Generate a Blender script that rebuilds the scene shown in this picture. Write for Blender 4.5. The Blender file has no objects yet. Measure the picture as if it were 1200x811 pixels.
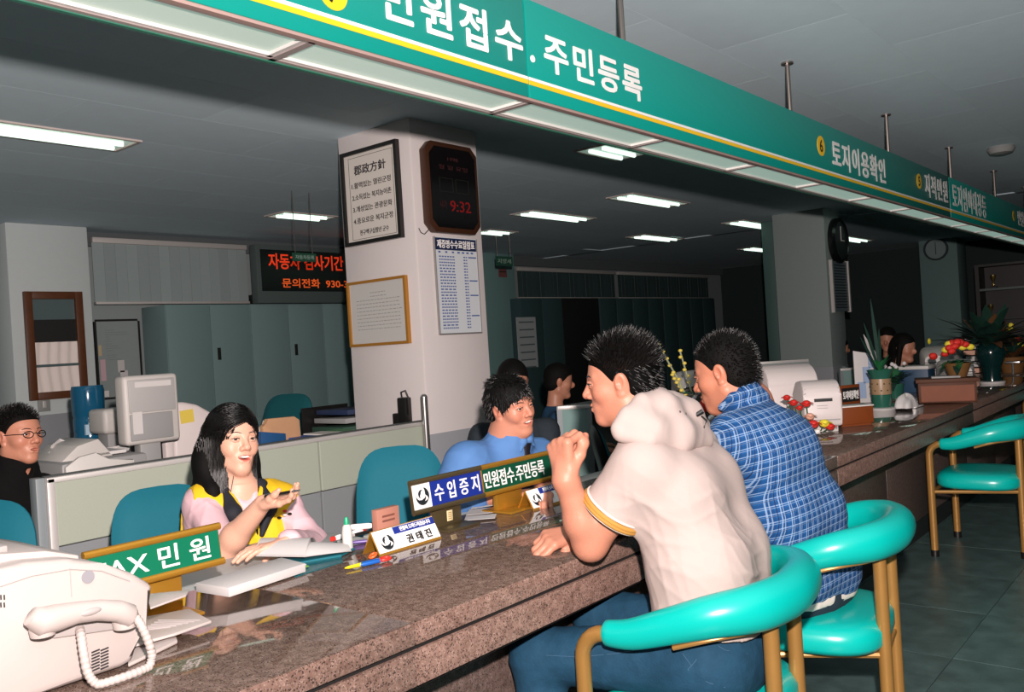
import bpy, bmesh, math, random, time
import numpy as np
from mathutils import Vector, Matrix
random.seed(7)
sc = bpy.context.scene
COL = sc.collection

# ---------------------------------------------------------------- camera
V1, V2, CEN = (1450., 350.), (-640., 482.), (600., 405.5)
a_ = np.array(V1) - CEN; b_ = np.array(V2) - CEN
FPX = float(np.sqrt(-(a_ @ b_)))
ey = np.array([a_[0], a_[1], FPX]); ey /= np.linalg.norm(ey)
ex = -np.array([b_[0], b_[1], FPX]); ex /= np.linalg.norm(ex)
RW = np.stack([ex, ey, np.cross(ex, ey)])          # camera axes -> world
EYE = np.array([0., 0., 1.30])
cam = bpy.data.cameras.new('camera'); camo = bpy.data.objects.new('camera', cam); COL.objects.link(camo)
m = Matrix.Identity(4)
for i in range(3):
    m[i][0] = RW[i, 0]; m[i][1] = -RW[i, 1]; m[i][2] = -RW[i, 2]; m[i][3] = EYE[i]
camo.matrix_world = m
cam.sensor_width = 36; cam.lens = FPX * 36 / 1200; cam.clip_start = .02; cam.clip_end = 100
sc.camera = camo

# ---------------------------------------------------------------- world, flash, exposure
w = bpy.data.worlds.new('world'); sc.world = w; w.use_nodes = True
w.node_tree.nodes['Background'].inputs[0].default_value = (.20, .62, .64, 1)
w.node_tree.nodes['Background'].inputs[1].default_value = .022
fl = bpy.data.lights.new('camera_flash', 'POINT'); flo = bpy.data.objects.new('camera_flash', fl); COL.objects.link(flo)
flo.location = (.05, .05, 1.52); fl.shadow_soft_size = .025; fl.energy = 1520; fl.color = (1, .87, .83)
fl.use_nodes = True
nt = fl.node_tree; em = nt.nodes['Emission']; fo = nt.nodes.new('ShaderNodeLightFalloff')
fo.inputs['Strength'].default_value = 1.0; fo.inputs['Smooth'].default_value = 12.0
nt.links.new(fo.outputs['Quadratic'], em.inputs['Strength'])
sc.view_settings.view_transform = 'Standard'; sc.view_settings.look = 'None'
sc.view_settings.gamma = 1; sc.view_settings.use_curve_mapping = False
sc.view_settings.exposure = 0.0
sc.cycles.use_denoising = True
sc.cycles.max_bounces = 6; sc.cycles.diffuse_bounces = 2; sc.cycles.glossy_bounces = 3
sc.cycles.sample_clamp_indirect = 4

# ---------------------------------------------------------------- measuring helpers
def ray(x, y): return RW @ np.array([x - CEN[0], y - CEN[1], FPX])
def atZ(x, y, z): d = ray(x, y); return Vector(EYE + d * (z - EYE[2]) / d[2])
def atX(x, y, X): d = ray(x, y); return Vector(EYE + d * X / d[0])
def atY(x, y, Y): d = ray(x, y); return Vector(EYE + d * Y / d[1])
def atD(x, y, D): return Vector(EYE + ray(x, y) * D / FPX)
RIGHT = Vector(RW[:, 0]); FWD = Vector(RW[:, 2])
RIGHT_H = Vector((RIGHT.x, RIGHT.y, 0)).normalized(); FWD_H = Vector((FWD.x, FWD.y, 0)).normalized()

# ---------------------------------------------------------------- materials
def lin(h):
    if isinstance(h, (tuple, list)): return tuple(h) if len(h) == 4 else (*h, 1)
    h = h.lstrip('#'); o = []
    for i in (0, 2, 4):
        c = int(h[i:i + 2], 16) / 255
        o.append(c / 12.92 if c <= .04045 else ((c + .055) / 1.055) ** 2.4)
    return (*o, 1)
MC = {}
def M(name, col, rough=.5, metal=0., var=0., scale=20., bump=0., spec=.5, emit=0., ecol=None, coat=0., alpha=1., rand=0., bscale=None, trans=0.):
    if name in MC: return MC[name]
    mt = bpy.data.materials.new(name); mt.use_nodes = True; nt = mt.node_tree; b = nt.nodes['Principled BSDF']
    c = lin(col)
    b.inputs['Base Color'].default_value = c; b.inputs['Roughness'].default_value = rough
    b.inputs['Metallic'].default_value = metal; b.inputs['Specular IOR Level'].default_value = spec
    b.inputs['Coat Weight'].default_value = coat; b.inputs['Coat Roughness'].default_value = .1
    b.inputs['Alpha'].default_value = alpha; b.inputs['Transmission Weight'].default_value = trans
    if emit:
        b.inputs['Emission Color'].default_value = lin(ecol or col); b.inputs['Emission Strength'].default_value = emit
    src = None
    tc = nt.nodes.new('ShaderNodeTexCoord')
    if var or bump:
        nz = nt.nodes.new('ShaderNodeTexNoise'); nz.inputs['Scale'].default_value = scale; nz.inputs['Detail'].default_value = 4
        nt.links.new(tc.outputs['Object'], nz.inputs['Vector'])
    if var:
        mx = nt.nodes.new('ShaderNodeMix'); mx.data_type = 'RGBA'
        mx.inputs[6].default_value = tuple(min(1, v * (1 - var)) for v in c[:3]) + (1,)
        mx.inputs[7].default_value = tuple(min(1, v * (1 + var)) for v in c[:3]) + (1,)
        nt.links.new(nz.outputs['Fac'], mx.inputs[0]); src = mx.outputs[2]
    if rand:
        oi = nt.nodes.new('ShaderNodeObjectInfo'); mr = nt.nodes.new('ShaderNodeMapRange')
        mr.inputs['To Min'].default_value = 1 - rand; mr.inputs['To Max'].default_value = 1 + rand
        nt.links.new(oi.outputs['Random'], mr.inputs[0])
        hs = nt.nodes.new('ShaderNodeHueSaturation'); hs.inputs['Color'].default_value = c
        nt.links.new(mr.outputs[0], hs.inputs['Value'])
        if src: nt.links.new(src, hs.inputs['Color'])
        src = hs.outputs[0]
    if src: nt.links.new(src, b.inputs['Base Color'])
    if bump:
        bp = nt.nodes.new('ShaderNodeBump'); bp.inputs['Strength'].default_value = bump; bp.inputs['Distance'].default_value = .01
        if bscale:
            n2 = nt.nodes.new('ShaderNodeTexNoise'); n2.inputs['Scale'].default_value = bscale; n2.inputs['Detail'].default_value = 3
            nt.links.new(tc.outputs['Object'], n2.inputs['Vector']); nt.links.new(n2.outputs['Fac'], bp.inputs['Height'])
        else: nt.links.new(nz.outputs['Fac'], bp.inputs['Height'])
        nt.links.new(bp.outputs[0], b.inputs['Normal'])
    MC[name] = mt
    return mt
def ramp(nt, src, stops):
    r = nt.nodes.new('ShaderNodeValToRGB'); e = r.color_ramp.elements
    while len(e) < len(stops): e.new(.5)
    for q, (p, c) in zip(e, stops): q.position = p; q.color = lin(c)
    nt.links.new(src, r.inputs[0]); return r.outputs[0]
def attr_mat(name, rough=.5, spec=.5, bump=0., bscale=60, sss=0., var=0.):
    if name in MC: return MC[name]
    mt = bpy.data.materials.new(name); mt.use_nodes = True; nt = mt.node_tree; b = nt.nodes['Principled BSDF']
    a = nt.nodes.new('ShaderNodeAttribute'); a.attribute_name = 'Col'
    b.inputs['Roughness'].default_value = rough; b.inputs['Specular IOR Level'].default_value = spec
    b.inputs['Subsurface Weight'].default_value = sss; b.inputs['Subsurface Radius'].default_value = (.012, .005, .003); b.inputs['Subsurface Scale'].default_value = 1
    src = a.outputs['Color']
    tc = nt.nodes.new('ShaderNodeTexCoord'); nz = nt.nodes.new('ShaderNodeTexNoise'); nz.inputs['Scale'].default_value = bscale
    nz.inputs['Detail'].default_value = 5; nt.links.new(tc.outputs['Object'], nz.inputs['Vector'])
    if var:
        hs = nt.nodes.new('ShaderNodeHueSaturation'); mr = nt.nodes.new('ShaderNodeMapRange')
        mr.inputs['From Min'].default_value = .3; mr.inputs['From Max'].default_value = .7
        mr.inputs['To Min'].default_value = 1 - var; mr.inputs['To Max'].default_value = 1 + var
        nt.links.new(nz.outputs['Fac'], mr.inputs[0]); nt.links.new(mr.outputs[0], hs.inputs['Value']); nt.links.new(src, hs.inputs['Color']); src = hs.outputs[0]
    nt.links.new(src, b.inputs['Base Color'])
    if bump:
        bp = nt.nodes.new('ShaderNodeBump'); bp.inputs['Strength'].default_value = bump; bp.inputs['Distance'].default_value = .004
        nt.links.new(nz.outputs['Fac'], bp.inputs['Height']); nt.links.new(bp.outputs[0], b.inputs['Normal'])
    MC[name] = mt; return mt
def granite(name, base, dark, light, rough, tint=.0):
    if name in MC: return MC[name]
    mt = bpy.data.materials.new(name); mt.use_nodes = True; nt = mt.node_tree; b = nt.nodes['Principled BSDF']
    tc = nt.nodes.new('ShaderNodeTexCoord')
    v = nt.nodes.new('ShaderNodeTexVoronoi'); v.inputs['Scale'].default_value = 420; nt.links.new(tc.outputs['Object'], v.inputs['Vector'])
    n = nt.nodes.new('ShaderNodeTexNoise'); n.inputs['Scale'].default_value = 55; n.inputs['Detail'].default_value = 6; nt.links.new(tc.outputs['Object'], n.inputs['Vector'])
    sep = nt.nodes.new('ShaderNodeSeparateColor'); nt.links.new(v.outputs['Color'], sep.inputs[0])
    c1 = ramp(nt, sep.outputs[0], [(0, dark), (.10, dark), (.16, base), (.8, base), (.93, light)])
    mx = nt.nodes.new('ShaderNodeMix'); mx.data_type = 'RGBA'; mx.blend_type = 'MULTIPLY'; mx.inputs[0].default_value = 1
    c2 = ramp(nt, n.outputs['Fac'], [(.3, '#c4bcb8'), (.7, '#ffffff')])
    nt.links.new(c1, mx.inputs[6]); nt.links.new(c2, mx.inputs[7]); nt.links.new(mx.outputs[2], b.inputs['Base Color'])
    b.inputs['Roughness'].default_value = rough
    MC[name] = mt; return mt
def plaid(name, base, light, dark, period):
    mt = bpy.data.materials.new(name); mt.use_nodes = True; nt = mt.node_tree; b = nt.nodes['Principled BSDF']
    a = nt.nodes.new('ShaderNodeAttribute'); a.attribute_name = 'cloth_uv'
    sp = nt.nodes.new('ShaderNodeSeparateXYZ'); nt.links.new(a.outputs['Vector'], sp.inputs[0])
    def stripe(out, freq, lo, off=0):
        m1 = nt.nodes.new('ShaderNodeMath'); m1.operation = 'MULTIPLY_ADD'; m1.inputs[1].default_value = freq; m1.inputs[2].default_value = off; nt.links.new(out, m1.inputs[0])
        m2 = nt.nodes.new('ShaderNodeMath'); m2.operation = 'FRACT'; nt.links.new(m1.outputs[0], m2.inputs[0])
        m3 = nt.nodes.new('ShaderNodeMath'); m3.operation = 'LESS_THAN'; m3.inputs[1].default_value = lo; nt.links.new(m2.outputs[0], m3.inputs[0]); return m3.outputs[0]
    col = None
    prev = nt.nodes.new('ShaderNodeRGB'); prev.outputs[0].default_value = lin(base); cur = prev.outputs[0]
    for o, fr, lo, off, cc, f in ((0, 1/period, .40, 0, dark, .55), (1, 1/period, .40, .2, dark, .55), (0, 1/period, .11, .55, light, .62), (0, 1/period, .09, .8, light, .5),
                                  (1, 1/period, .11, .35, light, .62), (1, 1/period, .09, .6, light, .5), (0, .5/period, .03, .1, '#201020', .8), (1, .5/period, .03, .3, '#201020', .8)):
        s = stripe(sp.outputs[o], fr, lo, off)
        mm = nt.nodes.new('ShaderNodeMath'); mm.operation = 'MULTIPLY'; mm.inputs[1].default_value = f; nt.links.new(s, mm.inputs[0])
        mx = nt.nodes.new('ShaderNodeMix'); mx.data_type = 'RGBA'; mx.inputs[7].default_value = lin(cc)
        nt.links.new(mm.outputs[0], mx.inputs[0]); nt.links.new(cur, mx.inputs[6]); cur = mx.outputs[2]
    nt.links.new(cur, b.inputs['Base Color']); b.inputs['Roughness'].default_value = .85; b.inputs['Specular IOR Level'].default_value = .2
    return mt

# ---------------------------------------------------------------- object helpers
WM = {}
def thing(name, label, cat, loc=(0, 0, 0), rz=0., group=None, kind=None):
    o = bpy.data.objects.new(name, None); COL.objects.link(o); o.location = loc; o.rotation_euler = (0, 0, rz)
    o.empty_display_size = .1
    o['label'] = label; o['category'] = cat
    if group: o['group'] = group
    if kind: o['kind'] = kind
    WM[o.name] = Matrix.Translation(loc) @ Matrix.Rotation(rz, 4, 'Z')
    return o
def struct(name, label=None):
    o = bpy.data.objects.new(name, None); COL.objects.link(o); o['kind'] = 'structure'; WM[o.name] = Matrix.Identity(4)
    if label: o['label'] = label
    return o
def tag(o, label, cat, group=None):
    o['label'] = label; o['category'] = cat
    if group: o['group'] = group
    return o
def wm(o):
    return WM.get(o.name, Matrix.Identity(4))
def link(name, me, mat, parent=None):
    for q in (mat if isinstance(mat, (list, tuple)) else [mat]): me.materials.append(q)
    o = bpy.data.objects.new(name, me); COL.objects.link(o)
    if parent is not None:
        me.transform(wm(parent).inverted()); o.parent = parent; WM[o.name] = wm(parent)
    return o
def copy_tree(o, parent=None):
    c = o.copy(); COL.objects.link(c)
    if parent is not None: c.parent = parent
    for ch in list(o.children): copy_tree(ch, c)
    return c
def frame(d, up=(0, 0, 1)):
    d = Vector(d).normalized(); u = Vector(up)
    if abs(d.dot(u.normalized())) > .98: u = Vector((1, 0, 0))
    s = d.cross(u).normalized(); return s, s.cross(d).normalized(), d
class G:
    def __init__(s): s.bm = bmesh.new()
    def box(s, lo, hi, bev=0., R=None, seg=2):
        lo, hi = Vector(lo), Vector(hi); c = (lo + hi) / 2; h = (hi - lo) / 2
        return s.rbox(c, (abs(h.x), abs(h.y), abs(h.z)), R, bev, seg)
    def rbox(s, c, h, R=None, bev=0., seg=2):
        t = bmesh.new(); bmesh.ops.create_cube(t, size=2)
        for v in t.verts: v.co = Vector((v.co.x * h[0], v.co.y * h[1], v.co.z * h[2]))
        if bev: bmesh.ops.bevel(t, geom=t.edges[:], offset=bev, segments=seg, affect='EDGES', profile=.5)
        if R is not None:
            for v in t.verts: v.co = R @ v.co
        for v in t.verts: v.co += Vector(c)
        s._add(t); return s
    def _add(s, t):
        me = bpy.data.meshes.new('t'); t.to_mesh(me); t.free(); s.bm.from_mesh(me); bpy.data.meshes.remove(me)
    def raw(s, vs, fs):
        q = [s.bm.verts.new(v) for v in vs]
        for f in fs:
            try: s.bm.faces.new([q[i] for i in f])
            except ValueError: pass
        return s
    def tube(s, path, r, n=10, caps=True, flat=None, closed=False, up=(0, 0, 1)):
        P = [Vector(p) for p in path]; L = len(P); rs = r if isinstance(r, (list, tuple)) else [r] * L
        rings = []; pu = Vector(up)
        for i, p in enumerate(P):
            if closed: d = P[(i + 1) % L] - P[i - 1]
            else: d = P[min(i + 1, L - 1)] - P[max(i - 1, 0)]
            if d.length < 1e-9: d = Vector((0, 0, 1))
            a, b, _ = frame(d, pu)
            ra = rs[i]; rb = ra * (flat if flat else 1)
            rings.append([s.bm.verts.new(p + a * math.cos(2 * math.pi * k / n) * ra + b * math.sin(2 * math.pi * k / n) * rb) for k in range(n)])
        for i in range(L if closed else L - 1):
            A, B = rings[i], rings[(i + 1) % L]
            for k in range(n): s.bm.faces.new((A[k], A[(k + 1) % n], B[(k + 1) % n], B[k]))
        if caps and not closed:
            s.bm.faces.new(rings[0][::-1]); s.bm.faces.new(rings[-1])
        return s
    def cyl(s, p0, p1, r0, r1=None, n=16): return s.tube([p0, p1], [r0, r0 if r1 is None else r1], n)
    def lathe(s, prof, c, n=20, R=None):
        c = Vector(c); rings = []
        for r, z in prof:
            ring = []
            for k in range(n):
                v = Vector((max(r, 1e-4) * math.cos(2 * math.pi * k / n), max(r, 1e-4) * math.sin(2 * math.pi * k / n), z))
                if R is not None: v = R @ v
                ring.append(s.bm.verts.new(c + v))
            rings.append(ring)
        for A, B in zip(rings, rings[1:]):
            for k in range(n): s.bm.faces.new((A[k], A[(k + 1) % n], B[(k + 1) % n], B[k]))
        s.bm.faces.new(rings[0][::-1]); s.bm.faces.new(rings[-1]); return s
    def sph(s, c, r, sc3=(1, 1, 1), u=14, v=9, R=None):
        t = bmesh.new(); bmesh.ops.create_uvsphere(t, u_segments=u, v_segments=v, radius=r)
        for q in t.verts:
            p = Vector((q.co.x * sc3[0], q.co.y * sc3[1], q.co.z * sc3[2])); q.co = (R @ p if R is not None else p) + Vector(c)
        s._add(t); return s
    def prism(s, poly, o, xd, yd, nd, depth, bev=0.):
        """polygon given in (x,y) on axes xd,yd at origin o, thickness depth along nd"""
        o, xd, yd, nd = Vector(o), Vector(xd), Vector(yd), Vector(nd)
        t = bmesh.new()
        A = [t.verts.new(o + xd * x + yd * y) for x, y in poly]; B = [t.verts.new(v.co + nd * depth) for v in A]
        n = len(A); t.faces.new(A[::-1]); t.faces.new(B)
        for k in range(n): t.faces.new((A[k], A[(k + 1) % n], B[(k + 1) % n], B[k]))
        if bev: bmesh.ops.bevel(t, geom=t.edges[:], offset=bev, segments=2, affect='EDGES', profile=.5)
        s._add(t); return s
    def grid(s, f, nu, nv):
        V = [[s.bm.verts.new(f(i / nu, j / nv)) for j in range(nv + 1)] for i in range(nu + 1)]
        for i in range(nu):
            for j in range(nv): s.bm.faces.new((V[i][j], V[i + 1][j], V[i + 1][j + 1], V[i][j + 1]))
        return s
    def done(s, name, mat, parent=None, smooth=True, ang=35, label=None):
        bmesh.ops.recalc_face_normals(s.bm, faces=s.bm.faces[:])
        me = bpy.data.meshes.new(name); s.bm.to_mesh(me); s.bm.free()
        if smooth:
            me.shade_smooth(); me.set_sharp_from_angle(angle=math.radians(ang))
        o = link(name, me, mat, parent)
        if label: o['label'] = label
        return o
def text(s, parent, mat, o, xd, yd, w, h, name='lettering', bold=0., depth=.0015, spacing=1., italic=0.):
    """flat cut lettering filling a w x h box whose lower left corner is o"""
    cu = bpy.data.curves.new('text', 'FONT'); cu.body = s; cu.resolution_u = 3; cu.extrude = .5; cu.space_character = spacing; cu.shear = italic
    ob = bpy.data.objects.new('text', cu); COL.objects.link(ob)
    bpy.context.view_layer.update()
    me = bpy.data.meshes.new_from_object(ob.evaluated_get(bpy.context.evaluated_depsgraph_get()))
    bpy.data.objects.remove(ob); bpy.data.curves.remove(cu)
    n = len(me.vertices); co = np.empty(n * 3, np.float32); me.vertices.foreach_get('co', co); co = co.reshape(-1, 3)
    lo, hi = co.min(0), co.max(0)
    xd, yd = Vector(xd).normalized(), Vector(yd).normalized(); nd = xd.cross(yd)
    x = (co[:, 0] - lo[0]) / (hi[0] - lo[0]) * w; y = (co[:, 1] - lo[1]) / (hi[1] - lo[1]) * h; z = (co[:, 2] + .5) * depth
    out = np.array(o)[None] + x[:, None] * np.array(xd) + y[:, None] * np.array(yd) + z[:, None] * np.array(nd)
    me.vertices.foreach_set('co', out.astype(np.float32).ravel()); me.materials.clear()
    if bold:                                   # thicker strokes: the same glyphs once more, a hair aside
        b = bmesh.new(); b.from_mesh(me); base = b.verts[:] + b.edges[:] + b.faces[:]; k_ = h * bold * .9 / max(1, len(s.split(chr(10))))
        for i, (u, v) in enumerate(((1, 0), (-1, 0), (0, 1), (0, -1), (.7, .7), (-.7, -.7), (.7, -.7), (-.7, .7))):
            r = bmesh.ops.duplicate(b, geom=base); d = xd * (u * k_) + yd * (v * k_) - nd * (2e-5 * (i + 1))
            for q in r['geom']:
                if isinstance(q, bmesh.types.BMVert): q.co += d
        b.to_mesh(me); b.free()
    return link(name, me, mat, parent)
# ================================================================ SETTING
ZC = 2.60                     # ceiling
CX, CZ = -1.29, .76           # counter front edge, counter top height
XB = -8.3                     # back wall of the office
YF = 17.0                     # far wall
m_floor = M('terrazzo', '#465a58', .38, var=.75, scale=9, bump=.12, bscale=70, rand=.10)
m_ceil = M('ceiling_board', '#c9dce4', .9, var=.05, scale=8, rand=.045)
m_white = M('painted_plaster', '#cdc6c4', .7, var=.03, scale=6, bump=.03, bscale=90)
m_wall = M('wall_paint', '#8f9a9a', .8, var=.04, scale=3)
m_dado = M('dado_paint', '#8e9196', .6, var=.03, scale=6)
fl_ = struct('floor')
g = G(); g.box((-9, -1.5, -.12), (3, YF + .5, -.012)); g.done('floor_bed', M('grout', '#2a2f2e', .8), fl_, smooth=False)
g = G(); g.box((-.2985, -.2985, -.012), (.2985, .2985, 0)); tile0 = g.done('floor_tile', m_floor, fl_, smooth=False)
n = 0
for i in range(6):
    for j in range(16):
        o = tile0 if n == 0 else tile0.copy()
        if n: COL.objects.link(o)
        o.location = (-1.2 + .6 * i, .3 + .6 * j, random.uniform(-.0012, 0)); n += 1
g = G(); g.box((-9, -1.5, -.012), (-1.5, YF, 0)); g.box((-1.5, 9.9, -.012), (3, YF, 0)); g.box((-1.5, -1.5, -.012), (3, 0, 0)); g.box((2.1, 0, -.012), (3, 9.9, 0))
g.done('floor_field', m_floor, fl_, smooth=False)
ce = struct('ceiling')
g = G(); g.box((-9, -1.5, ZC + .012), (3, YF + .5, ZC + .1)); g.done('ceiling_deck', m_ceil, ce, smooth=False)
g = G(); g.box((-.2994, -.5994, 0), (.2994, .5994, .012)); ct0 = g.done('ceiling_tile', m_ceil, ce, smooth=False)
n = 0
for i in range(17):
    for j in range(9):
        o = ct0 if n == 0 else ct0.copy()
        if n: COL.objects.link(o)
        o.location = (-8.1 + .6 * i, .2 + 1.2 * j + (.6 if i % 2 else 0), ZC); n += 1
g = G(); g.box((-9, 10.9, ZC), (3, YF, ZC + .012)); g.done('ceiling_field', m_ceil, ce, smooth=False)

wb = struct('wall_back'); g = G(); g.box((XB - .2, -1, 0), (XB, YF, ZC + .02)); g.done('wall_face', m_wall, wb, smooth=False)
g = G(); g.box((XB, -1, 2.47), (XB + .06, YF, ZC)); g.done('cornice', M('cornice_paint', '#5d6466', .7), wb, smooth=False)
wf = struct('wall_far'); g = G(); g.box((-9, YF, 0), (3, YF + .2, ZC + .02)); g.done('wall_face', M('far_wall_dimmed', '#243233', .8, var=.1, scale=2), wf, smooth=False)  # wall colour darkened to stand for flash falloff
wl = struct('wall_left'); g = G(); g.box((-9, -1.2, 0), (-2.6, -1, ZC + .02)); g.done('wall_face', m_wall, wl, smooth=False)

# ---- columns
COLX, COLY = -3.5, 3.45
def column(name, x1, y0, w, d, dado=True, mt=None):
    s = struct(name)
    g = G(); g.box((x1 - w, y0, .0), (x1, y0 + d, ZC + .005), .012); g.done('shaft', mt or m_white, s)
    if dado:
        g = G(); g.box((x1 - w - .004, y0 - .004, 0), (x1 + .004, y0 + d + .004, .83), .012); g.done('dado', m_dado, s)
    return s
column('trim_1', COLX, COLY, .62, .56)
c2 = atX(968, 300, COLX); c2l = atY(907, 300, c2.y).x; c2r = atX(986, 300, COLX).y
column('trim_2', COLX, c2.y, COLX - c2l, min(.7, c2r - c2.y), True, M('dimmed_column_grey', '#85918f', .7, var=.03))  # same column white, darkened to imitate flash falloff
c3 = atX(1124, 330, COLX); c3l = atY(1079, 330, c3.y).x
column('trim_3', COLX, c3.y, COLX - c3l, .6, False, M('dimmed_column_teal', '#6c8886', .7, var=.03))  # column white darkened further, for the weaker flash out here
# corner bead on the near column: thin pale strip and electric conduit
# pilaster with mirror (left) and mid pilaster (behind column)
pl = atX(8, 300, XB + .35); pr_ = atX(104, 300, XB + .35)
s = struct('trim_4'); g = G(); g.box((XB, pl.y, 0), (XB + .35, pr_.y, ZC), .01); g.done('shaft', M('pilaster_white', '#c3cccc', .7, var=.03), s)
g = G(); g.box((XB - .01, pl.y - .004, 0), (XB + .354, pr_.y + .004, .95), .01); g.done('dado', m_dado, s)
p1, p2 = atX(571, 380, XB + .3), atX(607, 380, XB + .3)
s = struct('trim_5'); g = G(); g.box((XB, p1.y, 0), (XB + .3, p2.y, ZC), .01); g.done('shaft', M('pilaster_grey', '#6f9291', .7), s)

# ---- counter: worktop slabs, recessed joint, apron slabs, front panels, plinth
m_top = granite('granite_polished', '#7a655c', '#42362f', '#92806f', .05)
m_edge = granite('granite_honed', '#8c7065', '#463631', '#a68c81', .45)
m_panel = granite('granite_panel', '#65554f', '#352c2a', '#7a6962', .45)
m_gap = M('joint_black', '#0d0b0b', .9)
m_gap2 = M('plinth_dark', '#1d2423', .6)
Y0, Y1 = -.5, 12.2
ctr = thing('service_counter', 'long polished brown granite service counter running the length of the hall', 'counter', (CX - .3, 3, 0))
XI = -1.96
ys = [Y0, 1.2, 3.6, 6.0, 8.4, 10.6, Y1]
for a, b in zip(ys, ys[1:]):
    g = G(); g.box((XI, a + .001, CZ - .047), (CX, b - .001, CZ), .004); o = g.done('worktop_slab', [m_top, m_edge], ctr)
    for f in o.data.polygons:
        if f.normal.x > .5: f.material_index = 1
    g = G(); g.box((XI + .05, a, CZ - .058), (CX - .012, b, CZ - .047)); g.done('shadow_joint', m_gap, ctr, smooth=False)
    g = G(); g.box((CX - .05, a + .001, .632), (CX - .002, b - .001, CZ - .058), .002); g.done('apron_slab', m_edge, ctr)
    g = G(); g.box((XI + .05, a, .62), (CX - .02, b, .632)); g.done('shadow_joint', m_gap, ctr, smooth=False)
yy = np.arange(Y0, Y1 - .9, .9)
for a in yy:
    g = G(); g.box((-1.54, a + .0015, .12), (-1.50, a + .8985, .62), .002); g.done('front_panel', m_panel, ctr)
g = G(); g.box((-1.60, Y0, .12), (-1.54, Y1, .62)); g.box((XI + .06, Y0, .3), (-1.6, Y1, .62)); g.done('carcass', m_gap, ctr, smooth=False)
g = G(); g.box((-1.60, Y0, 0), (-1.515, Y1, .12)); g.done('plinth', m_gap2, ctr, smooth=False)
# ================================================================ HANGING SIGN WITH LIGHT TROUGH
SX = -1.62
kz = -SX / 1.29
SZ0, SZ1 = 1.3 + .588 * kz, 1.3 + .835 * kz
SXI = -1.815
SYA, SYB = -.6, 15.0
m_green = M('sign_green', '#078c80', .35, var=.02, scale=2)
m_yel = M('sign_yellow', '#f2c21a', .4); m_wht = M('sign_white', '#f4f1ee', .4); m_ink = M('sign_black', '#15130f', .4)
m_frame = M('sign_frame', '#c9b7b2', .4, metal=.4)
m_diff = M('trough_diffuser', '#b4bab0', .45, emit=.34, ecol='#c8efe0')
m_diffside = M('trough_lip', '#d2ccc9', .3)
sg = thing('hanging_sign', 'long green hanging counter sign with white Korean lettering and a light trough beneath', 'sign', (SX - .1, 3, SZ0))
seam0 = atX(617, 60, SX).y; seam1 = atX(1113, 230, SX).y
PL = seam1 - seam0
seams = [seam0 + PL * k for k in (-1, 0, 1, 2)]
PLn = PL / 1
es = [SYA, seam0, seam1, min(seam1 + PL, SYB - .2), SYB]
es = sorted(set(round(v, 4) for v in es))
zs1, zs2, zs3 = SZ0 + .045, SZ0 + .058, SZ0 + .068
for a, b in zip(es, es[1:]):
    if b - a < .05: continue
    g = G(); g.box((SX - .012, a + .004, SZ0 + .006), (SX, b - .004, SZ1), .002); g.done('sign_panel', m_green, sg)
    g = G(); g.box((SX - .001, a + .003, zs1), (SX + .0015, b - .003, zs2)); g.done('yellow_stripe', m_yel, sg, smooth=False)
    g = G(); g.box((SX - .001, a + .003, zs2 + .001), (SX + .0015, b - .003, zs3)); g.done('white_stripe', m_wht, sg, smooth=False)
g = G(); g.box((SXI, SYA, SZ0 + .03), (SX - .012, SYB, SZ1 - .006)); g.done('sign_casing', M('casing_dark', '#123c33', .6), sg, smooth=False)
g = G(); g.box((SX - .02, SYA, SZ0 - .002), (SX - .004, SYB, SZ0 + .006)); g.done('bottom_trim', M('pink_trim', '#b99a92', .4, metal=.3), sg, smooth=False)
g = G(); g.box((SXI - .006, SYA, SZ0 - .004), (SXI + .006, SYB, SZ0 + .05)); g.done('inner_trim', M('inner_green', '#2d6a58', .5), sg, smooth=False)
y = atZ(297, 73, SZ0).y - .82 * 3; st = .8
yy_ = []
while y < SYB - .9:
    yy_.append(y); y += .828
for y in yy_:
    a, b = max(y, SYA), y + .828
    g = G(); lo = (SXI + .006, a, SZ0 - .001); hi = (SX - .02, b, SZ0 + .03)
    # frame of the panel (four rails with bright inner lips) and recessed diffuser
    g.box(lo, (lo[0] + .014, b, hi[2])); g.box((hi[0] - .010, a, lo[2]), hi); g.box((lo[0], a, lo[2]), (hi[0], a + .010, hi[2])); g.box((lo[0], b - .010, lo[2]), (hi[0], b, hi[2]))
    f = g.done('trough_frame', M('trough_frame', '#a59794', .45, metal=.2), sg, smooth=False)
    g = G(); i0, i1 = lo[0] + .014, hi[0] - .010
    g.box((i0, a + .010, lo[2] + .002), (i0 + .012, b - .010, hi[2])); g.box((i0, b - .024, lo[2] + .002), (i1, b - .010, hi[2])); g.box((i0, a + .010, lo[2] + .002), (i1, a + .016, hi[2]))
    g.done('reflector_lip', m_diffside, f, smooth=False)
    g = G(); g.box((i0 + .012, a + .016, lo[2] + .010), (i1, b - .024, hi[2])); g.done('diffuser', m_diff, f, smooth=False)
m_rod = M('steel_rod', '#8d8580', .35, metal=.9)
rys = [atX(730, 52, SX - .03).y] + [atX(x, y_, SX - .03).y for x, y_ in ((926, 131), (1041, 178), (1114, 207), (1166, 228))]
rys = [rys[0] - 1.5] + rys + [rys[-1] + 1.5, rys[-1] + 3.0]
for y in rys:
    g = G(); g.cyl((SX - .03, y, SZ1 - .01), (SX - .03, y, ZC), .011, n=10); g.cyl((SX - .03, y, ZC - .008), (SX - .03, y, ZC), .03, n=12)
    g.done('hanger_rod', m_rod, sg)
def sign_text(s, pl, pr, z0, z1, bold=.03, mat=m_wht):
    a, b = atX(*pl, SX), atX(*pr, SX)
    text(s, sg, mat, (SX + .001, a.y, z0), (0, 1, 0), (0, 0, 1), b.y - a.y, z1 - z0, bold=bold, spacing=1.18)
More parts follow.
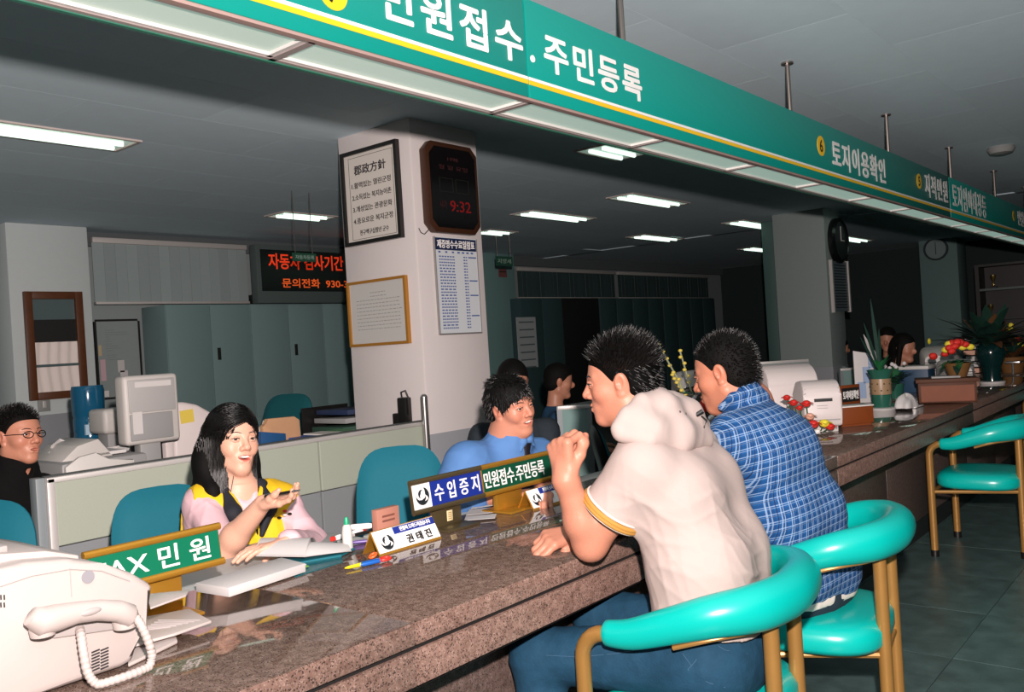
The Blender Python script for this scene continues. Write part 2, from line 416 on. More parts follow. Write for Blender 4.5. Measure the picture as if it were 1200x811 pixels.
def sign_num(s, p, r):
    c = atX(*p, SX)
    g = G(); g.tube([(SX - .001, c.y, c.z), (SX + .0018, c.y, c.z)], r, 28); o = g.done('number_disc', m_yel, sg)
    text(s, sg, m_ink, (SX + .0018, c.y - r * .38, c.z - r * .6), (0, 1, 0), (0, 0, 1), r * .76, r * 1.2, bold=.02, name='number')
zt0, zt1 = atX(555, 56, SX).z, atX(553, 8, SX).z
sign_text('민원접수', (447, 15), (611, 50), zt0, zt1)
c_ = atX(624, 69, SX); g = G(); g.tube([(SX, c_.y, c_.z), (SX + .002, c_.y, c_.z)], .011, 16); g.done('dot', m_wht, sg)
sign_text('주민등록', (638, 65), (751, 100), zt0 + .004, zt1 + .004)
sign_num('7', (390, -9), .043)
sign_num('6', (962, 171), .052)
sign_text('토지이용확인', (975, 178), (1037, 200), atX(1005, 204, SX).z - .004, atX(1005, 175, SX).z, .025)
sign_num('5', (1077, 212.5), .052)
sign_text('지적민원', (1084, 215), (1110, 225), atX(1097, 232, SX).z - .01, atX(1097, 208, SX).z, .02)
sign_text('토지임야대장등', (1116, 225), (1155, 240), atX(1135, 248, SX).z - .01, atX(1135, 222, SX).z, .02)
sign_num('4', (1188, 253), .052)
sign_text('민원안내', (1193, 258), (1207, 262), atX(1197, 264, SX).z - .01, atX(1197, 248, SX).z, .02)

# ================================================================ CEILING LIGHTS (recessed, twin tube)
m_tube = M('fluorescent_tube', '#eaf6ea', .4, emit=1.5, ecol='#dcf7e6')
m_refl = M('lamp_reflector', '#cfdad2', .35, emit=.22, ecol='#cfeedd')
m_lrim = M('lamp_rim', '#b9aea8', .5)
def ceiling_light(cx, cy, lab, L=1.25, W=.26, ang=0):
    t = thing('ceiling_light', lab, 'ceiling light', (cx, cy, ZC), ang, 'recessed fluorescent ceiling lights')
    def loc(o): return o
    R = wm(t)
    g = G(); h = W / 2; l = L / 2
    for lo, hi in (((-h - .02, -l - .02, -.010), (-h, l + .02, .0)), ((h, -l - .02, -.010), (h + .02, l + .02, .0)), ((-h, -l - .02, -.010), (h, -l, .0)), ((-h, l, -.010), (h, l + .02, .0))): g.box(lo, hi)
    g.bm.transform(R); g.done('rim', m_lrim, t, smooth=False)
    g = G(); g.box((-h, -l, -.003), (h, l, .0)); g.bm.transform(R); g.done('reflector', m_refl, t, smooth=False)
    for sx in (-.055, .055):
        g = G(); g.cyl((sx, -l + .05, -.014), (sx, l - .05, -.014), .014, n=10); g.bm.transform(R); g.done('fluorescent_tube', m_tube, t)
    return t
for a, b, lab in (((-30, 146), (148, 170), 'long recessed ceiling light at the far left edge, nearest of all'),
                  ((316, 252), (390, 254), 'small ceiling light above the red lettered display board'),
                  ((605, 250), (692, 256), 'ceiling light right of the near column, left one of the nearer pair'),
                  ((716, 231), (803, 238), 'ceiling light right one of the nearer pair, closest to the hanging sign'),
                  ((740, 277), (796, 280), 'ceiling light in the middle of the far row'),
                  ((856, 260), (902, 265), 'ceiling light just left of the second column, upper one'),
                  ((690, 173), (744, 182), 'dim ceiling light half hidden under the hanging sign'),
                  ((563, 271), (597, 273), 'ceiling light partly hidden by the near column'),
                  ((978, 278), (1016, 282), 'ceiling light seen right of the second column'),
                  ((872, 291), (903, 293), 'small far ceiling light left of the second column, lower one'),
                  ((1000, 233), (1050, 240), 'ceiling light tucked below the sign right of the second column'),
                  ((1075, 256), (1120, 262), 'far ceiling light below the sign near the wall clock')):
    A, B = atZ(*a, ZC), atZ(*b, ZC); c = (A + B) / 2; L = max(.45, min(1.25, abs(B.y - A.y)))
    if lab.startswith('long'): c = Vector((B.x, B.y - .75, 0)); L = 1.5
    ceiling_light(c.x, c.y, lab, L)
# smoke detector on the hall ceiling
c = atZ(1173, 172, ZC)
t = thing('smoke_detector', 'small round detector on the hall ceiling above the sign', 'smoke detector', (c.x, c.y, ZC))
g = G(); g.lathe([(.09, 0), (.10, -.02), (.08, -.05), (.03, -.06)], c); g.done('detector_body', M('detector_grey', '#8a8c8a', .5), t)

# ================================================================ THINGS ON THE NEAR COLUMN
m_blackfr = M('black_frame', '#120f0e', .35); m_paper = M('paper', '#d9d4cf', .6); m_ink2 = M('ink', '#26262a', .7); m_glass = M('picture_glass', '#ffffff', .05, alpha=.10, spec=.7)
m_gold = M('gilt_frame', '#a8742a', .4, metal=.3)
def framed(t, face, lo, hi, fw, depth, mfr, mpaper, glass=True):
    """rectangle on a column face: face 'y' (front, faces -Y) coordinates x,z ; face 'x' (faces +X) coordinates y,z"""
    a0, z0 = lo; a1, z1 = hi
    def bx(g, p0, p1, d0, d1):
        if face == 'y': g.box((p0[0], COLY - d1, p0[1]), (p1[0], COLY - d0, p1[1]))
        else: g.box((COLX + d0, p0[0], p0[1]), (COLX + d1, p1[0], p1[1]))
    g = G(); bx(g, (a0, z0), (a0 + fw, z1), 0, depth); bx(g, (a1 - fw, z0), (a1, z1), 0, depth); bx(g, (a0 + fw, z0), (a1 - fw, z0 + fw), 0, depth); bx(g, (a0 + fw, z1 - fw), (a1 - fw, z1), 0, depth)
    g.done('frame', mfr, t, smooth=False)
    g = G(); bx(g, (a0 + fw, z0 + fw), (a1 - fw, z1 - fw), 0, depth * .5); p = g.done('sheet', mpaper, t, smooth=False)
    return depth * .5
# policy board
A, B = atY(402, 182, COLY), atY(476, 278, COLY)
t = thing('framed_board', 'black framed policy board with handwritten brush lettering high on the near column', 'framed notice', (A.x, COLY, B.z))
d = framed(t, 'y', (A.x, B.z + .0), (B.x - .01, A.z), .022, .03, m_blackfr, M('aged_paper', '#c9c3bb', .5))
W_ = B.x - A.x; H_ = A.z - B.z
def ty(s, u, v, w_, h_, mat, bold=.01):
    text(s, t, mat, (A.x + W_ * u, COLY - d - .001, B.z + H_ * v), (1, 0, 0), (0, 0, 1), W_ * w_, H_ * h_, bold=bold)
ty('郡政方針', .22, .74, .55, .10, m_ink2, .02)
for k, s in enumerate(('1.활력있는 열린군정', '2.소득있는 복지농어촌', '3.개성있는 관광문화', '4.풍요로운 복지군정')): ty(s, .16, .60 - .125 * k, .68, .062, m_ink2)
ty('천구백구십팔년 군수', .26, .10, .5, .055, m_ink2)
g = G()
for lo, hi in (((.12, .06), (.125, .93)), ((.88, .06), (.885, .93)), ((.12, .06), (.885, .064)), ((.12, .926), (.885, .93))):
    g.box((A.x + W_ * lo[0], COLY - d - .0008, B.z + H_ * lo[1]), (A.x + W_ * hi[0], COLY - d, B.z + H_ * hi[1]))
g.done('border_line', m_ink2, t, smooth=False)
# gilt framed certificate
A, B = atY(409, 332, COLY), atY(484, 402, COLY)
t = thing('framed_certificate', 'pale certificate in a thin gilt wooden frame low on the near column', 'framed notice', (A.x, COLY, B.z))
d = framed(t, 'y', (A.x, B.z), (B.x - .01, A.z), .016, .025, m_gold, M('pale_sheet', '#b9b8b4', .5))
W_ = B.x - A.x; H_ = A.z - B.z; g = G()
rr = random.Random(3)
for r_ in range(11):
    v = .80 - r_ * .055; u = .38 if r_ < 2 else .14
    while u < (.62 if r_ < 2 else .86):
        l = rr.uniform(.015, .05); g.box((A.x + W_ * u, COLY - d - .0006, B.z + H_ * v), (A.x + W_ * (u + l), COLY - d, B.z + H_ * (v + .012))); u += l + .015
g.done('faint_print', M('faint_ink', '#8d8c8a', .7), t, smooth=False)
# electronic calendar clock
cy0, cz1 = atX(492, 167, COLX + .04), 0
A, B = atX(493, 166, COLX + .03), atX(561, 272, COLX + .03)
t = thing('calendar_clock', 'dark electronic calendar clock with a brown octagonal case on the near column', 'clock', (COLX, A.y, B.z))
zt = atX(510, 165, COLX + .05).z; zb_ = atX(530, 273, COLX + .05).z; y0, y1 = A.y + .01, B.y
w_, h_ = y1 - y0, zt - zb_; ch = .05
oct_ = [(ch, 0), (w_ - ch, 0), (w_, ch), (w_, h_ - ch), (w_ - ch, h_), (ch, h_), (0, h_ - ch), (0, ch)]
g = G(); g.prism(oct_, (COLX, y0, zb_), (0, 1, 0), (0, 0, 1), (1, 0, 0), .05, .006); g.done('case', M('walnut', '#3a2012', .4, var=.2, scale=12), t)
ins = .028; o2 = [(ins + (x - 0) * (w_ - 2 * ins) / w_, ins + y_ * (h_ - 2 * ins) / h_) for x, y_ in oct_]
g = G(); g.prism(o2, (COLX + .05, y0, zb_), (0, 1, 0), (0, 0, 1), (1, 0, 0), .004); g.done('display_face', M('smoked_glass', '#0b0809', .12), t, smooth=False)
m_led = M('led_red', '#7a1416', .4, emit=.02, ecol='#c01818'); m_ledg = M('led_dim_green', '#1d241c', .4); m_dimred = M('dim_print', '#3a1a1c', .5)
FX = COLX + .0545
text('9:32', t, m_led, (FX, y0 + w_ * .40, zb_ + h_ * .24), (0, 1, 0), (0, 0, 1), w_ * .40, h_ * .12, bold=.01, name='digits')
text('시각', t, m_dimred, (FX, y0 + w_ * .2, zb_ + h_ * .26), (0, 1, 0), (0, 0, 1), w_ * .13, h_ * .09)
text('1998', t, m_dimred, (FX, y0 + w_ * .4, zb_ + h_ * .80), (0, 1, 0), (0, 0, 1), w_ * .2, h_ * .04)
text('월 일 요일', t, m_dimred, (FX, y0 + w_ * .22, zb_ + h_ * .70), (0, 1, 0), (0, 0, 1), w_ * .56, h_ * .05)
g = G()
for u in (.22, .53):
    for lo, hi in (((u, .45), (u + .26, .455)), ((u, .60), (u + .26, .605)), ((u, .45), (u + .01, .605)), ((u + .25, .45), (u + .26, .605))):
        g.box((FX - .0005, y0 + w_ * lo[0], zb_ + h_ * lo[1]), (FX, y0 + w_ * hi[0], zb_ + h_ * hi[1]))
g.done('window_outline', m_ledg, t, smooth=False)
# clock lead, a thin loose wire
g = G(); pts = [Vector((COLX + .006, y0 - .045, zb_ + .02)), Vector((COLX + .008, y0 - .03, zb_ - .005)), Vector((COLX + .008, y0 - .005, zb_ - .012)), Vector((COLX + .01, y0 + .03, zb_ + .015))]
g.tube(pts, .0025, 6); g.done('lead_wire', m_blackfr, t)
# fee chart
A, B = atX(506, 277, COLX), atX(563, 389, COLX)
t = thing('fee_chart', 'tall fee chart with a navy title strip below the calendar clock', 'notice', (COLX, A.y, B.z))
y0, y1, z0, z1 = A.y + .008, B.y - .004, B.z, A.z; w_, h_ = y1 - y0, z1 - z0
g = G(); g.box((COLX, y0, z0), (COLX + .012, y1, z1)); g.done('chart_sheet', M('chart_paper', '#c9ced2', .5), t, smooth=False)
g = G(); g.box((COLX, y0 - .004, z0 - .008), (COLX + .016, y1 + .004, z0)); g.box((COLX, y1, z0), (COLX + .016, y1 + .004, z1)); g.box((COLX, y0 - .004, z0), (COLX + .016, y0, z1)); g.done('chart_rail', M('alu_rail', '#9a9896', .4, metal=.6), t, smooth=False)
m_navy = M('navy', '#1c2748', .5); m_blue2 = M('print_blue', '#4a5f95', .6)
g = G(); g.box((COLX + .012, y0 + .002, z1 - h_ * .135), (COLX + .0128, y1 - .002, z1 - h_ * .01)); g.done('title_strip', m_navy, t, smooth=False)
text('제증명수수료일람표', t, m_wht, (COLX + .0128, y0 + w_ * .05, z1 - h_ * .115), (0, 1, 0), (0, 0, 1), w_ * .9, h_ * .085, bold=.02)
g = G(); rr = random.Random(5)
def dash(u, l, v, hh=.014): g.box((COLX + .012, y0 + w_ * u, z0 + h_ * v), (COLX + .0125, y0 + w_ * (u + l), z0 + h_ * (v + hh)))
for k in range(25):
    v = .79 - k * .031
    u = .08
    nch = rr.choice([5, 8, 8, 4, 6])
    for q in range(nch): dash(.08 + .38 * q / nch, .38 / nch * .7, v)
    dash(.66, .045, v); dash(.72, .03, v)
    if k in (0, 8, 13, 20): dash(.78, .2, v)
for q in range(3): dash(.07 + .16 * q, .05, .835, .018)
for q in range(4): dash(.52 + .11 * q, .06, .835, .018)
g.done('fee_print', m_blue2, t, smooth=False)['kind'] = 'stuff'
# wall socket, black adapter and leads at the column corner
c = atY(475, 480, COLY - .02)
t = thing('power_adapter', 'black power adapter plugged in low on the near column with two dangling leads', 'adapter', (c.x, COLY, c.z))
g = G(); g.box((c.x - .035, COLY - .05, c.z - .075), (c.x + .035, COLY, c.z + .07), .008); g.done('adapter_case', M('black_plastic', '#141312', .4), t)
g = G(); g.box((c.x - .085, COLY - .045, c.z - .10), (c.x - .03, COLY - .005, c.z - .02), .006); g.done('plug', MC['black_plastic'], t)
g = G(); g.tube([(c.x - .01, COLY - .03, c.z + .06), (c.x - .005, COLY - .04, c.z + .10), (c.x + .03, COLY - .04, c.z + .11), (c.x + .045, COLY - .03, c.z + .06), (c.x + .04, COLY - .03, c.z - .03)], .005, 6)
g.tube([(c.x, COLY - .03, c.z - .07), (c.x + .03, COLY - .045, c.z - .13), (c.x + .02, COLY - .04, c.z - .19)], .005, 6)
g.tube([(c.x + .015, COLY - .03, c.z - .07), (c.x + .0, COLY - .045, c.z - .12), (c.x + .035, COLY - .04, c.z - .20)], .004, 6); g.done('lead', MC['black_plastic'], t)
g = G(); g.cyl((c.x + .015, COLY - .005, c.z + .02), (c.x + .015, COLY - .022, c.z + .02), .008, n=8); g.done('indicator', M('indicator_red', '#7a2a22', .4), t)
# steel conduit pole in front of the column corner
c = atX(497, 470, COLX + .03); b = atX(503, 540, COLX + .03)
t = thing('conduit_pole', 'short bright steel pole standing at the corner of the near column behind the partition', 'pole', (COLX + .03, c.y, 0))
g = G(); g.cyl((COLX + .03, c.y, 0), (COLX + .03, c.y, c.z + .02), .020, n=14); g.sph((COLX + .03, c.y, c.z + .02), .020); g.done('pole_tube', M('chrome', '#b9b7b5', .25, metal=.9), t)
# ================================================================ STOOLS ON THE CUSTOMER SIDE
m_turq = M('turquoise_vinyl', '#04aca2', .28, var=.02, scale=6, spec=.5)
m_turqseat = m_turq
m_brass = M('brass_tube', '#a0763e', .34, metal=.35, var=.10, scale=14)
m_black = M('black_plastic', '#141312', .4)
HZ = .685
def stool(loc, rz, label):
    t = thing('padded_stool', label, 'stool', (loc[0], loc[1], 0), rz, 'turquoise padded stools along the counter')
    R = wm(t)
    def fin(g, *a, **k): g.bm.transform(R); return g.done(*a, **k)
    # seat cushion: rounded square, softly domed
    g = G(); n = 40; rings = []
    for (s, z) in ((.0, .452), (.45, .455), (.80, .452), (.93, .442), (1.0, .420), (1.0, .385), (.96, .370), (.6, .368), (0., .368)):
        ring = []
        for k in range(n):
            a = 2 * math.pi * k / n; c, q = math.cos(a), math.sin(a); e = 2 / 3.2
            ring.append((s * .215 * math.copysign(abs(c) ** e, c), s * .235 * math.copysign(abs(q) ** e, q), z))
        rings.append(ring)
    vs = [v for r in rings for v in r]; fs = []
    for i in range(len(rings) - 1):
        for k in range(n): fs.append((i * n + k, i * n + (k + 1) % n, (i + 1) * n + (k + 1) % n, (i + 1) * n + k))
    g.raw(vs, fs); bmesh.ops.remove_doubles(g.bm, verts=g.bm.verts[:], dist=1e-4); fin(g, 'seat', m_turqseat, t, ang=60)
    # padded arm and back roll: a U open to the counter
    pts = []
    U = [(-.15, -.245, HZ - .07), (-.08, -.25, HZ - .065), (.02, -.25, HZ - .035), (.11, -.235, HZ - .01), (.19, -.18, HZ), (.235, -.09, HZ + .005), (.245, 0, HZ + .008)]
    U = U + [(x, -y, z) for x, y, z in U[-2::-1]]
    P = [Vector(p) for p in U]
    fine = []
    for i in range(len(P) - 1):
        p0, p1, p2, p3 = P[max(i - 1, 0)], P[i], P[i + 1], P[min(i + 2, len(P) - 1)]
        for q in range(5):
            u = q / 5; fine.append(.5 * ((2 * p1) + (p2 - p0) * u + (2 * p0 - 5 * p1 + 4 * p2 - p3) * u * u + (3 * p1 - p0 - 3 * p2 + p3) * u ** 3))
    fine.append(P[-1]); L = len(fine); rs = []
    for i in range(L):
        u = min(i, L - 1 - i) / (L / 2); rs.append(.026 + .022 * min(1, u * 1.5) if i not in (0, L - 1) else .017)
    g = G(); g.tube(fine, rs, 18, flat=1.12); fin(g, 'back_roll', m_turq, t, ang=80)
    g = G(); g.tube([p - Vector((0, 0, .050)) for p in fine[10:-10]], .006, 8); fin(g, 'roll_piping', m_brass, t)
    for s in (-1, 1):
        z = HZ - .07; pt = [(-.205, s * .25, .012), (-.205, s * .25, z - .06)]
        for q in range(1, 7):
            a = math.pi / 2 * q / 6; pt.append((-.205 + .06 * (1 - math.cos(a)), s * .25, z - .06 + .06 * math.sin(a)))
        pt.append((-.13, s * .25, z))
        g = G(); g.tube(pt, .0190, 12, up=(0, 1, 0)); lg = fin(g, 'front_leg', m_brass, t)
        g = G(); g.cyl((-.205, s * .25, 0), (-.205, s * .25, .035), .0215, n=12); fin(g, 'rubber_foot', m_black, lg)
        g = G(); g.tube([(.205, s * .115, .012), (.205, s * .115, HZ - .03)], .0190, 12); lg = fin(g, 'rear_leg', m_brass, t)
        g = G(); g.cyl((.205, s * .115, 0), (.205, s * .115, .035), .0215, n=12); fin(g, 'rubber_foot', m_black, lg)
    g = G(); g.tube([(-.205, -.25, .352), (.205, -.115, .352)], .010, 8); g.tube([(-.205, .25, .352), (.205, .115, .352)], .010, 8); g.tube([(.205, -.115, .352), (.205, .115, .352)], .010, 8); g.tube([(-.205, -.25, .352), (-.205, .25, .352)], .010, 8)
    fin(g, 'seat_rail', m_brass, t)
    return t
S1 = (-1.07, 1.955); S2 = (-1.04, 2.64)
stool(S1, math.radians(10), 'turquoise padded stool under the man in the cream hooded shirt')
stool(S2, math.radians(10), 'turquoise padded stool under the man in the blue checked shirt')
stool((-1.13, 5.37), math.radians(0), 'empty turquoise padded stool standing alone further along the counter')
p = atX(1197, 486, -1.36); stool((-1.13, p.y + .27), 0, 'empty stool at the right edge, only a bit of its brass arm in view')

# ================================================================ OFFICE CHAIRS
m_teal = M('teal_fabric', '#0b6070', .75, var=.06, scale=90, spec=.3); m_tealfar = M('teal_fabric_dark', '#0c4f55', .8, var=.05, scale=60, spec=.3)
def office_chair(loc, rz, label, top=.95, w=.44, h=.46, mat=None, arms=False):
    t = thing('office_chair', label, 'chair', (loc[0], loc[1], 0), rz, 'teal office chairs behind the counter'); R = wm(t); mat = mat or m_teal
    def fin(g, *a, **k): g.bm.transform(R); return g.done(*a, **k)
    def back(off):
        def f(u, v):
            a = 2 * math.pi * u; e = 2 / 3.6; r = v
            c, s = math.cos(a), math.sin(a)
            y = r * w / 2 * math.copysign(abs(c) ** e, c); z = r * h / 2 * math.copysign(abs(s) ** e, s)
            y *= 1 - .12 * (z / h + .0)
            x = -.22 + off * (1 - r ** 6 * .9) + .28 * y * y - .10 * (z / h)
            return Vector((x, y, top - h / 2 + z))
        return f
    g = G(); g.grid(back(.035), 36, 8); g.grid(back(-.02), 36, 8); bmesh.ops.remove_doubles(g.bm, verts=g.bm.verts[:], dist=1e-4)
    fin(g, 'backrest', mat, t, ang=70)
    g = G(); g.grid(back(-.035), 36, 6); g.grid(back(-.021), 36, 6); bmesh.ops.remove_doubles(g.bm, verts=g.bm.verts[:], dist=1e-4); fin(g, 'back_shell', m_black, t, ang=70)
    g = G(); g.rbox((.03, 0, .455), (.23, .225, .035), None, .03, 3); fin(g, 'seat', mat, t, ang=70)
    g = G(); g.tube([(-.25, 0, top - h * .7), (-.26, 0, .42), (-.15, 0, .40), (0, 0, .40)], .02, 8); fin(g, 'back_bar', m_black, t)
    g = G(); g.cyl((.03, 0, .08), (.03, 0, .42), .025, n=10); fin(g, 'gas_stem', m_black, t)
    g = G()
    for k in range(5):
        a = 2 * math.pi * k / 5; e = (.03 + .27 * math.cos(a), .27 * math.sin(a), .06); g.tube([(.03, 0, .10), e], [.022, .014], 8)
        g.sph((e[0], e[1], .027), .027, u=8, v=6)
    fin(g, 'star_base', m_black, t)
    if arms:
        for s in (-1, 1):
            g = G(); g.tube([(-.20, s * .24, top - .30), (0, s * .27, top - .33), (.12, s * .27, top - .36), (.12, s * .25, .45)], .022, 8); fin(g, 'armrest', mat, t)
    return t
def chair_at(x, y, D, rz, label, **k):
    p = atD(x, y, D); k.setdefault('top', p.z); a = math.radians(rz); office_chair((p.x + .22 * math.cos(a), p.y + .22 * math.sin(a)), a, label, **k)
chair_at(191, 571, 2.98, -15, 'teal office chair behind the woman in the yellow vest', w=.35)
chair_at(468, 524, 3.25, -40, 'empty teal office chair in front of the near column', w=.345, h=.52)
chair_at(-38, 590, 2.75, -50, 'teal office chair cut off by the left edge in front of the man in glasses', w=.42)
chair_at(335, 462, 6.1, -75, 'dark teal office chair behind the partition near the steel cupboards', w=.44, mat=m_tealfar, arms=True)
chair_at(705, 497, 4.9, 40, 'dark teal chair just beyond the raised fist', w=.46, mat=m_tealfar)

# ================================================================ LOW PARTITION BEHIND THE CLERKS
m_fab = M('partition_fabric', '#a3aa9b', .9, var=.04, scale=120, bump=.05); m_fab2 = M('partition_fabric_low', '#83878a', .9, var=.04, scale=120)
m_rail = M('partition_rail', '#c7c3bf', .45, metal=.3); m_darkline = M('dark_trim', '#3c4040', .5)
PX = -3.5; PY0 = atX(55, 575, PX).y; PY1 = 3.43; PZ = .905
t = thing('low_partition', 'pale grey green fabric office partition behind the woman in the yellow vest', 'partition', (PX, (PY0 + PY1) / 2, 0))
ym = atX(376, 560, PX).y
for a, b in ((PY0 + .03, ym - .004), (ym + .004, PY1)):
    g = G(); g.box((PX - .03, a, .64), (PX, b, PZ - .02), .004); g.done('upper_panel', m_fab, t, smooth=False)
    g = G(); g.box((PX - .03, a, .06), (PX - .002, b, .636), .004); g.done('lower_panel', m_fab2, t, smooth=False)
g = G(); g.box((PX - .035, PY0, PZ - .022), (PX + .006, PY1, PZ), .004); g.done('top_rail', m_rail, t)
g = G(); g.box((PX - .04, PY0, PZ), (PX - .02, PY1, PZ + .006)); g.done('top_seal', m_darkline, t)
g = G(); g.box((PX - .035, PY0, .0), (PX + .006, PY0 + .03, PZ - .002), .004); g.done('end_rail', m_rail, t)
g = G(); g.box((PX - .07, PY0 - .035, .0), (PX - .01, PY0, PZ + .002), .004); g.done('corner_post', M('post_grey', '#7d8588', .5), t)

# ================================================================ DESKS
m_desk = M('desk_grey', '#a8aba8', .5, var=.02); m_deskdark = M('desk_side', '#7d8484', .6)
def desk(lo, hi, label, top=.74, mat=None):
    t = thing('office_desk', label, 'desk', ((lo[0] + hi[0]) / 2, (lo[1] + hi[1]) / 2, 0))
    g = G(); g.box((lo[0], lo[1], top - .03), (hi[0], hi[1], top), .005); g.done('desktop', mat or m_desk, t)
    for x in (lo[0] + .02, hi[0] - .04):
        for y in (lo[1] + .02, hi[1] - .04):
            g = G(); g.box((x, y, 0), (x + .03, y + .03, top - .03)); g.done('leg', m_deskdark, t, smooth=False)
    g = G(); g.box((lo[0] + .03, lo[1] + .03, .3), (lo[0] + .045, hi[1] - .03, top - .03)); g.done('modesty_panel', m_deskdark, t, smooth=False)
    g = G(); g.box((lo[0] + .06, hi[1] - .45, .1), (hi[0] - .05, hi[1] - .05, top - .035), .004); d = g.done('drawer_unit', m_deskdark, t)
    for z in (.15, .38, .55):
        g = G(); g.box((hi[0] - .05, hi[1] - .43, z), (hi[0] - .04, hi[1] - .07, z + .14), .003); g.done('drawer_front', m_desk, d)
    return t
# clerks' inner desk runs along behind the worktop
for a, b, l in ((.55, 1.74, 'clerk desk behind the counter in front of the woman in the yellow vest'), (1.76, 3.1, 'clerk desk behind the counter in front of the man in the blue shirt'), (3.6, 5.2, 'clerk desk behind the counter beyond the man in the checked shirt')):
    desk((-2.42 if a < 1 else -2.1, a), (-1.97, b), l, .745)
desk((-4.45, 1.55), (-3.56, 3.42), 'grey office desk crowded with machines behind the low partition')
desk((-6.2, 1.6), (-5.0, 2.9), 'grey office desk carrying the blue water bottle near the mirror')
desk((-4.6, 6.0), (-3.8, 7.6), 'grey office desk beyond the near column among the far clerks')

# ================================================================ BACK WALL: CUPBOARDS, BLINDS, BOARDS
m_steel = M('cupboard_steel', '#728c8c', .5, var=.02, scale=3); m_slot = M('slot_black', '#101212', .6)
XC = -7.75
cy = [atX(196, 400, XC).y]; ce_ = atX(410, 400, XC).y
wd = .92; y = cy[0]; k = 0
names = ['first', 'second', 'third', 'fourth', 'fifth', 'sixth', 'seventh', 'eighth']
while k < 4:
    t = thing('steel_cupboard', ('grey steel cupboard, %s from the left along the back wall' % names[k]), 'cupboard', (XC - .22, y + wd / 2, 0), 0, 'steel cupboards along the back wall')
    g = G(); g.box((XC - .45, y + .002, .0), (XC - .012, y + wd - .002, 1.88), .004); g.done('carcass', m_steel, t)
    for z0, z1 in ((.02, .70), (.72, 1.87)):
        for h_ in (0, 1):
            g = G(); g.box((XC - .012, y + .006 + h_ * wd / 2, z0), (XC, y + wd / 2 - .003 + h_ * (wd / 2 - .003), z1), .003); d = g.done('door', m_steel, t)
            hy = y + wd / 2 + (-.10 if h_ == 0 else .06)
            if h_ == 1 and z0 > .5:
                g = G(); g.box((XC, hy, 1.33), (XC + .006, hy + .035, 1.45)); g.done('handle_slot', m_slot, d, smooth=False)
            if h_ == 1 and z0 < .5:
                g = G(); g.sph((XC + .008, y + wd / 2, .69), .015, u=8, v=6); g.done('catch', M('dull_chrome', '#9a9a98', .3, metal=.8), d)
    y += wd; k += 1
YC_END = y
# far cupboards right of the column
m_steelfar = M('cupboard_steel_dimmed', '#30474a', .6)  # cupboard steel darkened for the weak flash at the far back
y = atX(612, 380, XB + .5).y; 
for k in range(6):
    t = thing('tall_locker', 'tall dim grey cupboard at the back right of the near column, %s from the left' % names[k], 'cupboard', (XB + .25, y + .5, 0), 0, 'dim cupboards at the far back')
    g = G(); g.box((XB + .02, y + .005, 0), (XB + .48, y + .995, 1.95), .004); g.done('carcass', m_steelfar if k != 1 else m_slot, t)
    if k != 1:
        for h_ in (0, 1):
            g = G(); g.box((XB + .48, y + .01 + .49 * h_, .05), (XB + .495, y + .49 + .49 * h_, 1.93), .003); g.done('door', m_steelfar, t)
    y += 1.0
# vertical blinds over the high windows
def blind(y0, y1, z0, z1, X, label, mat):
    t = thing('vertical_blind', label, 'blind', (X, (y0 + y1) / 2, z0), 0, 'closed blinds along the back wall')
    g = G(); g.box((X - .03, y0, z1 - .05), (X + .03, y1, z1), .004); g.done('headrail', m_rail, t)
    n = int((y1 - y0) / .105); st = (y1 - y0) / n
    for k in range(n):
        a = .10 + .05 * math.sin(k * 1.7)
        yc = y0 + st * (k + .5); R = Matrix.Rotation(a, 3, 'Z'); g = G(); g.rbox((X, yc, (z0 + z1 - .05) / 2), (.002, st * .53, (z1 - .05 - z0) / 2), R); g.done('slat', mat, t, smooth=False)
    g = G(); g.box((X - .025, y0, z0 - .02), (X + .025, y1, z0 + .004), .003); g.done('sill_rail', m_rail, t)
m_blindfar = M('blind_fabric_dimmed', '#334a4a', .8, rand=.06)  # blind fabric darkened in place of flash falloff
m_blind = M('blind_fabric', '#95a2a2', .8, rand=.05)
b0, b1 = atX(108, 300, XB + .22), atX(288, 300, XB + .22); bz0, bz1 = atX(200, 354, XB + .22).z, atX(200, 283, XB + .22).z
blind(b0.y, b1.y, bz0, bz1, XB + .22, 'closed pale vertical blind high on the back wall left of the display board', m_blind)
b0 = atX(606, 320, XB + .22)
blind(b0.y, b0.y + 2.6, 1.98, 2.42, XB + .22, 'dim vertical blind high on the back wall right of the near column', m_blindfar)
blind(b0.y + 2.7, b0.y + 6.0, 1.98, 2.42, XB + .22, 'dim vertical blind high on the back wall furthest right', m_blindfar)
# led display board
LX = -7.66
A, B = atX(305, 293, LX), atX(414, 345, LX)
t = thing('led_display', 'black display board with red and orange Korean lettering above the steel cupboards', 'display board', (LX - .06, (A.y + B.y) / 2, B.z))
LY0, LY1, LZ0, LZ1 = A.y, A.y + 1.75, atX(305, 341, LX).z, A.z + .01
g = G(); g.box((LX - .12, LY0 - .05, 1.885), (LX - .01, LY1 + .05, LZ1 + .05), .006); g.done('casing', M('casing_grey', '#4a5654', .5), t)
g = G(); g.box((LX - .012, LY0, LZ0), (LX, LY1, LZ1)); g.done('screen', M('screen_black', '#0f1512', .25), t, smooth=False)
m_r = M('led_orange_red', '#e0492a', .5, emit=.42, ecol='#ff3a12'); m_o = M('led_amber', '#d9692e', .5, emit=.42, ecol='#ff5a1e')
p, q = atX(318, 329, LX), atX(404, 318, LX); h0 = LZ1 - LZ0
text('자동차 검사기간', t, m_r, (LX + .001, p.y - .02, LZ0 + h0 * .54), (0, 1, 0), (0, 0, 1), q.y - p.y + .0, h0 * .37, bold=.02)
p = atX(331, 335, LX)
text('문의전화  930-3500', t, m_o, (LX + .001, p.y, LZ0 + h0 * .09), (0, 1, 0), (0, 0, 1), 1.08, h0 * .22, bold=.02)
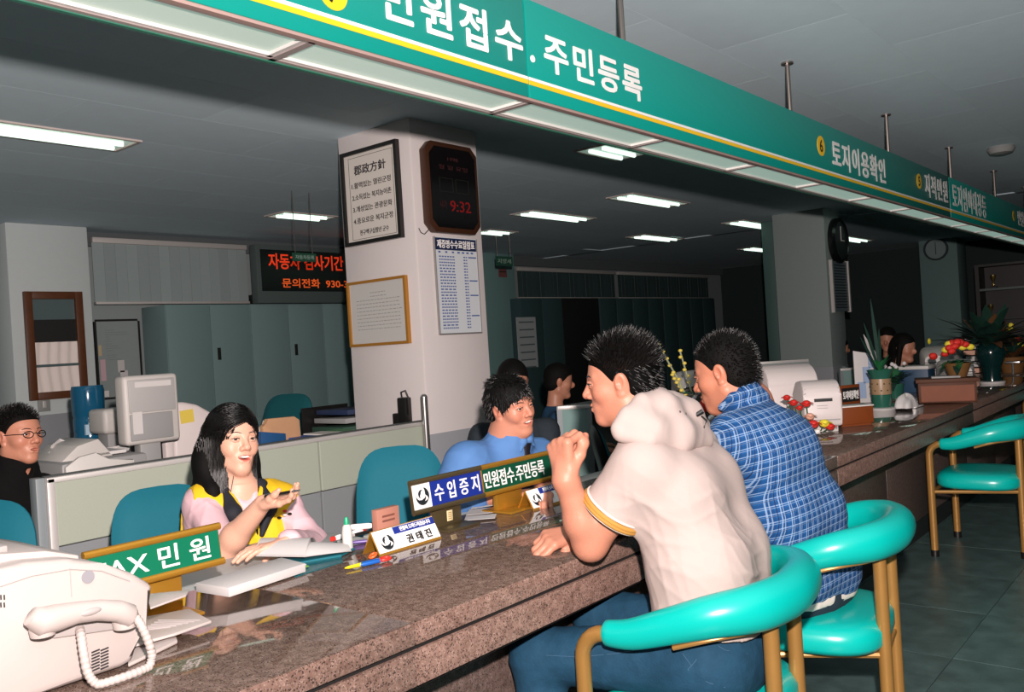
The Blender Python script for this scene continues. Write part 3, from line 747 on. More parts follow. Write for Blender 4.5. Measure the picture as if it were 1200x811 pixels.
# two black blocks standing in for the dark gaps over the cupboards below the display
for (xa, xb, lab) in ((311, 351, 'left black block for the dark gap on top of the steel cupboards'), (359, 398, 'right black block for the dark gap on top of the steel cupboards')):
    a, b = atX(xa, 350, XC - .05), atX(xb, 350, XC - .05)
    t = thing('dark_gap_block', lab, 'box', (XC - .25, (a.y + b.y) / 2, 1.88))
    g = G(); g.box((XC - .4, a.y, 1.88), (XC - .05, b.y, 1.99), .004); o = g.done('gap_block', m_slot, t); g = G(); g.box((XC - .405, a.y - .005, 1.97), (XC - .045, b.y + .005, 2.0), .003); g.done('lid', m_slot, t)
# small hanging office signs
m_sgn = M('small_sign_green', '#1f4a3a', .5)
for (a, b, s, X, lab) in (((343, 296), (371, 307), '자동차등록', -5.6, 'small dark green hanging office sign in front of the display board'), ((581, 300), (601, 312), '지방세', -6.6, 'small dark hanging office sign beside the pilaster right of the near column')):
    A, B = atX(*a, X), atX(*b, X)
    t = thing('hanging_office_sign', lab, 'sign', (X, (A.y + B.y) / 2, B.z))
    g = G(); g.box((X - .01, A.y, B.z), (X, B.y, A.z)); g.done('sign_plate', m_sgn, t, smooth=False)
    for y in (A.y + .03, B.y - .03):
        g = G(); g.cyl((X - .005, y, A.z), (X - .005, y, ZC), .003, n=6); g.done('chain', m_rod, t)
    text(s, t, M('sign_pale', '#8fa89c', .5), (X + .001, A.y + (B.y - A.y) * .1, B.z + (A.z - B.z) * .25), (0, 1, 0), (0, 0, 1), (B.y - A.y) * .8, (A.z - B.z) * .5, bold=.01)
# framed mirror, its reflection modelled with a glowing pale curtain on the left pilaster
FXm = XB + .354
A, B = atX(26, 343, FXm), atX(102, 466, FXm); zt = atX(60, 342, FXm).z; zb = atX(70, 467, FXm).z; y0 = atX(30, 410, FXm).y; y1 = atX(98, 400, FXm).y
t = thing('brown_framed_mirror', 'tall brown wooden framed mirror with modelled reflection, pale curtain and black band on the left pilaster', 'mirror', (FXm, (y0 + y1) / 2, zb))
fw = .065; m_brown = M('brown_wood', '#5a331a', .45, var=.2, scale=14)
for lo, hi, nm in (((y0, zb), (y0 + fw, zt), 'stile'), ((y1 - fw, zb), (y1, zt), 'stile'), ((y0 + fw, zb), (y1 - fw, zb + fw), 'rail'), ((y0 + fw, zt - fw), (y1 - fw, zt), 'rail')):
    g = G(); g.box((FXm, lo[0], lo[1]), (FXm + .04, hi[0], hi[1]), .004); g.done(nm, m_brown, t)
hh = zt - zb
g = G(); g.box((FXm, y0 + fw, zb + hh * .74), (FXm + .006, y1 - fw, zt - fw)); g.done('upper_pane', M('grey_pane', '#59686a', .2), t, smooth=False)
g = G(); g.box((FXm, y0 + fw, zb + hh * .53), (FXm + .010, y1 - fw, zb + hh * .74)); g.done('black_band', m_slot, t, smooth=False)  # black middle of the mirror's reflection, put in as a sheet
wy = y1 - y0 - 2 * fw
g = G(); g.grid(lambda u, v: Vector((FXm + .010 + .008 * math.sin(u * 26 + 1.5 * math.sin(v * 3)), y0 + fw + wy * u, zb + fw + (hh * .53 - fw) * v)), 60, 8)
g.done('curtain', M('curtain_reflection_glow', '#c9bdb6', .8, emit=.17, ecol='#e8d6cc'), t)  # reflected curtain, its brightness put in as emission
g = G(); g.box((FXm, y0 + fw, zb + fw), (FXm + .002, y1 - fw, zb + hh * .53)); g.done('lower_pane', MC['grey_pane'], t, smooth=False)
g = G(); g.box((FXm + .018, y0 + fw, zb + hh * .30), (FXm + .024, y1 - fw, zb + hh * .325)); g.done('glazing_bar', MC['grey_pane'], t, smooth=False)
c = atX(51, 474, FXm); tt = thing('wall_plate', 'small grey switch plate under the brown framed pane', 'switch', (FXm, c.y, c.z))
g = G(); g.box((FXm, c.y - .05, c.z - .06), (FXm + .02, c.y + .05, c.z + .06), .005); g.done('plate', M('plate_grey', '#8c8f8c', .5), tt); g = G(); g.box((FXm + .02, c.y - .015, c.z - .03), (FXm + .026, c.y + .015, c.z + .03), .003); g.done('rocker', m_rail, tt)
# notice board leaning left of cupboards
NX = XB + .035
A, B = atX(110, 377, NX), atX(164, 464, NX)
t = thing('notice_board', 'grey framed wall chart with pink and white slips left of the steel cupboards', 'notice board', (NX, (A.y + B.y) / 2, B.z))
zb = atX(125, 466, NX).z; y0, y1 = A.y + .02, atX(164, 420, NX).y
g = G(); g.box((NX - .02, y0, zb), (NX - .004, y1, A.z)); g.done('board', M('board_grey', '#8d9796', .5, var=.04), t, smooth=False)
g = G()
for lo, hi in (((y0 - .02, zb), (y0, A.z)), ((y1, zb), (y1 + .02, A.z)), ((y0, A.z), (y1, A.z + .02)), ((y0, zb - .02), (y1, zb))): g.box((NX - .03, lo[0], lo[1]), (NX, hi[0], hi[1]))
g.done('frame', m_slot, t, smooth=False)
hh, ww = A.z - zb, y1 - y0
for u, v, w_, h_, c in ((.45, .32, .16, .16, '#c8c4c2'), (.5, .24, .18, .1, '#d0cccc'), (.04, .22, .12, .28, '#c9a8b0'), (.02, .55, .07, .14, '#c0ab85'), (.06, .01, .14, .08, '#d8d4d2')):
    g = G(); g.box((NX - .004, y0 + ww * u, zb + hh * v), (NX - .001, y0 + ww * (u + w_), zb + hh * (v + h_))); g.done('paper_slip', M('slip' + c, c, .7), t, smooth=False)
g = G()
for k in range(14): g.box((NX - .004, y0 + ww * .2, zb + hh * (.88 - k * .03)), (NX - .003, y0 + ww * (.2 + .6 * random.random()), zb + hh * (.887 - k * .03)))
g.done('faint_print', M('faint_board', '#7d8786', .6), t, smooth=False)
# wall calendar of lines right of the column, and small red paper on mid pilaster
X_ = XB + .55
A, B = atX(605, 372, X_), atX(631, 430, X_)
t = thing('printed_wall_list', 'pale printed list hanging in the dim area right of the near column', 'notice', (X_, (A.y + B.y) / 2, B.z))
g = G(); g.box((X_ - .01, A.y, B.z), (X_, B.y, A.z)); g.done('sheet', M('list_paper', '#a7aeb0', .6), t, smooth=False)
for k in range(7):
    v = A.z - .06 - (A.z - B.z - .08) * k / 6; g = G(); g.box((X_, A.y + .05, v - .02), (X_ + .002, B.y - .05, v)); g.done('text_band', M('list_ink', '#5d6a6c', .7), t, smooth=False)
X_ = XB + .302; A, B = atX(584, 315, X_), atX(594, 325, X_)
t = thing('red_notice', 'small faded red paper pinned on the pilaster right of the near column', 'notice', (X_, (A.y + B.y) / 2, B.z))
g = G(); g.box((X_ - .002, A.y, B.z), (X_ + .004, B.y, A.z)); g.done('sheet', M('faded_red', '#7a4a45', .7), t, smooth=False)
g = G(); g.box((X_ + .004, A.y + .02, A.z - .05), (X_ + .005, B.y - .02, A.z - .03)); g.done('printed_line', m_ink2, t, smooth=False)

# ---- second column: round black clock seen edge on and a framed strip; far column clock
Yc = atX(973, 280, COLX + .05)
t = thing('round_wall_clock', 'black round wall clock mounted side on to view on the second column', 'clock', (COLX, Yc.y, Yc.z))
rz_ = .26; R = Matrix.Rotation(math.pi / 2, 3, 'Y')
cyc = c2.y + .34
cz = atX(973, 280, COLX + .06).z
g = G(); g.lathe([(.0, 0), (rz_, 0), (rz_, .05), (rz_ - .03, .075), (rz_ - .04, .06), (0, .058)], (COLX, cyc, cz), 36, R); g.done('case', M('clock_black', '#0d0f10', .25), t)
g = G(); g.lathe([(0, .0585), (rz_ - .045, .0585), (rz_ - .045, .061), (0, .061)], (COLX, cyc, cz), 32, R); g.done('dial', M('dial_dark', '#1d2526', .3), t)
g = G(); g.box((COLX + .06, cyc - .006, cz), (COLX + .066, cyc + .006, cz + .16)); g.done('hand', M('pale_hand', '#c9c9c4', .5), t); g = G(); g.box((COLX + .06, cyc, cz - .006), (COLX + .066, cyc + .10, cz + .006)); g.done('hand', MC['pale_hand'], t)
A, B = atX(968, 305, COLX + .02), atX(985, 365, COLX + .02)
t = thing('framed_strip', 'narrow framed chart hanging under the round black clock on the second column', 'notice', (COLX, cyc, B.z))
g = G(); g.box((COLX, c2.y + .10, B.z), (COLX + .02, c2.y + .60, A.z)); g.done('sheet', M('strip_blue', '#5c6b73', .5), t, smooth=False)
for y in (c2.y + .07, c2.y + .60): 
    g = G(); g.box((COLX, y, B.z - .01), (COLX + .035, y + .03, A.z + .01)); g.done('side_rail', m_rail, t, smooth=False)
g = G()
for k in range(16):
    v = A.z - .04 - k * (A.z - B.z - .06) / 16; g.box((COLX + .02, c2.y + .16, v - .012), (COLX + .0215, c2.y + .55, v))
g.done('printed_lines', m_slot, t, smooth=False)
c = atY(1097, 292, c3.y); t = thing('far_wall_clock', 'round dim wall clock with dark rim on the farthest column', 'clock', (c.x, c3.y, c.z))
R = Matrix.Rotation(math.pi / 2, 3, 'X')
g = G(); g.lathe([(.0, 0), (.19, 0), (.19, .05), (.165, .05), (.16, .03), (0, .03)], (c.x, c3.y, c.z), 32, R); g.done('rim', M('clock_navy', '#1b2730', .4), t)
g = G(); g.lathe([(0, .03), (.158, .03), (.158, .034), (0, .034)], (c.x, c3.y, c.z), 32, R); g.done('dial', M('dial_grey', '#7d9292', .5), t)
g = G(); g.box((c.x - .005, c3.y - .04, c.z), (c.x + .005, c3.y - .034, c.z + .12)); g.done('hand', m_slot, t); g = G(); g.box((c.x - .005, c3.y - .04, c.z - .09), (c.x + .005, c3.y - .034, c.z)); g.done('hand', m_slot, t)
# narrow pipe duct beside second column
pd = atY(901, 300, c2.y + .5)
t = thing('cable_duct', 'dark green ribbed duct rising beside the second column', 'duct', (pd.x, c2.y + .5, 0))
g = G(); g.box((pd.x - .06, c2.y + .45, 0), (pd.x + .10, c2.y + .6, ZC), .01); g.done('duct_body', M('duct_green', '#3f5a57', .6), t)
# dark shelving at far right
SY = 13.3; A = atY(1142, 320, SY); 
t = thing('dark_shelf_unit', 'tall dark open shelf unit with shiny trophies at the far right end', 'shelf', (-1.9, SY, 0))
x0 = A.x; x1 = x0 + 1.8; m_dk = M('dark_wood', '#171412', .5)
for lo, hi, nm in (((x0, SY, 0), (x0 + .05, SY + .4, 1.98), 'side_panel'), ((x1 - .05, SY, 0), (x1, SY + .4, 1.98), 'side_panel'), ((x0, SY + .36, 0), (x1, SY + .4, 1.98), 'back_panel')):
    g = G(); g.box(lo, hi); g.done(nm, m_dk, t, smooth=False)
for z in (.4, .9, 1.22, 1.62, 1.95):
    g = G(); g.box((x0 + .05, SY, z), (x1 - .05, SY + .36, z + .03)); g.done('shelf_board', m_dk if z != 1.62 else M('shelf_edge', '#4d5a58', .4), t, smooth=False)
for k, (x, z) in enumerate(((.2, 1.65), (.62, 1.65), (.66, 1.25), (.15, 1.25), (1.0, 1.25))):
    q = thing('trophy', 'small shiny trophy in the dark far shelf, ' + ('upper row, left', 'upper row, second', 'middle row, second', 'middle row, left', 'middle row, right')[k], 'trophy', (x0 + x, SY + .12, z), 0, 'trophies in the far shelf')
    g = G(); g.lathe([(.03, 0), (.035, .02), (.012, .04), (.012, .09), (.035, .14), (.038, .18), (.02, .18)], (x0 + x, SY + .12, z), 12); g.done('cup', M('trophy_metal', '#b79a5c', .2, metal=.9), q)
    g = G(); g.box((x0 + x - .04, SY + .08, z), (x0 + x + .04, SY + .16, z + .025)); g.done('plinth', m_slot, q, smooth=False)
# ================================================================ THINGS ON THE COUNTER AND DESKS
m_fax = M('fax_plastic', '#b9aea9', .42, var=.01); m_faxg = M('fax_grey', '#a9a29f', .5); m_sheet = M('white_sheet', '#c4c0be', .6)
m_goldp = M('gold_metal', '#b8862f', .3, metal=.55); m_bronze = M('bronze_metal', '#5d5138', .35, metal=.5)
m_pgreen = M('plate_green', '#08674a', .35); m_pgreen2 = M('plate_dark_green', '#0f4a33', .35); m_pblue = M('plate_blue', '#1c2f86', .35)
YV = Vector((0, 1, 0)); ZV = Vector((0, 0, 1)); XV = Vector((1, 0, 0))
def slab(px, z0, z1, name, mat, parent, bev=.0, smooth=True):
    P = [atZ(x, y, z1) for x, y in px]
    g = G(); g.prism([(p.x, p.y) for p in P], (0, 0, z0), XV, YV, ZV, z1 - z0, bev); return g.done(name, mat, parent, smooth)
# ---- fax machine with handset
FXX = -1.57
fx = thing('fax_machine', 'large white fax machine with a side handset and coiled cord in the lower left corner', 'fax machine', (-1.73, .55, CZ))
prof_px = [(142, 784), (158, 776), (164, 732), (182, 687), (155, 671), (120, 660), (82, 655), (30, 659), (-40, 676), (-120, 706), (-170, 745), (-190, 860), (-30, 866)]
pr = [atX(x, y, FXX) for x, y in prof_px]
for q in (0, -1, -2): pr[q].z = CZ + .004
pr[1].z = CZ + .01
poly = [(p.y, p.z) for p in pr]
g = G(); g.prism(poly, (FXX - .33, 0, 0), YV, ZV, XV, .33, .012); g.done('body', m_fax, fx, ang=50)
yc0, yc1 = poly[8][0], poly[4][0]
def arc_plate(x0, x1, dy, z_off, name, mat, idx=(7, 6, 5, 4), th=.012):
    top = [(poly[i][0] + dy, poly[i][1] + z_off) for i in idx]; lo = [(y, z - th) for y, z in reversed(top)]
    g = G(); g.prism(top + lo, (x0, 0, 0), YV, ZV, XV, x1 - x0, .003); return g.done(name, mat, fx)
arc_plate(FXX - .31, FXX - .045, -.02, .014, 'top_cover', m_fax, (9, 8, 7, 6, 5))
arc_plate(FXX - .30, FXX - .07, .0, .022, 'control_panel', m_faxg, (8, 7))
# raised document guide
q0, q1, q2 = atX(0, 640, FXX - .10), atX(26, 655, FXX - .10), atX(52, 668, FXX - .10)
g = G(); g.prism([(q0.y - .14, q0.z + .03), (q0.y, q0.z), (q1.y, q1.z - .0), (q2.y + .02, q2.z - .01), (q2.y, q2.z - .03), (q1.y - .01, q1.z - .03), (q0.y - .14, q0.z - .04)], (FXX - .12, 0, 0), YV, ZV, XV, .02, .003); g.done('document_guide', m_fax, fx)
g = G(); g.prism([(q0.y - .14, q0.z + .03), (q0.y, q0.z), (q1.y, q1.z), (q1.y, q1.z - .012), (q0.y, q0.z - .012), (q0.y - .14, q0.z + .018)], (FXX - .32, 0, 0), YV, ZV, XV, .21, .002); g.done('document_tray', m_fax, fx)
# recessed side line, vents, badge
sd = FXX + .0005
g = G()
for lo, hi in (((82, 666), (82, 700)),):
    a, b = atX(*lo, sd), atX(*hi, sd); g.box((sd - .001, a.y - .0008, b.z), (sd + .0006, a.y + .0008, a.z))
arcp = [atX(x, y, sd) for x, y in ((-20, 694), (10, 684), (37, 675), (82, 667), (119, 669), (152, 681))]
g.tube([(sd, p.y, p.z) for p in arcp], .0012, 5); g.done('panel_seam', m_faxg, fx)
b = atX(103, 676, sd); g = G(); g.tube([(sd - .001, b.y, b.z), (sd + .002, b.y, b.z)], .011, 24); g.done('round_badge', M('badge_grey', '#a7a4aa', .35, metal=.3), fx)
m_vent = M('vent_dark', '#2b2628', .7)
for cx_ in (112, 122.5):
    for k in range(7):
        c = atX(cx_, 763 + k * 3.6 - (cx_ - 112) * .22, sd); g = G(); g.rbox((sd, c.y, c.z), (.0008, .0072, .0013), Matrix.Rotation(.1, 3, 'X')); g.done('vent_slot', m_vent, fx, smooth=False)
for k in range(2):
    for j in range(2):
        c = atX(1 + j * 4, 700 + k * 9, sd); g = G(); g.box((sd - .0005, c.y - .001, c.z - .004), (sd + .0008, c.y + .001, c.z + .004)); g.done('vent_slot', m_vent, fx, smooth=False)
# cradle and handset
cr = [atX(x, y, FXX) for x, y in ((45, 716), (60, 748), (150, 735), (152, 716))]
g = G(); g.prism([(p.y, p.z) for p in cr], (FXX - .004, 0, 0), YV, ZV, XV, .012, .004); g.done('cradle', m_faxg, fx)
hs = None
hp = [atX(x, y, FXX + .03) for x, y in ((36, 722), (48, 728), (66, 724), (90, 718), (115, 715), (138, 716), (152, 722), (158, 722))]
rr_ = [.016, .0235, .0225, .0185, .018, .0185, .0205, .013]
g = G(); g.tube(hp, rr_, 20, flat=.9, up=(1, 0, 0)); hs = g.done('handset', m_fax, fx, ang=70)
for x, y in ((50, 739), (146, 730)):
    c = atX(x, y, FXX + .02); g = G(); g.lathe([(.019, -.008), (.021, .004), (.018, .012)], c, 18); g.done('ear_cup', m_fax, hs)
gp = [atX(x, y, FXX + .046) for x, y in ((82, 716), (100, 712), (130, 713))]
g = G(); g.sph(atX(106, 717, FXX + .044), .02, (.25, 1.0, .32)); g.done('grip_recess', m_faxg, hs)
# coiled cord
cp = [atX(x, y, X_) for x, y, X_ in ((158, 722, FXX + .035), (166, 734, FXX + .05), (174, 752, FXX + .055), (178, 770, FXX + .055), (172, 785, FXX + .055), (155, 796, FXX + .06), (132, 803, FXX + .06), (113, 801, FXX + .055), (103, 788, FXX + .05), (98, 765, FXX + .045), (95, 745, FXX + .03), (93, 736, FXX + .005))]
fine = []
for i in range(len(cp) - 1):
    p0, p1, p2, p3 = cp[max(i - 1, 0)], cp[i], cp[i + 1], cp[min(i + 2, len(cp) - 1)]
    for q in range(14):
        u = q / 14; fine.append(.5 * ((2 * p1) + (p2 - p0) * u + (2 * p0 - 5 * p1 + 4 * p2 - p3) * u * u + (3 * p1 - p0 - 3 * p2 + p3) * u ** 3))
for v in fine: v.z = max(v.z, CZ + .009)
g = G(); g.tube(fine, [.0078 if k % 4 < 2 else .0069 for k in range(len(fine))], 10); g.done('coiled_cord', m_fax, fx, ang=80)
# output trays
slab([(150, 726), (222, 713), (248, 727), (205, 742), (150, 757)], CZ + .014, CZ + .020, 'output_tray', m_fax, fx, .002)
slab([(150, 745), (206, 744), (208, 750), (150, 778)], CZ + .001, CZ + .008, 'lower_tray', m_fax, fx, .002)
for k in range(6):
    a, b = atZ(165 + k * 4, 731 - k * 2.4 + 8, CZ + .021), atZ(200 + k * 7, 722 + 14 - k * 1.6 - 1, CZ + .021)
    g = G(); g.tube([a, b], .0016, 5); g.done('tray_rib', m_faxg, fx)
slab([(172, 696), (222, 691), (218, 697), (176, 712)], CZ + .085, CZ + .089, 'paper_lip', m_fax, fx, .001)

# ---- nameplates
m_emb = M('emblem_ink', '#1d2428', .5)
def emblem(t, o, xd, yd, s):
    xd, yd = Vector(xd), Vector(yd); n = xd.cross(yd)
    def cres(c, r0, r1, a0, a1):
        g = G(); N = 14; top = []; bot = []
        for k in range(N + 1):
            a = a0 + (a1 - a0) * k / N; w_ = math.sin(math.pi * k / N)
            top.append((c[0] + r1 * math.cos(a), c[1] + r1 * math.sin(a))); bot.append((c[0] + (r1 - (r1 - r0) * w_ - .002) * math.cos(a), c[1] + (r1 - (r1 - r0) * w_ - .002) * math.sin(a)))
        for k in range(N):
            v = [o + xd * (x * s) + yd * (y * s) + n * .0004 for x, y in (top[k], top[k + 1], bot[k + 1], bot[k])]; g.raw(v, [(0, 1, 2, 3)])
        return g.done('emblem', m_emb, t, smooth=False)
    cres((0, 0), .24, .44, math.radians(170), math.radians(345)); cres((.05, .0), .16, .42, math.radians(-30), math.radians(80)); cres((-.05, .1), .05, .22, math.radians(60), math.radians(250))
    cres((.0, -.05), .1, .24, math.radians(200), math.radians(380))
def nameplate(label, y0, y1, X, z0, z1, panels, stand, mfr, mstand, name='counter_nameplate'):
    """bar with a lettered insert on a stand, facing the customers (+X), leaning back a little"""
    t = thing(name, label, 'nameplate', (X, (stand[0] + stand[1]) / 2, CZ), 0)
    lean = .12; R = Matrix.Rotation(-lean, 3, 'Y'); up = Vector((-math.sin(lean), 0, math.cos(lean))); nn = Vector((math.cos(lean), 0, math.sin(lean)))
    H_ = (z1 - z0) / math.cos(lean); o = Vector((X, 0, z0))
    def P(y, v, d=0): return o + YV * y + up * v + nn * d
    def bar(ya, yb, va, vb, d0, d1, nm, mt, bev=.002, par=t):
        g = G(); g.prism([(ya, va), (yb, va), (yb, vb), (ya, vb)], o + nn * d0, YV, up, nn, d1 - d0, bev); return g.done(nm, mt, par)
    bar(y0, y1, 0, H_, -.012, 0, 'backing_bar', mfr)
    for va, vb in ((H_ - .010, H_ + .002), (-.002, .010)):
        g = G(); v = (va + vb) / 2; g.tube([P(y0 - .003, v, .000), P(y1 + .003, v, .000)], .0085, 12); g.done('edge_tube', mfr, t)
    for ya, yb, mt, s, mtx, box in panels:
        bar(ya, yb, .009, H_ - .009, 0, .003, 'insert', mt, 0)
        if s == '@': emblem(t, P((ya + yb) / 2, H_ * .5, .0032), YV, up, min(yb - ya, H_) * .85)
        elif s: text(s, t, mtx, P(box[0], H_ * .23, .003), YV, up, box[1] - box[0], H_ * .54, bold=.015)
    sa, sb = stand
    g = G(); g.box((X - .03, sa, CZ + .006), (X - .012, sb, z0 + .03), .002); g.done('stand_post', mstand, t)
    g = G(); g.box((X - .07, sa - .012, CZ), (X + .055, sb + .012, CZ + .007), .002); g.done('stand_base', mstand, t)
    return t
Xp = -1.80
yy0, yy1 = atX(101, 647, Xp).y, atX(258, 613, Xp).y; zt = atX(258, 615, Xp).z; zb = atX(258, 660, Xp).z
tx0, tx1 = atX(113, 690, Xp).y, atX(246, 640, Xp).y
nameplate('gold edged green nameplate beside the fax machine on a gold stand', yy0, yy1, Xp, zb, zt, [(yy0 + .004, yy1 - .004, m_pgreen, 'FAX 민 원', m_wht, (tx0, tx1))], (atX(170, 690, Xp).y, atX(217, 690, Xp).y), m_goldp, m_goldp)
Xp = -1.86
ya, ym_, yb = atX(484, 575, Xp).y, atX(566, 560, Xp).y, atX(652, 545, Xp).y
zt, zb = atX(566, 547, Xp).z, atX(567, 582, Xp).z
e1 = atX(505, 570, Xp).y
t = nameplate('blue nameplate with a black and white emblem on a bronze stand', ya, ym_ - .002, Xp, zb, zt,
          [(ya + .003, e1, m_wht, '@', None, None), (e1, ym_ - .005, m_pblue, '수 입 증 지', m_wht, (atX(510, 575, Xp).y, atX(562, 565, Xp).y))], (atX(512, 600, Xp).y, atX(544, 600, Xp).y), m_bronze, m_bronze)
g = G(); q = atX(527, 604, Xp - .012); g.box((Xp - .013, q.y - .012, q.z - .016), (Xp - .0105, q.y + .012, q.z + .016), .001); o = g.done('sticker', M('sticker_cream', '#d8c79a', .5), t)
for k in range(4):
    g = G(); g.box((Xp - .0106, q.y - .008, q.z - .010 + k * .006), (Xp - .0102, q.y + .008, q.z - .008 + k * .006)); g.done('sticker_line', m_goldp, o, smooth=False)
nameplate('dark green nameplate on a gold stand, partly behind the raised forearm', ym_ + .002, yb, Xp, zb, zt,
          [(ym_ + .005, yb - .003, m_pgreen2, '민원접수.주민등록', m_wht, (atX(568, 560, Xp).y, atX(638, 548, Xp).y))], (atX(586, 590, Xp).y, atX(616, 590, Xp).y), m_goldp, m_goldp)
def tent(label, px0, px1, head, name, zr=.062):
    A, B = atZ(*px0, CZ), atZ(*px1, CZ); X0 = (A.x + B.x) / 2; y0, y1 = A.y, B.y
    t = thing('desk_name_tent', label, 'name plate', (X0 - .03, (y0 + y1) / 2, CZ)); d = .035
    g = G(); th = .003; out = [(-d, 0), (0, zr), (d, 0), (d - th * 1.4, 0), (0, zr - th * 2.4), (-d + th * 1.4, 0)]
    g.prism([(x, z) for x, z in out], (X0 - d, y0, CZ), XV, ZV, YV, y1 - y0, 0); g.done('tent_sheet', m_goldp, t, smooth=False)
    up = Vector((-d, 0, zr)).normalized(); L = math.hypot(d, zr); nn = YV.cross(up); o = Vector((X0, 0, CZ)) + nn * .0006
    def pan(ya, yb, va, vb, mt, nm, dd=.0): g = G(); g.prism([(ya, va), (yb, va), (yb, vb), (ya, vb)], o + nn * dd, YV, up, nn, .0012); g.done(nm, mt, t, smooth=False)
    w_ = y1 - y0
    pan(y0 + .002, y1 - .002, .006, L - .003, m_wht, 'white_card'); pan(y0 + w_ * .32, y1 - .003, L * .66, L - .004, m_pblue, 'blue_band', .001)
    emblem(t, o + nn * .0016 + YV * (y0 + w_ * .17) + up * L * .45, YV, up, L * .7)
    if head: text(head, t, m_wht, o + nn * .0022 + YV * (y0 + w_ * .42) + up * L * .72, YV, up, w_ * .5, L * .18, bold=.02)
    if name: text(name, t, m_ink, o + nn * .0014 + YV * (y0 + w_ * .47) + up * L * .18, YV, up, w_ * .40, L * .34, bold=.04)
    return t
tent('white name tent with a blue band at the front edge of the counter', (443, 652), (520, 631), '친절히 도와드리겠습니다', '권 태 진')
tent('second white name tent half hidden behind the raised forearm', (622, 598), (672, 586), '친절히 모시겠습니다', '')

# ---- woman's books and desk mat
t = thing('desk_mat', 'teal sheet of desk mat under the open book at the clerk side of the counter', 'desk mat', (-1.95, 1.35, CZ)); 
slab([(345, 676), (402, 658), (395, 634), (338, 652)], CZ + .0005, CZ + .002, 'mat_sheet', M('mat_teal', '#12606a', .25), t)
t = thing('closed_ledger', 'thick white ledger lying flat beside the nameplate in front of the woman', 'book', (-1.93, 1.12, CZ))
slab([(229, 683), (330, 653), (358, 660), (268, 689)], CZ + .004, CZ + .026, 'page_block', m_sheet, t, .002); slab([(228, 685), (330, 654), (359, 661), (268, 692)], CZ + .002, CZ + .005, 'cover', m_sheet, t)
slab([(240, 690), (300, 675), (310, 680), (255, 697)], CZ + .0021, CZ + .0035, 'loose_sheet', m_sheet, t)
t = thing('open_book', 'open book with curling white pages and a teal cover in front of the woman', 'book', (-2.0, 1.45, CZ))
slab([(336, 661), (400, 650), (416, 642), (366, 638), (320, 648)], CZ + .002, CZ + .007, 'cover', M('cover_teal', '#1a6672', .4), t)
A, B, C_, D_ = atZ(302, 654, CZ + .02), atZ(352, 659, CZ + .02), atZ(366, 641, CZ + .02), atZ(318, 636, CZ + .02)
def pg(off, hgt, P0, P1, P2, P3, tp=0):
    def f(u, v):
        a = P0.lerp(P1, u); b = P3.lerp(P2, u); p = a.lerp(b, v); s = math.sin(math.pi * (.06 + .88 * v)); p = p.copy(); p.z = CZ + .004 + off * .6 + hgt * s ** .55 * (1 - .55 * u * tp); return p
    return f
A, B, C_, D_ = atZ(300, 659, CZ + .004), atZ(358, 660, CZ + .004), atZ(372, 645, CZ + .004), atZ(312, 645, CZ + .004)
for k in range(3):
    g = G(); g.grid(pg(.002 * k, .040 + .003 * k, A, B, C_, D_), 16, 12); g.done('curled_page', m_sheet, t)
A, B, C_, D_ = atZ(358, 658, CZ + .004), atZ(412, 649, CZ + .004), atZ(404, 640, CZ + .004), atZ(368, 645, CZ + .004)
for k in range(4):
    g = G(); g.grid(pg(.003 * k, .036 - .007 * k, A, B, C_, D_, 1), 12, 10); g.done('page', m_sheet, t)
p = atZ(358, 662, CZ + .01); g = G(); g.box((p.x - .01, p.y - .008, CZ + .005), (p.x + .004, p.y + .008, CZ + .0065)); g.done('green_tab', M('tab_green', '#6fae3a', .5), t)

# ---- small stationery
def pen(label, a, b, r, mbody, mtip=None, z=CZ, cat='pen', name='pen'):
    A, B = atZ(*a, z + r), atZ(*b, z + r); t = thing(name, label, cat, ((A.x + B.x) / 2, (A.y + B.y) / 2, z))
    d = (B - A)
    g = G(); g.tube([A, A + d * .15, A + d * .85, B], [r * .8, r, r, r * .8], 10); g.done('barrel', mbody, t)
    g = G(); g.tube([B, B + d.normalized() * r * 3], [r * .7, r * .2], 8); g.done('tip', mtip or m_black, t)
    g = G(); g.tube([A - d.normalized() * r * 1.5, A], [r * .9, r * .95], 10); g.done('cap', mtip or m_black, t); return t
m_red = M('red_plastic', '#d2342a', .35); m_yelp = M('yellow_plastic', '#e6c81e', .35); m_bluep = M('blue_plastic', '#1f5fb4', .35); m_purp = M('purple_plastic', '#5a3f8a', .4); m_capg = M('green_cap', '#1f9a70', .35)
A, B = atZ(404, 666, CZ + .008), atZ(452, 655, CZ + .008)
t = thing('craft_cutter', 'small craft cutter with yellow tip, blue body and red loop on the granite', 'cutter', ((A.x + B.x) / 2, (A.y + B.y) / 2, CZ))
d = B - A
g = G(); g.tube([A, A + d * .08, A + d * .45], [.0015, .004, .0055], 10); g.done('yellow_tip', m_yelp, t)
g = G(); g.tube([A + d * .35, A + d * .42, A + d * .8, A + d * .88], [.005, .009, .0095, .006], 10, flat=.7); g.done('blue_grip', m_bluep, t)
c = A + d * .98; g = G(); g.tube([c + Vector((.011 * math.cos(a), .016 * math.sin(a), .001)) for a in np.linspace(0, 2 * math.pi, 17)[:-1]], .0045, 8, closed=True); g.done('red_loop', m_red, t)
c = atZ(437, 651, CZ + .012); g = G(); g.tube([c + Vector((.008 * math.cos(a), .010 * math.sin(a), .004 * math.sin(a))) for a in np.linspace(0, 2 * math.pi, 15)[:-1]], .0035, 8, closed=True); g.done('orange_loop', M('orange_plastic', '#d9622a', .4), t)
c = atZ(408, 645, CZ); t = thing('glue_bottle', 'white glue bottle with a green cap standing beside the open book', 'bottle', c)
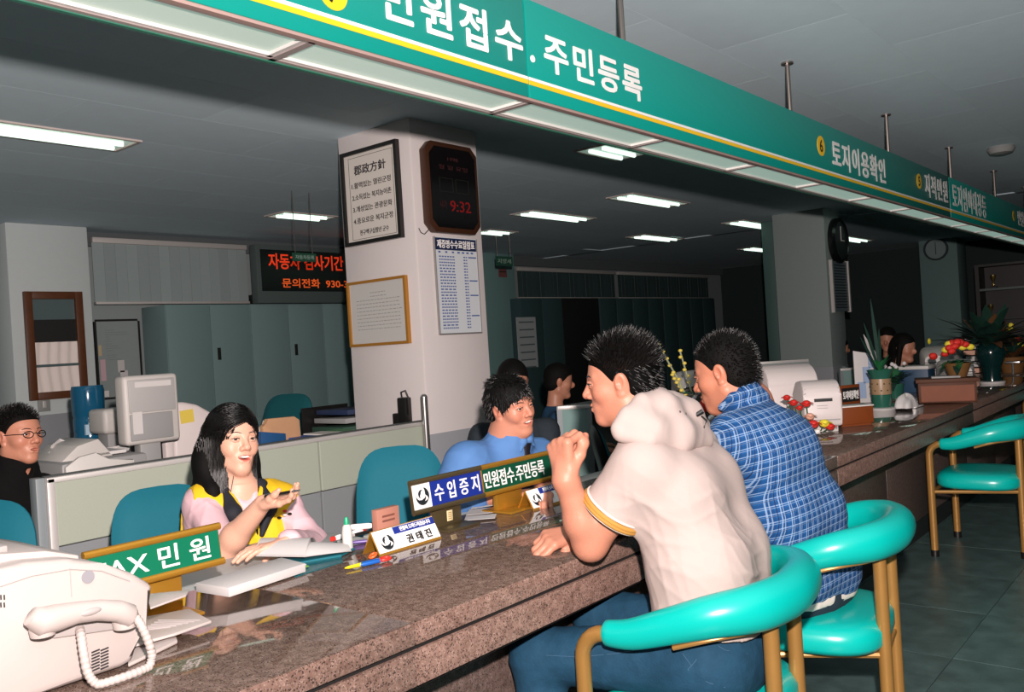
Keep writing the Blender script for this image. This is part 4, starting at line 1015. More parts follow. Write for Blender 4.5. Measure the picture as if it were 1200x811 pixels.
g = G(); g.lathe([(.0, 0), (.013, 0), (.0145, .004), (.0145, .05), (.012, .066), (.008, .072), (0, .072)], c, 18); g.done('bottle_body', M('milky_plastic', '#c9c8c2', .4), t)
g = G(); g.lathe([(.0, .071), (.008, .071), (.0075, .082), (.005, .092), (0, .093)], c, 14); g.done('cap', m_capg, t)
pen('red ended white marker lying behind the glue bottle', (392, 631), (424, 622), .008, m_wht, m_red, .746 + .0, 'marker', 'marker')
pen('dark green and white marker lying behind the glue bottle', (410, 618), (436, 616), .009, m_wht, M('bottle_green', '#14442f', .4), .76, 'marker', 'marker')
pen('purple pen lying behind the name tent', (412, 636), (432, 634), .005, m_purp)
pen('dark grey pen lying beside the name tent', (415, 627), (445, 620), .005, m_black, m_faxg)
t = thing('pink_memo_block', 'dull pink memo box standing in front of the empty teal chair', 'box', atZ(455, 622, .76)); c = atZ(455, 622, .76)
g = G(); g.box((c.x - .02, c.y - .045, .76), (c.x + .005, c.y + .045, .83), .002); g.done('box_body', M('dull_pink', '#b27a68', .6), t); g = G()
for k in range(2): g.box((c.x + .005, c.y - .025, .79 + k * .014), (c.x + .0055, c.y + .025, .796 + k * .014))
g.done('box_print', M('print_brown', '#7a4a3e', .6), t, smooth=False)
t = thing('stapled_papers', 'loose grey papers lying behind the front name tent', 'papers', atZ(480, 618, CZ))
slab([(436, 628), (470, 614), (500, 613), (470, 624)], CZ + .001, CZ + .008, 'paper_pile', m_sheet, t); slab([(446, 622), (480, 612), (496, 614), (462, 626)], CZ + .008, CZ + .010, 'top_sheet', m_paper, t)
t = thing('letter_opener', 'thin steel letter opener resting on the papers by the bronze stand', 'letter opener', atZ(495, 609, CZ + .01)); a, b = atZ(488, 614, CZ + .012), atZ(500, 606, CZ + .03)
g = G(); g.tube([a, b], [.004, .002], 6); g.done('blade', MC['chrome'], t); g = G(); g.tube([a - (b - a) * .4, a], .005, 8); g.done('handle', m_black, t)
# papers in front of the man in the blue shirt
t = thing('paper_stack', 'spread of white forms on the desk between the bronze and gold stands', 'papers', atZ(570, 596, .76))
for k, px in enumerate(([(546, 604), (582, 600), (584, 594), (550, 597)], [(552, 596), (586, 591), (588, 586), (556, 590)], [(556, 588), (586, 583), (590, 578), (562, 581)], [(544, 610), (580, 607), (582, 602), (546, 605)])): slab(px, CZ + .001 + .0012 * k, CZ + .002 + .0012 * k, 'form_sheet', m_sheet, t)
c = atZ(548, 592, .76); t = thing('correction_bottle', 'small pale bottle with a green cap beside the gold nameplate stand', 'bottle', c)
g = G(); g.lathe([(0, 0), (.013, 0), (.014, .003), (.013, .03), (.007, .036), (0, .036)], c, 14); g.done('bottle_body', MC['milky_plastic'], t); g = G(); g.lathe([(0, .035), (.007, .035), (.006, .05), (0, .05)], c, 12); g.done('cap', m_capg, t)
pen('pen lying on the forms near the second name tent', (660, 590), (676, 580), .004, m_black, m_yelp)

# ---- machines on the desk behind the partition
m_beige = M('beige_plastic', '#b9b5b0', .5, var=.01); m_beiged = M('beige_grey', '#8f8f8e', .55); m_mon = M('monitor_white', '#cdc3c0', .45)  # second beige is a plain greyer plastic for bodies, stands and panels
DT = .74
c0, c1 = atX(57, 540, -3.85), atX(158, 540, -3.85)
t = thing('desk_printer', 'low grey and white printer on the desk behind the left end of the partition', 'printer', (-3.9, (c0.y + c1.y) / 2, DT))
zt = atX(120, 532, -3.72).z; g = G(); g.box((-4.15, c0.y, DT), (-3.73, c1.y, zt - .02), .015); g.done('body', m_beiged, t)
a_y, b_y = atX(76, 540, -3.72).y, atX(157, 540, -3.72).y
g = G(); g.prism([(a_y, DT), (b_y, DT), (b_y, zt - .04), (a_y + (b_y - a_y) * .62, zt - .03), (a_y + (b_y - a_y) * .45, zt + .01), (a_y + (b_y - a_y) * .2, zt + .0), (a_y, zt - .035)], (-3.735, 0, 0), YV, ZV, XV, .02, .004); g.done('front_cover', M('printer_front', '#c2bfba', .5), t)
g = G(); g.prism([(c0.y + .03, zt - .02), (c1.y - .12, zt - .02), (c1.y - .18, zt + .06), (c0.y + .10, zt + .04)], (-4.1, 0, 0), YV, ZV, XV, .3, .004); g.done('paper_feeder', m_beige, t)
g = G(); g.box((-4.08, b_y - .13, zt - .015), (-3.8, b_y + .01, zt + .0), .003); g.done('paper_stack_in_tray', m_sheet, t, smooth=False)
# grey monitor seen from behind
y0, y1 = atX(146, 480, -3.85).y, atX(206, 480, -3.85).y; z0, z1 = atX(150, 526, -3.85).z, atX(190, 438, -3.85).z
t = thing('grey_monitor', 'grey flat backed monitor with paper strips taped to it behind the partition', 'monitor', (-3.9, (y0 + y1) / 2, DT))
g = G(); g.box((-3.94, y0, z0 + .01), (-3.85, y1 + .02, z1), .018, seg=3); g.done('back_shell', m_beige, t)
g = G(); g.box((-3.852, y0 + .02, z0 + .03), (-3.842, y1 - .02, z0 + (z1 - z0) * .46), .004); g.done('lower_panel', m_beiged, t); g = G(); g.box((-3.852, y0 + .02, z0 + (z1 - z0) * .48), (-3.844, y1 - .0, z1 - .02), .004); g.done('upper_panel', M('panel_grey', '#a3a19f', .5), t)
g = G(); g.box((-3.846, y0 + .05, z1 - .055), (-3.842, y1 - .02, z1 - .03)); g.done('taped_strip', m_sheet, t, smooth=False); g = G(); g.box((-3.843, y0 + .03, z0 + .06), (-3.840, y0 + .075, z0 + .16)); g.done('taped_note', m_sheet, t, smooth=False)
g = G(); g.box((-3.93, (y0 + y1) / 2 - .05, DT + .015), (-3.87, (y0 + y1) / 2 + .05, z0 + .02), .006); g.box((-3.96, (y0 + y1) / 2 - .12, DT), (-3.8, (y0 + y1) / 2 + .12, DT + .018), .005); g.done('stand', m_beiged, t)
# white crt monitor side-on with sticky note
X_ = -4.02
t = thing('white_monitor', 'white tube monitor seen side on with a yellow sticky note, left of the woman', 'monitor', (X_ - .1, atX(228, 540, X_).y, DT))
P = [atX(x, y, X_) for x, y in ((206, 548), (202, 472), (216, 471), (232, 474), (248, 483), (262, 500), (270, 520), (270, 540))]
P[0].z = P[-1].z = DT + .02
g = G(); g.prism([(p.y, p.z) for p in P], (X_ - .34, 0, 0), YV, ZV, XV, .34, .016); g.done('casing', m_mon, t, ang=50)
g = G(); a = P[1]; g.box((X_ - .36, a.y - .055, DT + .03), (X_ + .01, a.y - .008, a.z + .01), .012); g.done('bezel', m_mon, t)
g = G(); g.box((X_ - .30, a.y - .05, DT), (X_ - .05, a.y + .20, DT + .022), .004); g.done('base', m_mon, t)
g = G(); g.box((X_ - .33, a.y - .058, DT + .08), (X_ - .02, a.y - .054, a.z - .03)); g.done('screen_glass', m_slot, t, smooth=False)
q = atX(219, 488, X_); g = G(); g.rbox((X_ + .001, q.y, q.z), (.001, .036, .032), Matrix.Rotation(.06, 3, 'X')); g.done('sticky_note', M('sticky_yellow', '#cdb64a', .7), t, smooth=False)
q = atX(221, 537, X_); g = G(); g.rbox((X_ + .001, q.y, q.z), (.001, .018, .013)); g.done('amber_label', M('amber_label', '#d08a2a', .6), t, smooth=False)
# papers and books on the printer and desk beyond
t = thing('slanted_papers', 'loose white sheets slumped over the printer behind the partition', 'papers', atX(90, 525, -4.05))
for k, px in enumerate((((57, 530), (75, 518), (130, 528), (95, 535)), ((85, 532), (140, 522), (152, 525), (120, 534)), ((60, 522), (70, 514), (95, 523), (80, 528)))):
    P = [atX(x, y, -4.0 - .05 * (i % 2)) for i, (x, y) in enumerate(px)]; g = G(); g.raw(P + [p + Vector((-.01, 0, -.012)) for p in P], [(0, 1, 2, 3), (4, 7, 6, 5), (0, 4, 5, 1), (1, 5, 6, 2), (2, 6, 7, 3), (3, 7, 4, 0)]); g.done('sheet', m_sheet, t, smooth=False)
for k, (xa, xb, yy, c, lab) in enumerate(((95, 128, 519, '#d5d3cf', 'white'), (97, 112, 516, '#2f4fa0', 'blue'), (112, 128, 514, '#b9a98a', 'tan'), (122, 144, 517, '#1d5f8a', 'deep blue'), (90, 140, 509, '#cdd2d6', 'pale grey'))):
    A, B = atX(xa, yy, -5.35), atX(xb, yy, -5.35); z = DT + .03 * (k // 2) if k < 4 else DT + .10
    z = [DT, DT + .055, DT + .055, DT, DT + .11][k]; 
    t = thing('lying_book', lab + ' book lying in the pile on the desk near the blue water bottle', 'book', (-5.4, (A.y + B.y) / 2, z), 0, 'books piled near the water bottle')
    if k == 3: A.y, B.y = atX(95, 519, -5.35).y + .3, B.y + .12
    g = G(); g.box((-5.5, A.y, z + .004), (-5.3, B.y, z + .046), .002); g.done('pages', m_sheet, t, smooth=False); g = G(); mm = M('book_' + lab.replace(' ', '_'), c, .5); g.box((-5.505, A.y - .004, z), (-5.295, B.y + .004, z + .004)); g.box((-5.505, A.y - .004, z + .046), (-5.295, B.y + .004, z + .050)); g.box((-5.297, A.y - .004, z + .004), (-5.293, B.y + .004, z + .046)); g.done('cover', mm, t, smooth=False)
c = atD(102, 452, 5.2); t = thing('water_bottle', 'large blue water bottle turned upside down below the brown framed pane', 'bottle', (c.x, c.y, .82))
k = (c.z - .82); m_jug = M('blue_jug', '#14506e', .12, spec=.7)
g = G(); g.lathe([(0, .0), (.03, .0), (.035, .03), (.085, .07), (.088, .10), (.083, .115), (.088, .13), (.088, k * .5), (.083, k * .5 + .012), (.088, k * .5 + .025), (.092, k - .03), (.085, k), (.0, k)], (c.x, c.y, .82), 24); g.done('jug', m_jug, t, ang=50)
g = G(); g.box((c.x + .065, c.y - .06, .93), (c.x + .082, c.y + .0, .99)); g.done('label', M('jug_label', '#a9c3d4', .5), t, smooth=False)
t = thing('bottle_stand', 'low grey dispenser stand under the blue water bottle', 'stand', (c.x, c.y, .74)); g = G(); g.box((c.x - .11, c.y - .11, .74), (c.x + .11, c.y + .11, .795), .01); g.done('base', m_beiged, t)
g = G(); g.lathe([(.10, .79), (.10, .82), (.06, .83), (.05, .80)], (c.x, c.y, 0), 20); g.done('collar', m_beiged, t)
for s in (-.05, .05):
    g = G(); g.box((c.x + .11, c.y + s - .012, .75), (c.x + .14, c.y + s + .012, .775), .004); g.done('tap', m_red if s < 0 else m_bluep, t)
A, B = atD(121, 480, 4.9), atD(152, 508, 4.9)
t = thing('small_monitor', 'small off white monitor behind the grey one, right of the blue water bottle', 'monitor', (A.x, A.y + .1, DT))
g = G(); g.box((A.x - .2, A.y, B.z), (A.x + .0, A.y + .16, A.z), .025, seg=3); g.done('casing', m_beige, t); g = G(); g.box((A.x - .15, A.y + .03, DT), (A.x - .03, A.y + .13, B.z + .01), .005); g.done('foot', m_beiged, t); g = G(); g.box((A.x - .02, A.y + .155, B.z + .02), (A.x + .01, A.y + .175, A.z - .02), .004); g.done('bezel', m_sheet, t)
# cardboard folders, blue binder and booklets right of the woman
X_ = -3.75
def upright(label, nm, cat, px, X, th, mt, extra=None):
    P = [atX(x, y, X) for x, y in px]; zl = min(p.z for p in P)
    for p in P:
        if p.z < DT + .13: p.z = DT
    t = thing(nm, label, cat, (X, sum(p.y for p in P) / len(P), DT)); g = G(); g.prism([(p.y, p.z) for p in P], (X - th, 0, 0), YV, ZV, XV, th, .002); g.done('cover', mt, t)
    g = G(); g.prism([(p.y * .98 + .02 * P[0].y, DT + (p.z - DT) * .97) for p in P], (X - th - .012, 0, 0), YV, ZV, XV, .012); g.done('inner_sheets', m_paper, t, smooth=False); return t
m_card = M('cardboard', '#b98e6a', .8, var=.06); m_binder = M('binder_blue', '#1c4a78', .5)
upright('tan cardboard folder standing behind the partition right of the woman', 'cardboard_folder', 'folder', ((311, 525), (308, 500), (312, 497), (314, 491), (345, 488), (351, 492), (354, 520)), -3.85, .03, m_card)
upright('blue binder standing in front of the tan cardboard folder', 'blue_binder', 'binder', ((306, 528), (306, 506), (335, 508), (336, 524)), -3.70, .03, m_binder)
for (xa, xb, ya_, h_, c, lab) in ((352, 376, 516, .02, '#2e55a0', 'blue and white booklet lying right of the cardboard folder'), (376, 398, 511, .03, '#d6d2ca', 'white papers lying near the column on the desk behind the partition'), (398, 416, 508, .05, '#4d8a5a', 'green booklet lying beside the near column behind the partition')):
    A, B = atX(xa, ya_, -3.75), atX(xb, ya_, -3.75); t = thing('booklet', lab, 'booklet', (-3.8, (A.y + B.y) / 2, DT)); zz = A.z + .01
    g = G(); g.box((-3.9, A.y, zz - h_), (-3.72, B.y, zz), .002); g.done('cover', M('booklet' + c, c, .5), t, smooth=False); g = G(); g.box((-3.91, A.y + .01, DT), (-3.71, B.y - .01, zz - h_)); g.done('sheets_below', m_sheet, t, smooth=False)
t = thing('file_tray', 'cluttered dark file tray on the desk left of the near column', 'tray', atX(400, 490, -4.6))
q = atX(404, 495, -4.25); z_ = .74
for k in range(5):
    g = G(); g.box((-4.42, q.y - .16 + .02 * k, z_ + .05 * k), (-4.12, q.y + .16, z_ + .05 * k + .03), .003); g.done('file', [m_black, m_faxg, M('file_green', '#2c4a3c', .6), m_beiged, M('file_navy', '#23304e', .5)][k], t)
g = G(); g.box((-4.44, q.y - .18, z_), (-4.43, q.y + .18, z_ + .25)); g.done('tray_back', m_black, t)
# ================================================================ RIGHT HAND CLUSTER ALONG THE COUNTER
m_leaf = M('leaf_green', '#1d5a34', .45, var=.2, scale=12); m_leafd = M('leaf_dark', '#16342a', .5, var=.2, scale=12)
def leaf(g, base, d, L, w, droop=.3, n=6, fold=.2):
    d = Vector(d).normalized(); s = d.cross(Vector((0, 0, 1)));  s = s.normalized() if s.length > .05 else Vector((1, 0, 0)); P = []
    for i in range(n + 1):
        u = i / n; c = Vector(base) + d * (L * u) - Vector((0, 0, droop * L * u * u)); ww = w * math.sin(math.pi * min(1, u * .93 + .05)) ** .8
        P.append((c - s * ww + Vector((0, 0, fold * ww)), c, c + s * ww + Vector((0, 0, fold * ww))))
    vs = [p for r in P for p in r]; fs = []
    for i in range(n): a = i * 3; fs += [(a, a + 1, a + 4, a + 3), (a + 1, a + 2, a + 5, a + 4)]
    g.raw(vs, fs)
# grey crt monitor and potted orchid between the two customers
c = atD(818, 480, 4.3)
t = thing('orchid_pot', 'potted orchid with budding stems between the two customers', 'plant', (c.x, c.y, CZ)); cz = CZ
g = G(); g.lathe([(0, 0), (.05, 0), (.06, .01), (.075, .11), (.08, .12), (.07, .12), (0, .11)], (c.x, c.y, cz), 18); g.done('pot', M('pot_white', '#b9bab4', .4), t)
rr = random.Random(11)
for k in range(13):
    a = rr.uniform(0, 6.28); g = G(); leaf(g, (c.x, c.y, cz + .11), (math.cos(a) * .5, math.sin(a) * .5, 1), rr.uniform(.14, .26), .022, rr.uniform(.2, .7)); g.done('leaf', m_leaf, t)
for px, h_ in (((772, 405), 0), ((797, 412), 1), ((788, 440), 2)):
    e = atD(*px, 4.3); b = Vector((c.x, c.y, cz + .1)); m_ = b.lerp(e, .5) + Vector((.0, .0, .02)); pts = [b, b.lerp(m_, .5), m_, m_.lerp(e, .5), e]
    g = G(); g.tube(pts, .0045, 6); st = g.done('flower_stem', M('stem_pale', '#8a8c6a', .5), t)
    for q in range(6):
        p = m_.lerp(e, q / 5.0) + Vector((rr.uniform(-.008, .008), rr.uniform(-.008, .008), .004)); g = G(); g.sph(p, .011, (1, 1, .8), 8, 6); g.done('bud', M('bud_yellow', '#c9b34a', .5), st)
A, B = atD(788, 422, 5.0), atD(848, 475, 5.0)
def crt(label, px0, px1, D, yaw, note=None, mt=None, nm='desk_monitor', zb=None):
    A, B = atD(*px0, D), atD(*px1, D); c = (A + B) / 2; W_ = (B - A).dot(RIGHT_H); H_ = A.z - B.z
    zb = B.z if zb is None else zb
    t = thing(nm, label, 'monitor', (c.x, c.y, zb), yaw); R = wm(t); mt = mt or m_mon
    h = H_ - .03
    g = G(); rings = []; n = 24
    for x, sx, sz, dz in ((.17, 1, 1, 0), (.10, 1, 1, 0), (.06, .96, .97, 0), (-.05, .84, .86, .0), (-.14, .66, .66, -.02), (-.17, .58, .56, -.03)):
        rings.append([Vector((x, sx * W_ / 2 * math.copysign(abs(math.cos(a)) ** .4, math.cos(a)), .03 + h / 2 + dz * h / 2 + sz * h / 2 * math.copysign(abs(math.sin(a)) ** .4, math.sin(a)))) for a in np.linspace(0, 2 * math.pi, n + 1)[:-1]])
    vs = [v for r in rings for v in r]; fs = [(i * n + k, i * n + (k + 1) % n, (i + 1) * n + (k + 1) % n, (i + 1) * n + k) for i in range(len(rings) - 1) for k in range(n)] + [tuple(range(n)), tuple(range((len(rings) - 1) * n, len(rings) * n))[::-1]]
    g.raw(vs, fs); g.bm.transform(R); g.done('casing', mt, t, ang=40)
    g = G(); g.box((.165, -W_ / 2 + .02, .05), (.172, W_ / 2 - .02, h + .01)); g.bm.transform(R); g.done('screen_glass', m_slot, t, smooth=False)
    g = G(); g.lathe([(.12, 0), (.12, .015), (.05, .03), (0, .03)], (0, 0, 0), 18); g.bm.transform(R); g.done('swivel_base', mt, t)
    for k in range(5):
        g = G(); g.box((-.171, -.09, .03 + h * .5 - .04 + .015 * k), (-.169, .09, .03 + h * .5 - .034 + .015 * k)); g.bm.transform(R); g.done('vent_slot', m_vent, t, smooth=False)
    return t
yb = math.radians(150)
crt('grey white monitor back seen behind the orchid between the two customers', (785, 420), (852, 478), 5.0, math.radians(120), mt=m_beige, zb=.78)
A = atD(815, 458, 4.6); t = thing('black_telephone', 'black angled telephone unit between the two customers', 'telephone', (A.x, A.y, CZ))
g = G(); g.prism([(-.11, 0), (.11, 0), (.11, A.z - CZ - .02), (-.11, A.z - CZ - .06)], (A.x - .05, A.y, CZ), RIGHT_H, ZV, FWD_H, .12, .006); g.done('base', m_black, t)
g = G(); g.tube([Vector((A.x - .05, A.y, A.z - .03)) - RIGHT_H * .10, Vector((A.x - .05, A.y, A.z)) , Vector((A.x - .05, A.y, A.z + .01)) + RIGHT_H * .10], [.025, .018, .025], 10); g.done('handset', m_black, t)
p = atD(826, 474, 3.75); t = thing('red_heart_ornament', 'round red and white ornament with a green leaf beside the checked shirt collar', 'ornament', (p.x, p.y, CZ))
hz = p.z - CZ
g = G(); g.sph((p.x, p.y, p.z), .045, (.5, .7, 1.15), 16, 10, Matrix.Rotation(.5, 3, 'Y')); g.done('red_oval', m_red, t)
g = G(); g.tube([Vector((p.x, p.y, p.z)) + RIGHT_H * (.052 * math.cos(a)) + Vector((0, 0, .062 * math.sin(a))) for a in np.linspace(0, 2 * math.pi, 21)[:-1]], .009, 8, closed=True); g.done('white_ring', m_wht, t)
g = G(); leaf(g, (p.x, p.y, p.z + .04), -RIGHT_H + Vector((0, 0, .25)), .13, .035, .2); g.done('leaf', m_leaf, t)
g = G(); g.cyl((p.x, p.y, CZ), (p.x, p.y, p.z - .04), .012); g.lathe([(.05, 0), (.05, .01), (.01, .02)], (p.x, p.y, CZ), 16); g.done('stand', m_black, t)
# two white machines right of the checked shirt
def machine(label, px0, px1, D, yaw, depth, nm='card_printer', lbl=False, round_top=.09):
    A, B = atD(*px0, D), atD(*px1, D); c = (A + B) / 2; W_ = (B - A).dot(RIGHT_H); H_ = A.z - CZ
    t = thing(nm, label, 'printer', (c.x, c.y, CZ), yaw); R = wm(t)
    # side outline in (x,z), front faces +x ; rounded hood
    pts = [(depth / 2, .03), (depth / 2 + .015, H_ * .35), (depth / 2, H_ - round_top * .8)]
    for q in range(1, 6): a = math.pi / 2 * q / 5; pts.append((depth / 2 - round_top * (1 - math.cos(a)) * 1.1, H_ - round_top * .8 + round_top * .8 * math.sin(a)))
    pts += [(-depth * .2, H_ - .01), (-depth / 2, H_ - .07), (-depth / 2, .03)]
    g = G(); g.prism(pts, (0, W_ / 2, 0), XV, ZV, -YV, W_, .014); g.bm.transform(R); g.done('hood', m_mon, t, ang=40)
    g = G(); g.box((-depth / 2 + .02, -W_ / 2 + .02, 0), (depth / 2 - .02, W_ / 2 - .02, .04), .004); g.bm.transform(R); g.done('base', m_beige, t)
    if lbl:
        g = G(); g.box((depth / 2 - .004, -W_ * .22, H_ * .60), (depth / 2 + .008, W_ * .25, H_ * .66)); g.bm.transform(R); g.done('maker_strip', m_slot, t, smooth=False)
        g = G(); g.box((depth / 2 + .004, -W_ * .42, H_ * .24), (depth / 2 + .016, W_ * .42, H_ * .26)); g.bm.transform(R); g.done('slot_line', m_beiged, t, smooth=False)
        for k in range(2):
            g = G(); g.box((depth / 2, -W_ * .16, H_ * (.52 - .05 * k)), (depth / 2 + .0105, W_ * .12, H_ * (.53 - .05 * k))); g.bm.transform(R); g.done('fine_print', m_beiged, t, smooth=False)
    return t
machine('white hooded desk printer with a black maker strip right of the checked shirt', (934, 446), (980, 505), 4.55, math.radians(-58), .30, lbl=True)
machine('larger white hooded printer with a sloping top directly behind the checked shirt', (884, 428), (946, 490), 4.95, math.radians(-48), .42, round_top=.14)
# artificial flowers at its foot
m_petr = M('petal_red', '#c92a22', .5, var=.1); m_pety = M('petal_yellow', '#e0cf3a', .5); m_petp = M('petal_pink', '#d9a48c', .5)
def blossom(t, c, r, mt, mc=None, n=6):
    for k in range(n):
        a = 6.283 * k / n; g = G(); d = Vector((math.cos(a), math.sin(a), .35)); leaf(g, c, d, r, r * .42, .4, 4); g.done('petal', mt, t)
    g = G(); g.sph(c, r * .28, u=8, v=6); g.done('flower_centre', mc or m_pety, t)
c = atZ(952, 507, CZ); t = thing('artificial_flowers', 'red and yellow artificial flowers at the foot of the white printer', 'flowers', (c.x, c.y, CZ))
for x, y, mt, r in ((922, 466, m_petr, .025), (930, 472, m_petr, .028), (937, 478, m_petr, .022), (945, 473, m_petr, .03), (949, 488, m_petp, .03), (953, 497, m_petr, .036), (966, 496, m_pety, .035), (973, 500, m_petr, .03), (958, 506, m_wht, .02)):
    p = atD(x, y, 4.28); p.z = max(p.z, CZ + .012); blossom(t, p, r * 1.3, mt); gg = G(); gg.sph(p, r * .72, (1, 1, .8), 10, 7); gg.done('flower_head', mt, t)
    g = G(); g.tube([(c.x, c.y, CZ + .005), (p.x * .6 + c.x * .4, p.y * .6 + c.y * .4, CZ + .01), p], .003, 5); g.done('stem', m_leaf, t)
# wooden nameplate and tray
pA, pB = atZ(981, 498, CZ), atZ(1028, 492, CZ)
A, B = atD(981, 452, 5.35), atD(1012, 474, 5.35)
c = (A + B) / 2
t = thing('wooden_nameplate', 'small wooden framed black nameplate beside the white printer far along the counter', 'nameplate', (c.x, c.y, CZ))
yd = Vector((0, 0, 1)); xd = Vector((.42, .907, 0)).normalized(); nn = xd.cross(yd); W_ = (B - A).dot(RIGHT_H) * 1.06; H_ = A.z - B.z; o = Vector((c.x, c.y, B.z)) - xd * W_ / 2
m_wood = M('orange_wood', '#743508', .6, var=.2, scale=14)
g = G(); g.prism([(0, 0), (W_, 0), (W_, H_), (0, H_)], o - nn * .012, xd, yd, nn, .012, .002); g.done('frame_board', m_wood, t)
g = G(); g.prism([(W_ * .08, H_ * .18), (W_ * .94, H_ * .18), (W_ * .94, H_ * .86), (W_ * .08, H_ * .86)], o, xd, yd, nn, .002); g.done('insert', m_slot, t, smooth=False)
text('토지이용확인', t, m_wht, o + nn * .002 + xd * W_ * .12 + yd * H_ * .3, xd, yd, W_ * .78, H_ * .42, bold=.02)
g = G(); g.prism([(W_ * .35, CZ - B.z), (W_ * .65, CZ - B.z), (W_ * .62, .01), (W_ * .38, .01)], o - nn * .012, xd, yd, nn, .01); g.done('stand_post', m_wood, t, smooth=False)
g = G(); g.box((c.x - .05, c.y - .06, CZ), (c.x + .05, c.y + .06, CZ + .008), .002); g.done('stand_base', m_wood, t)
A, B = atZ(980, 501, CZ), atZ(1026, 497, CZ)
t = thing('wooden_tray', 'shallow orange wood tray box standing in front of the wooden nameplate', 'box', ((A.x + B.x) / 2, (A.y + B.y) / 2, CZ))
R = Matrix.Rotation(math.radians(22), 3, 'Z'); c = (A + B) / 2; L = (B - A).length / 2 * .93; R = Matrix.Rotation(math.atan2(B.y - A.y, B.x - A.x), 3, 'Z'); nrm = R @ Vector((0, 1, 0)); cc = c + nrm * .055
for off, h, nm in ((Vector((0, -.05, .055)), (L, .006, .045), 'front_board'), (Vector((0, .05, .055)), (L, .006, .045), 'back_board'), (Vector((-L + .006, 0, .055)), (.006, .05, .045), 'end_board'), (Vector((L - .006, 0, .055)), (.006, .05, .045), 'end_board')):
    g = G(); g.rbox(cc + R @ off, h, R, .002); g.done(nm, m_wood, t)
g = G(); g.rbox(cc + Vector((0, 0, .102)), (L + .004, .058, .003), R, .001); g.done('paper_top', m_paper, t); g = G(); g.rbox(cc + Vector((0, 0, .006)), (L - .01, .048, .006), R); g.done('bottom_board', m_wood, t)
# brochure stand behind
A, B = atD(1004, 411, 5.9), atD(1024, 476, 5.9); c = (A + B) / 2
t = thing('brochure_holder', 'tall white brochure holder with pale blue leaflets behind the green vase', 'brochure holder', (c.x, c.y, CZ)); W_ = .13
g = G(); g.prism([(-.07, 0), (.07, 0), (.07, A.z - CZ - .03), (-.07, A.z - CZ)], (c.x, c.y, CZ), RIGHT_H, ZV, FWD_H, .012, .002); g.done('back_card', m_sheet, t)
for k in range(3):
    g = G(); g.prism([(-.055 + .04 * k, .10 * k + .01), (.0 + .035 * k, .10 * k + .01), (.0 + .035 * k, .10 * k + .12), (-.055 + .04 * k, .10 * k + .12)], (c.x, c.y, CZ + .02), RIGHT_H, ZV, -FWD_H, .006); g.done('leaflet', M('leaflet_blue', '#8fa3bf', .5), t, smooth=False)
# green vase with tall leaves on a white saucer
c = atZ(1034, 480, CZ); t = thing('green_vase', 'tall green and cream patterned vase of long leaves on a white saucer', 'vase', (c.x, c.y, CZ)); D = 5.6
k = .245; m_vg = M('vase_green', '#27594a', .2)
g = G(); g.lathe([(0, 0), (.075, 0), (.08, .012), (.06, .016), (0, .016)], c, 22); g.done('saucer', m_sheet, t)
g = G(); g.lathe([(0, .016), (.052, .016), (.058, .05), (.056, .10), (.058, .20), (.078, k), (.072, k), (.05, .20), (0, .19)], c, 24); g.done('vase_body', m_vg, t, ang=50)
g = G(); g.lathe([(.0585, .095), (.0592, .10), (.0592, .185), (.0585, .19)], c, 24); g.done('cream_band', M('cream_band', '#94795c', .4), t, ang=50)
for i in range(10):
    for j in range(2):
        a = 6.283 * i / 10 + .3 * j; p = c + Vector((.0595 * math.cos(a), .0595 * math.sin(a), .12 + .04 * j)); g = G(); g.sph(p, .005, u=6, v=4); g.done('dot', m_bronze, t)
rr = random.Random(4)
for px in ((1020, 350), (1012, 378), (1008, 395), (1024, 372), (1016, 410), (1030, 385)):
    e = atD(*px, 5.6); b = c + Vector((0, 0, k - .03)); d = e - b; g = G(); leaf(g, b, d, d.length, .010, .0, 8, .3); g.done('long_leaf', m_leafd, t)
for i in range(7):
    a = rr.uniform(0, 6.28); b = c + Vector((0, 0, k - .02)); g = G(); leaf(g, b, (math.cos(a) * .5, math.sin(a) * .5, 1), rr.uniform(.12, .2), .012, .3); g.done('short_leaf', m_leaf, t)
g = G(); e0 = atD(1007, 415, 5.6); b0 = c + Vector((0, 0, k)); 
for i in range(4):
    e = atD(1012 + 4 * i, 392 + 6 * i, 5.65); g = G(); leaf(g, b0, e - b0, (e - b0).length, .014, 0, 5, .1); g.done('white_blade', m_sheet, t)
# crumpled tissues / white cloth and leafy pot
c = atZ(1062, 478, CZ); t = thing('crumpled_tissue', 'crumpled white tissue packet lying beside the green vase', 'tissue', (c.x, c.y, CZ))
def tis(u, v):
    a = 6.283 * u; r = (.085 + .012 * math.sin(5 * a)) * math.sin(math.pi * v * .5 + .02)
    return Vector((c.x + r * .7 * math.cos(a), c.y + r * 1.2 * math.sin(a), CZ + .004 + .075 * math.cos(math.pi * v * .5) * (1 + .18 * math.sin(3 * a + 4 * v))))
g = G(); g.grid(tis, 28, 10); g.done('tissue', m_sheet, t, ang=80); g = G(); g.box((c.x - .07, c.y - .02, CZ), (c.x + .06, c.y + .16, CZ + .006), .002); g.done('packet', m_wht, t)
c = atZ(1058, 470, CZ) + Vector((-.12, .25, 0)); t = thing('leafy_pot_plant', 'low leafy pot plant between the green vase and the wooden chest', 'plant', (c.x, c.y, CZ)); rr = random.Random(8)
g = G(); g.lathe([(0, 0), (.05, 0), (.065, .10), (.06, .10), (0, .09)], c, 16); g.done('pot', m_vg, t)
for i in range(34):
    a = rr.uniform(0, 6.28); g = G(); leaf(g, c + Vector((0, 0, .09)), (math.cos(a) * rr.uniform(.2, 1), math.sin(a) * rr.uniform(.2, 1), rr.uniform(.5, 1.4)), rr.uniform(.10, .24), .028, rr.uniform(.2, .8)); g.done('leaf', m_leaf if i % 2 else m_leafd, t)
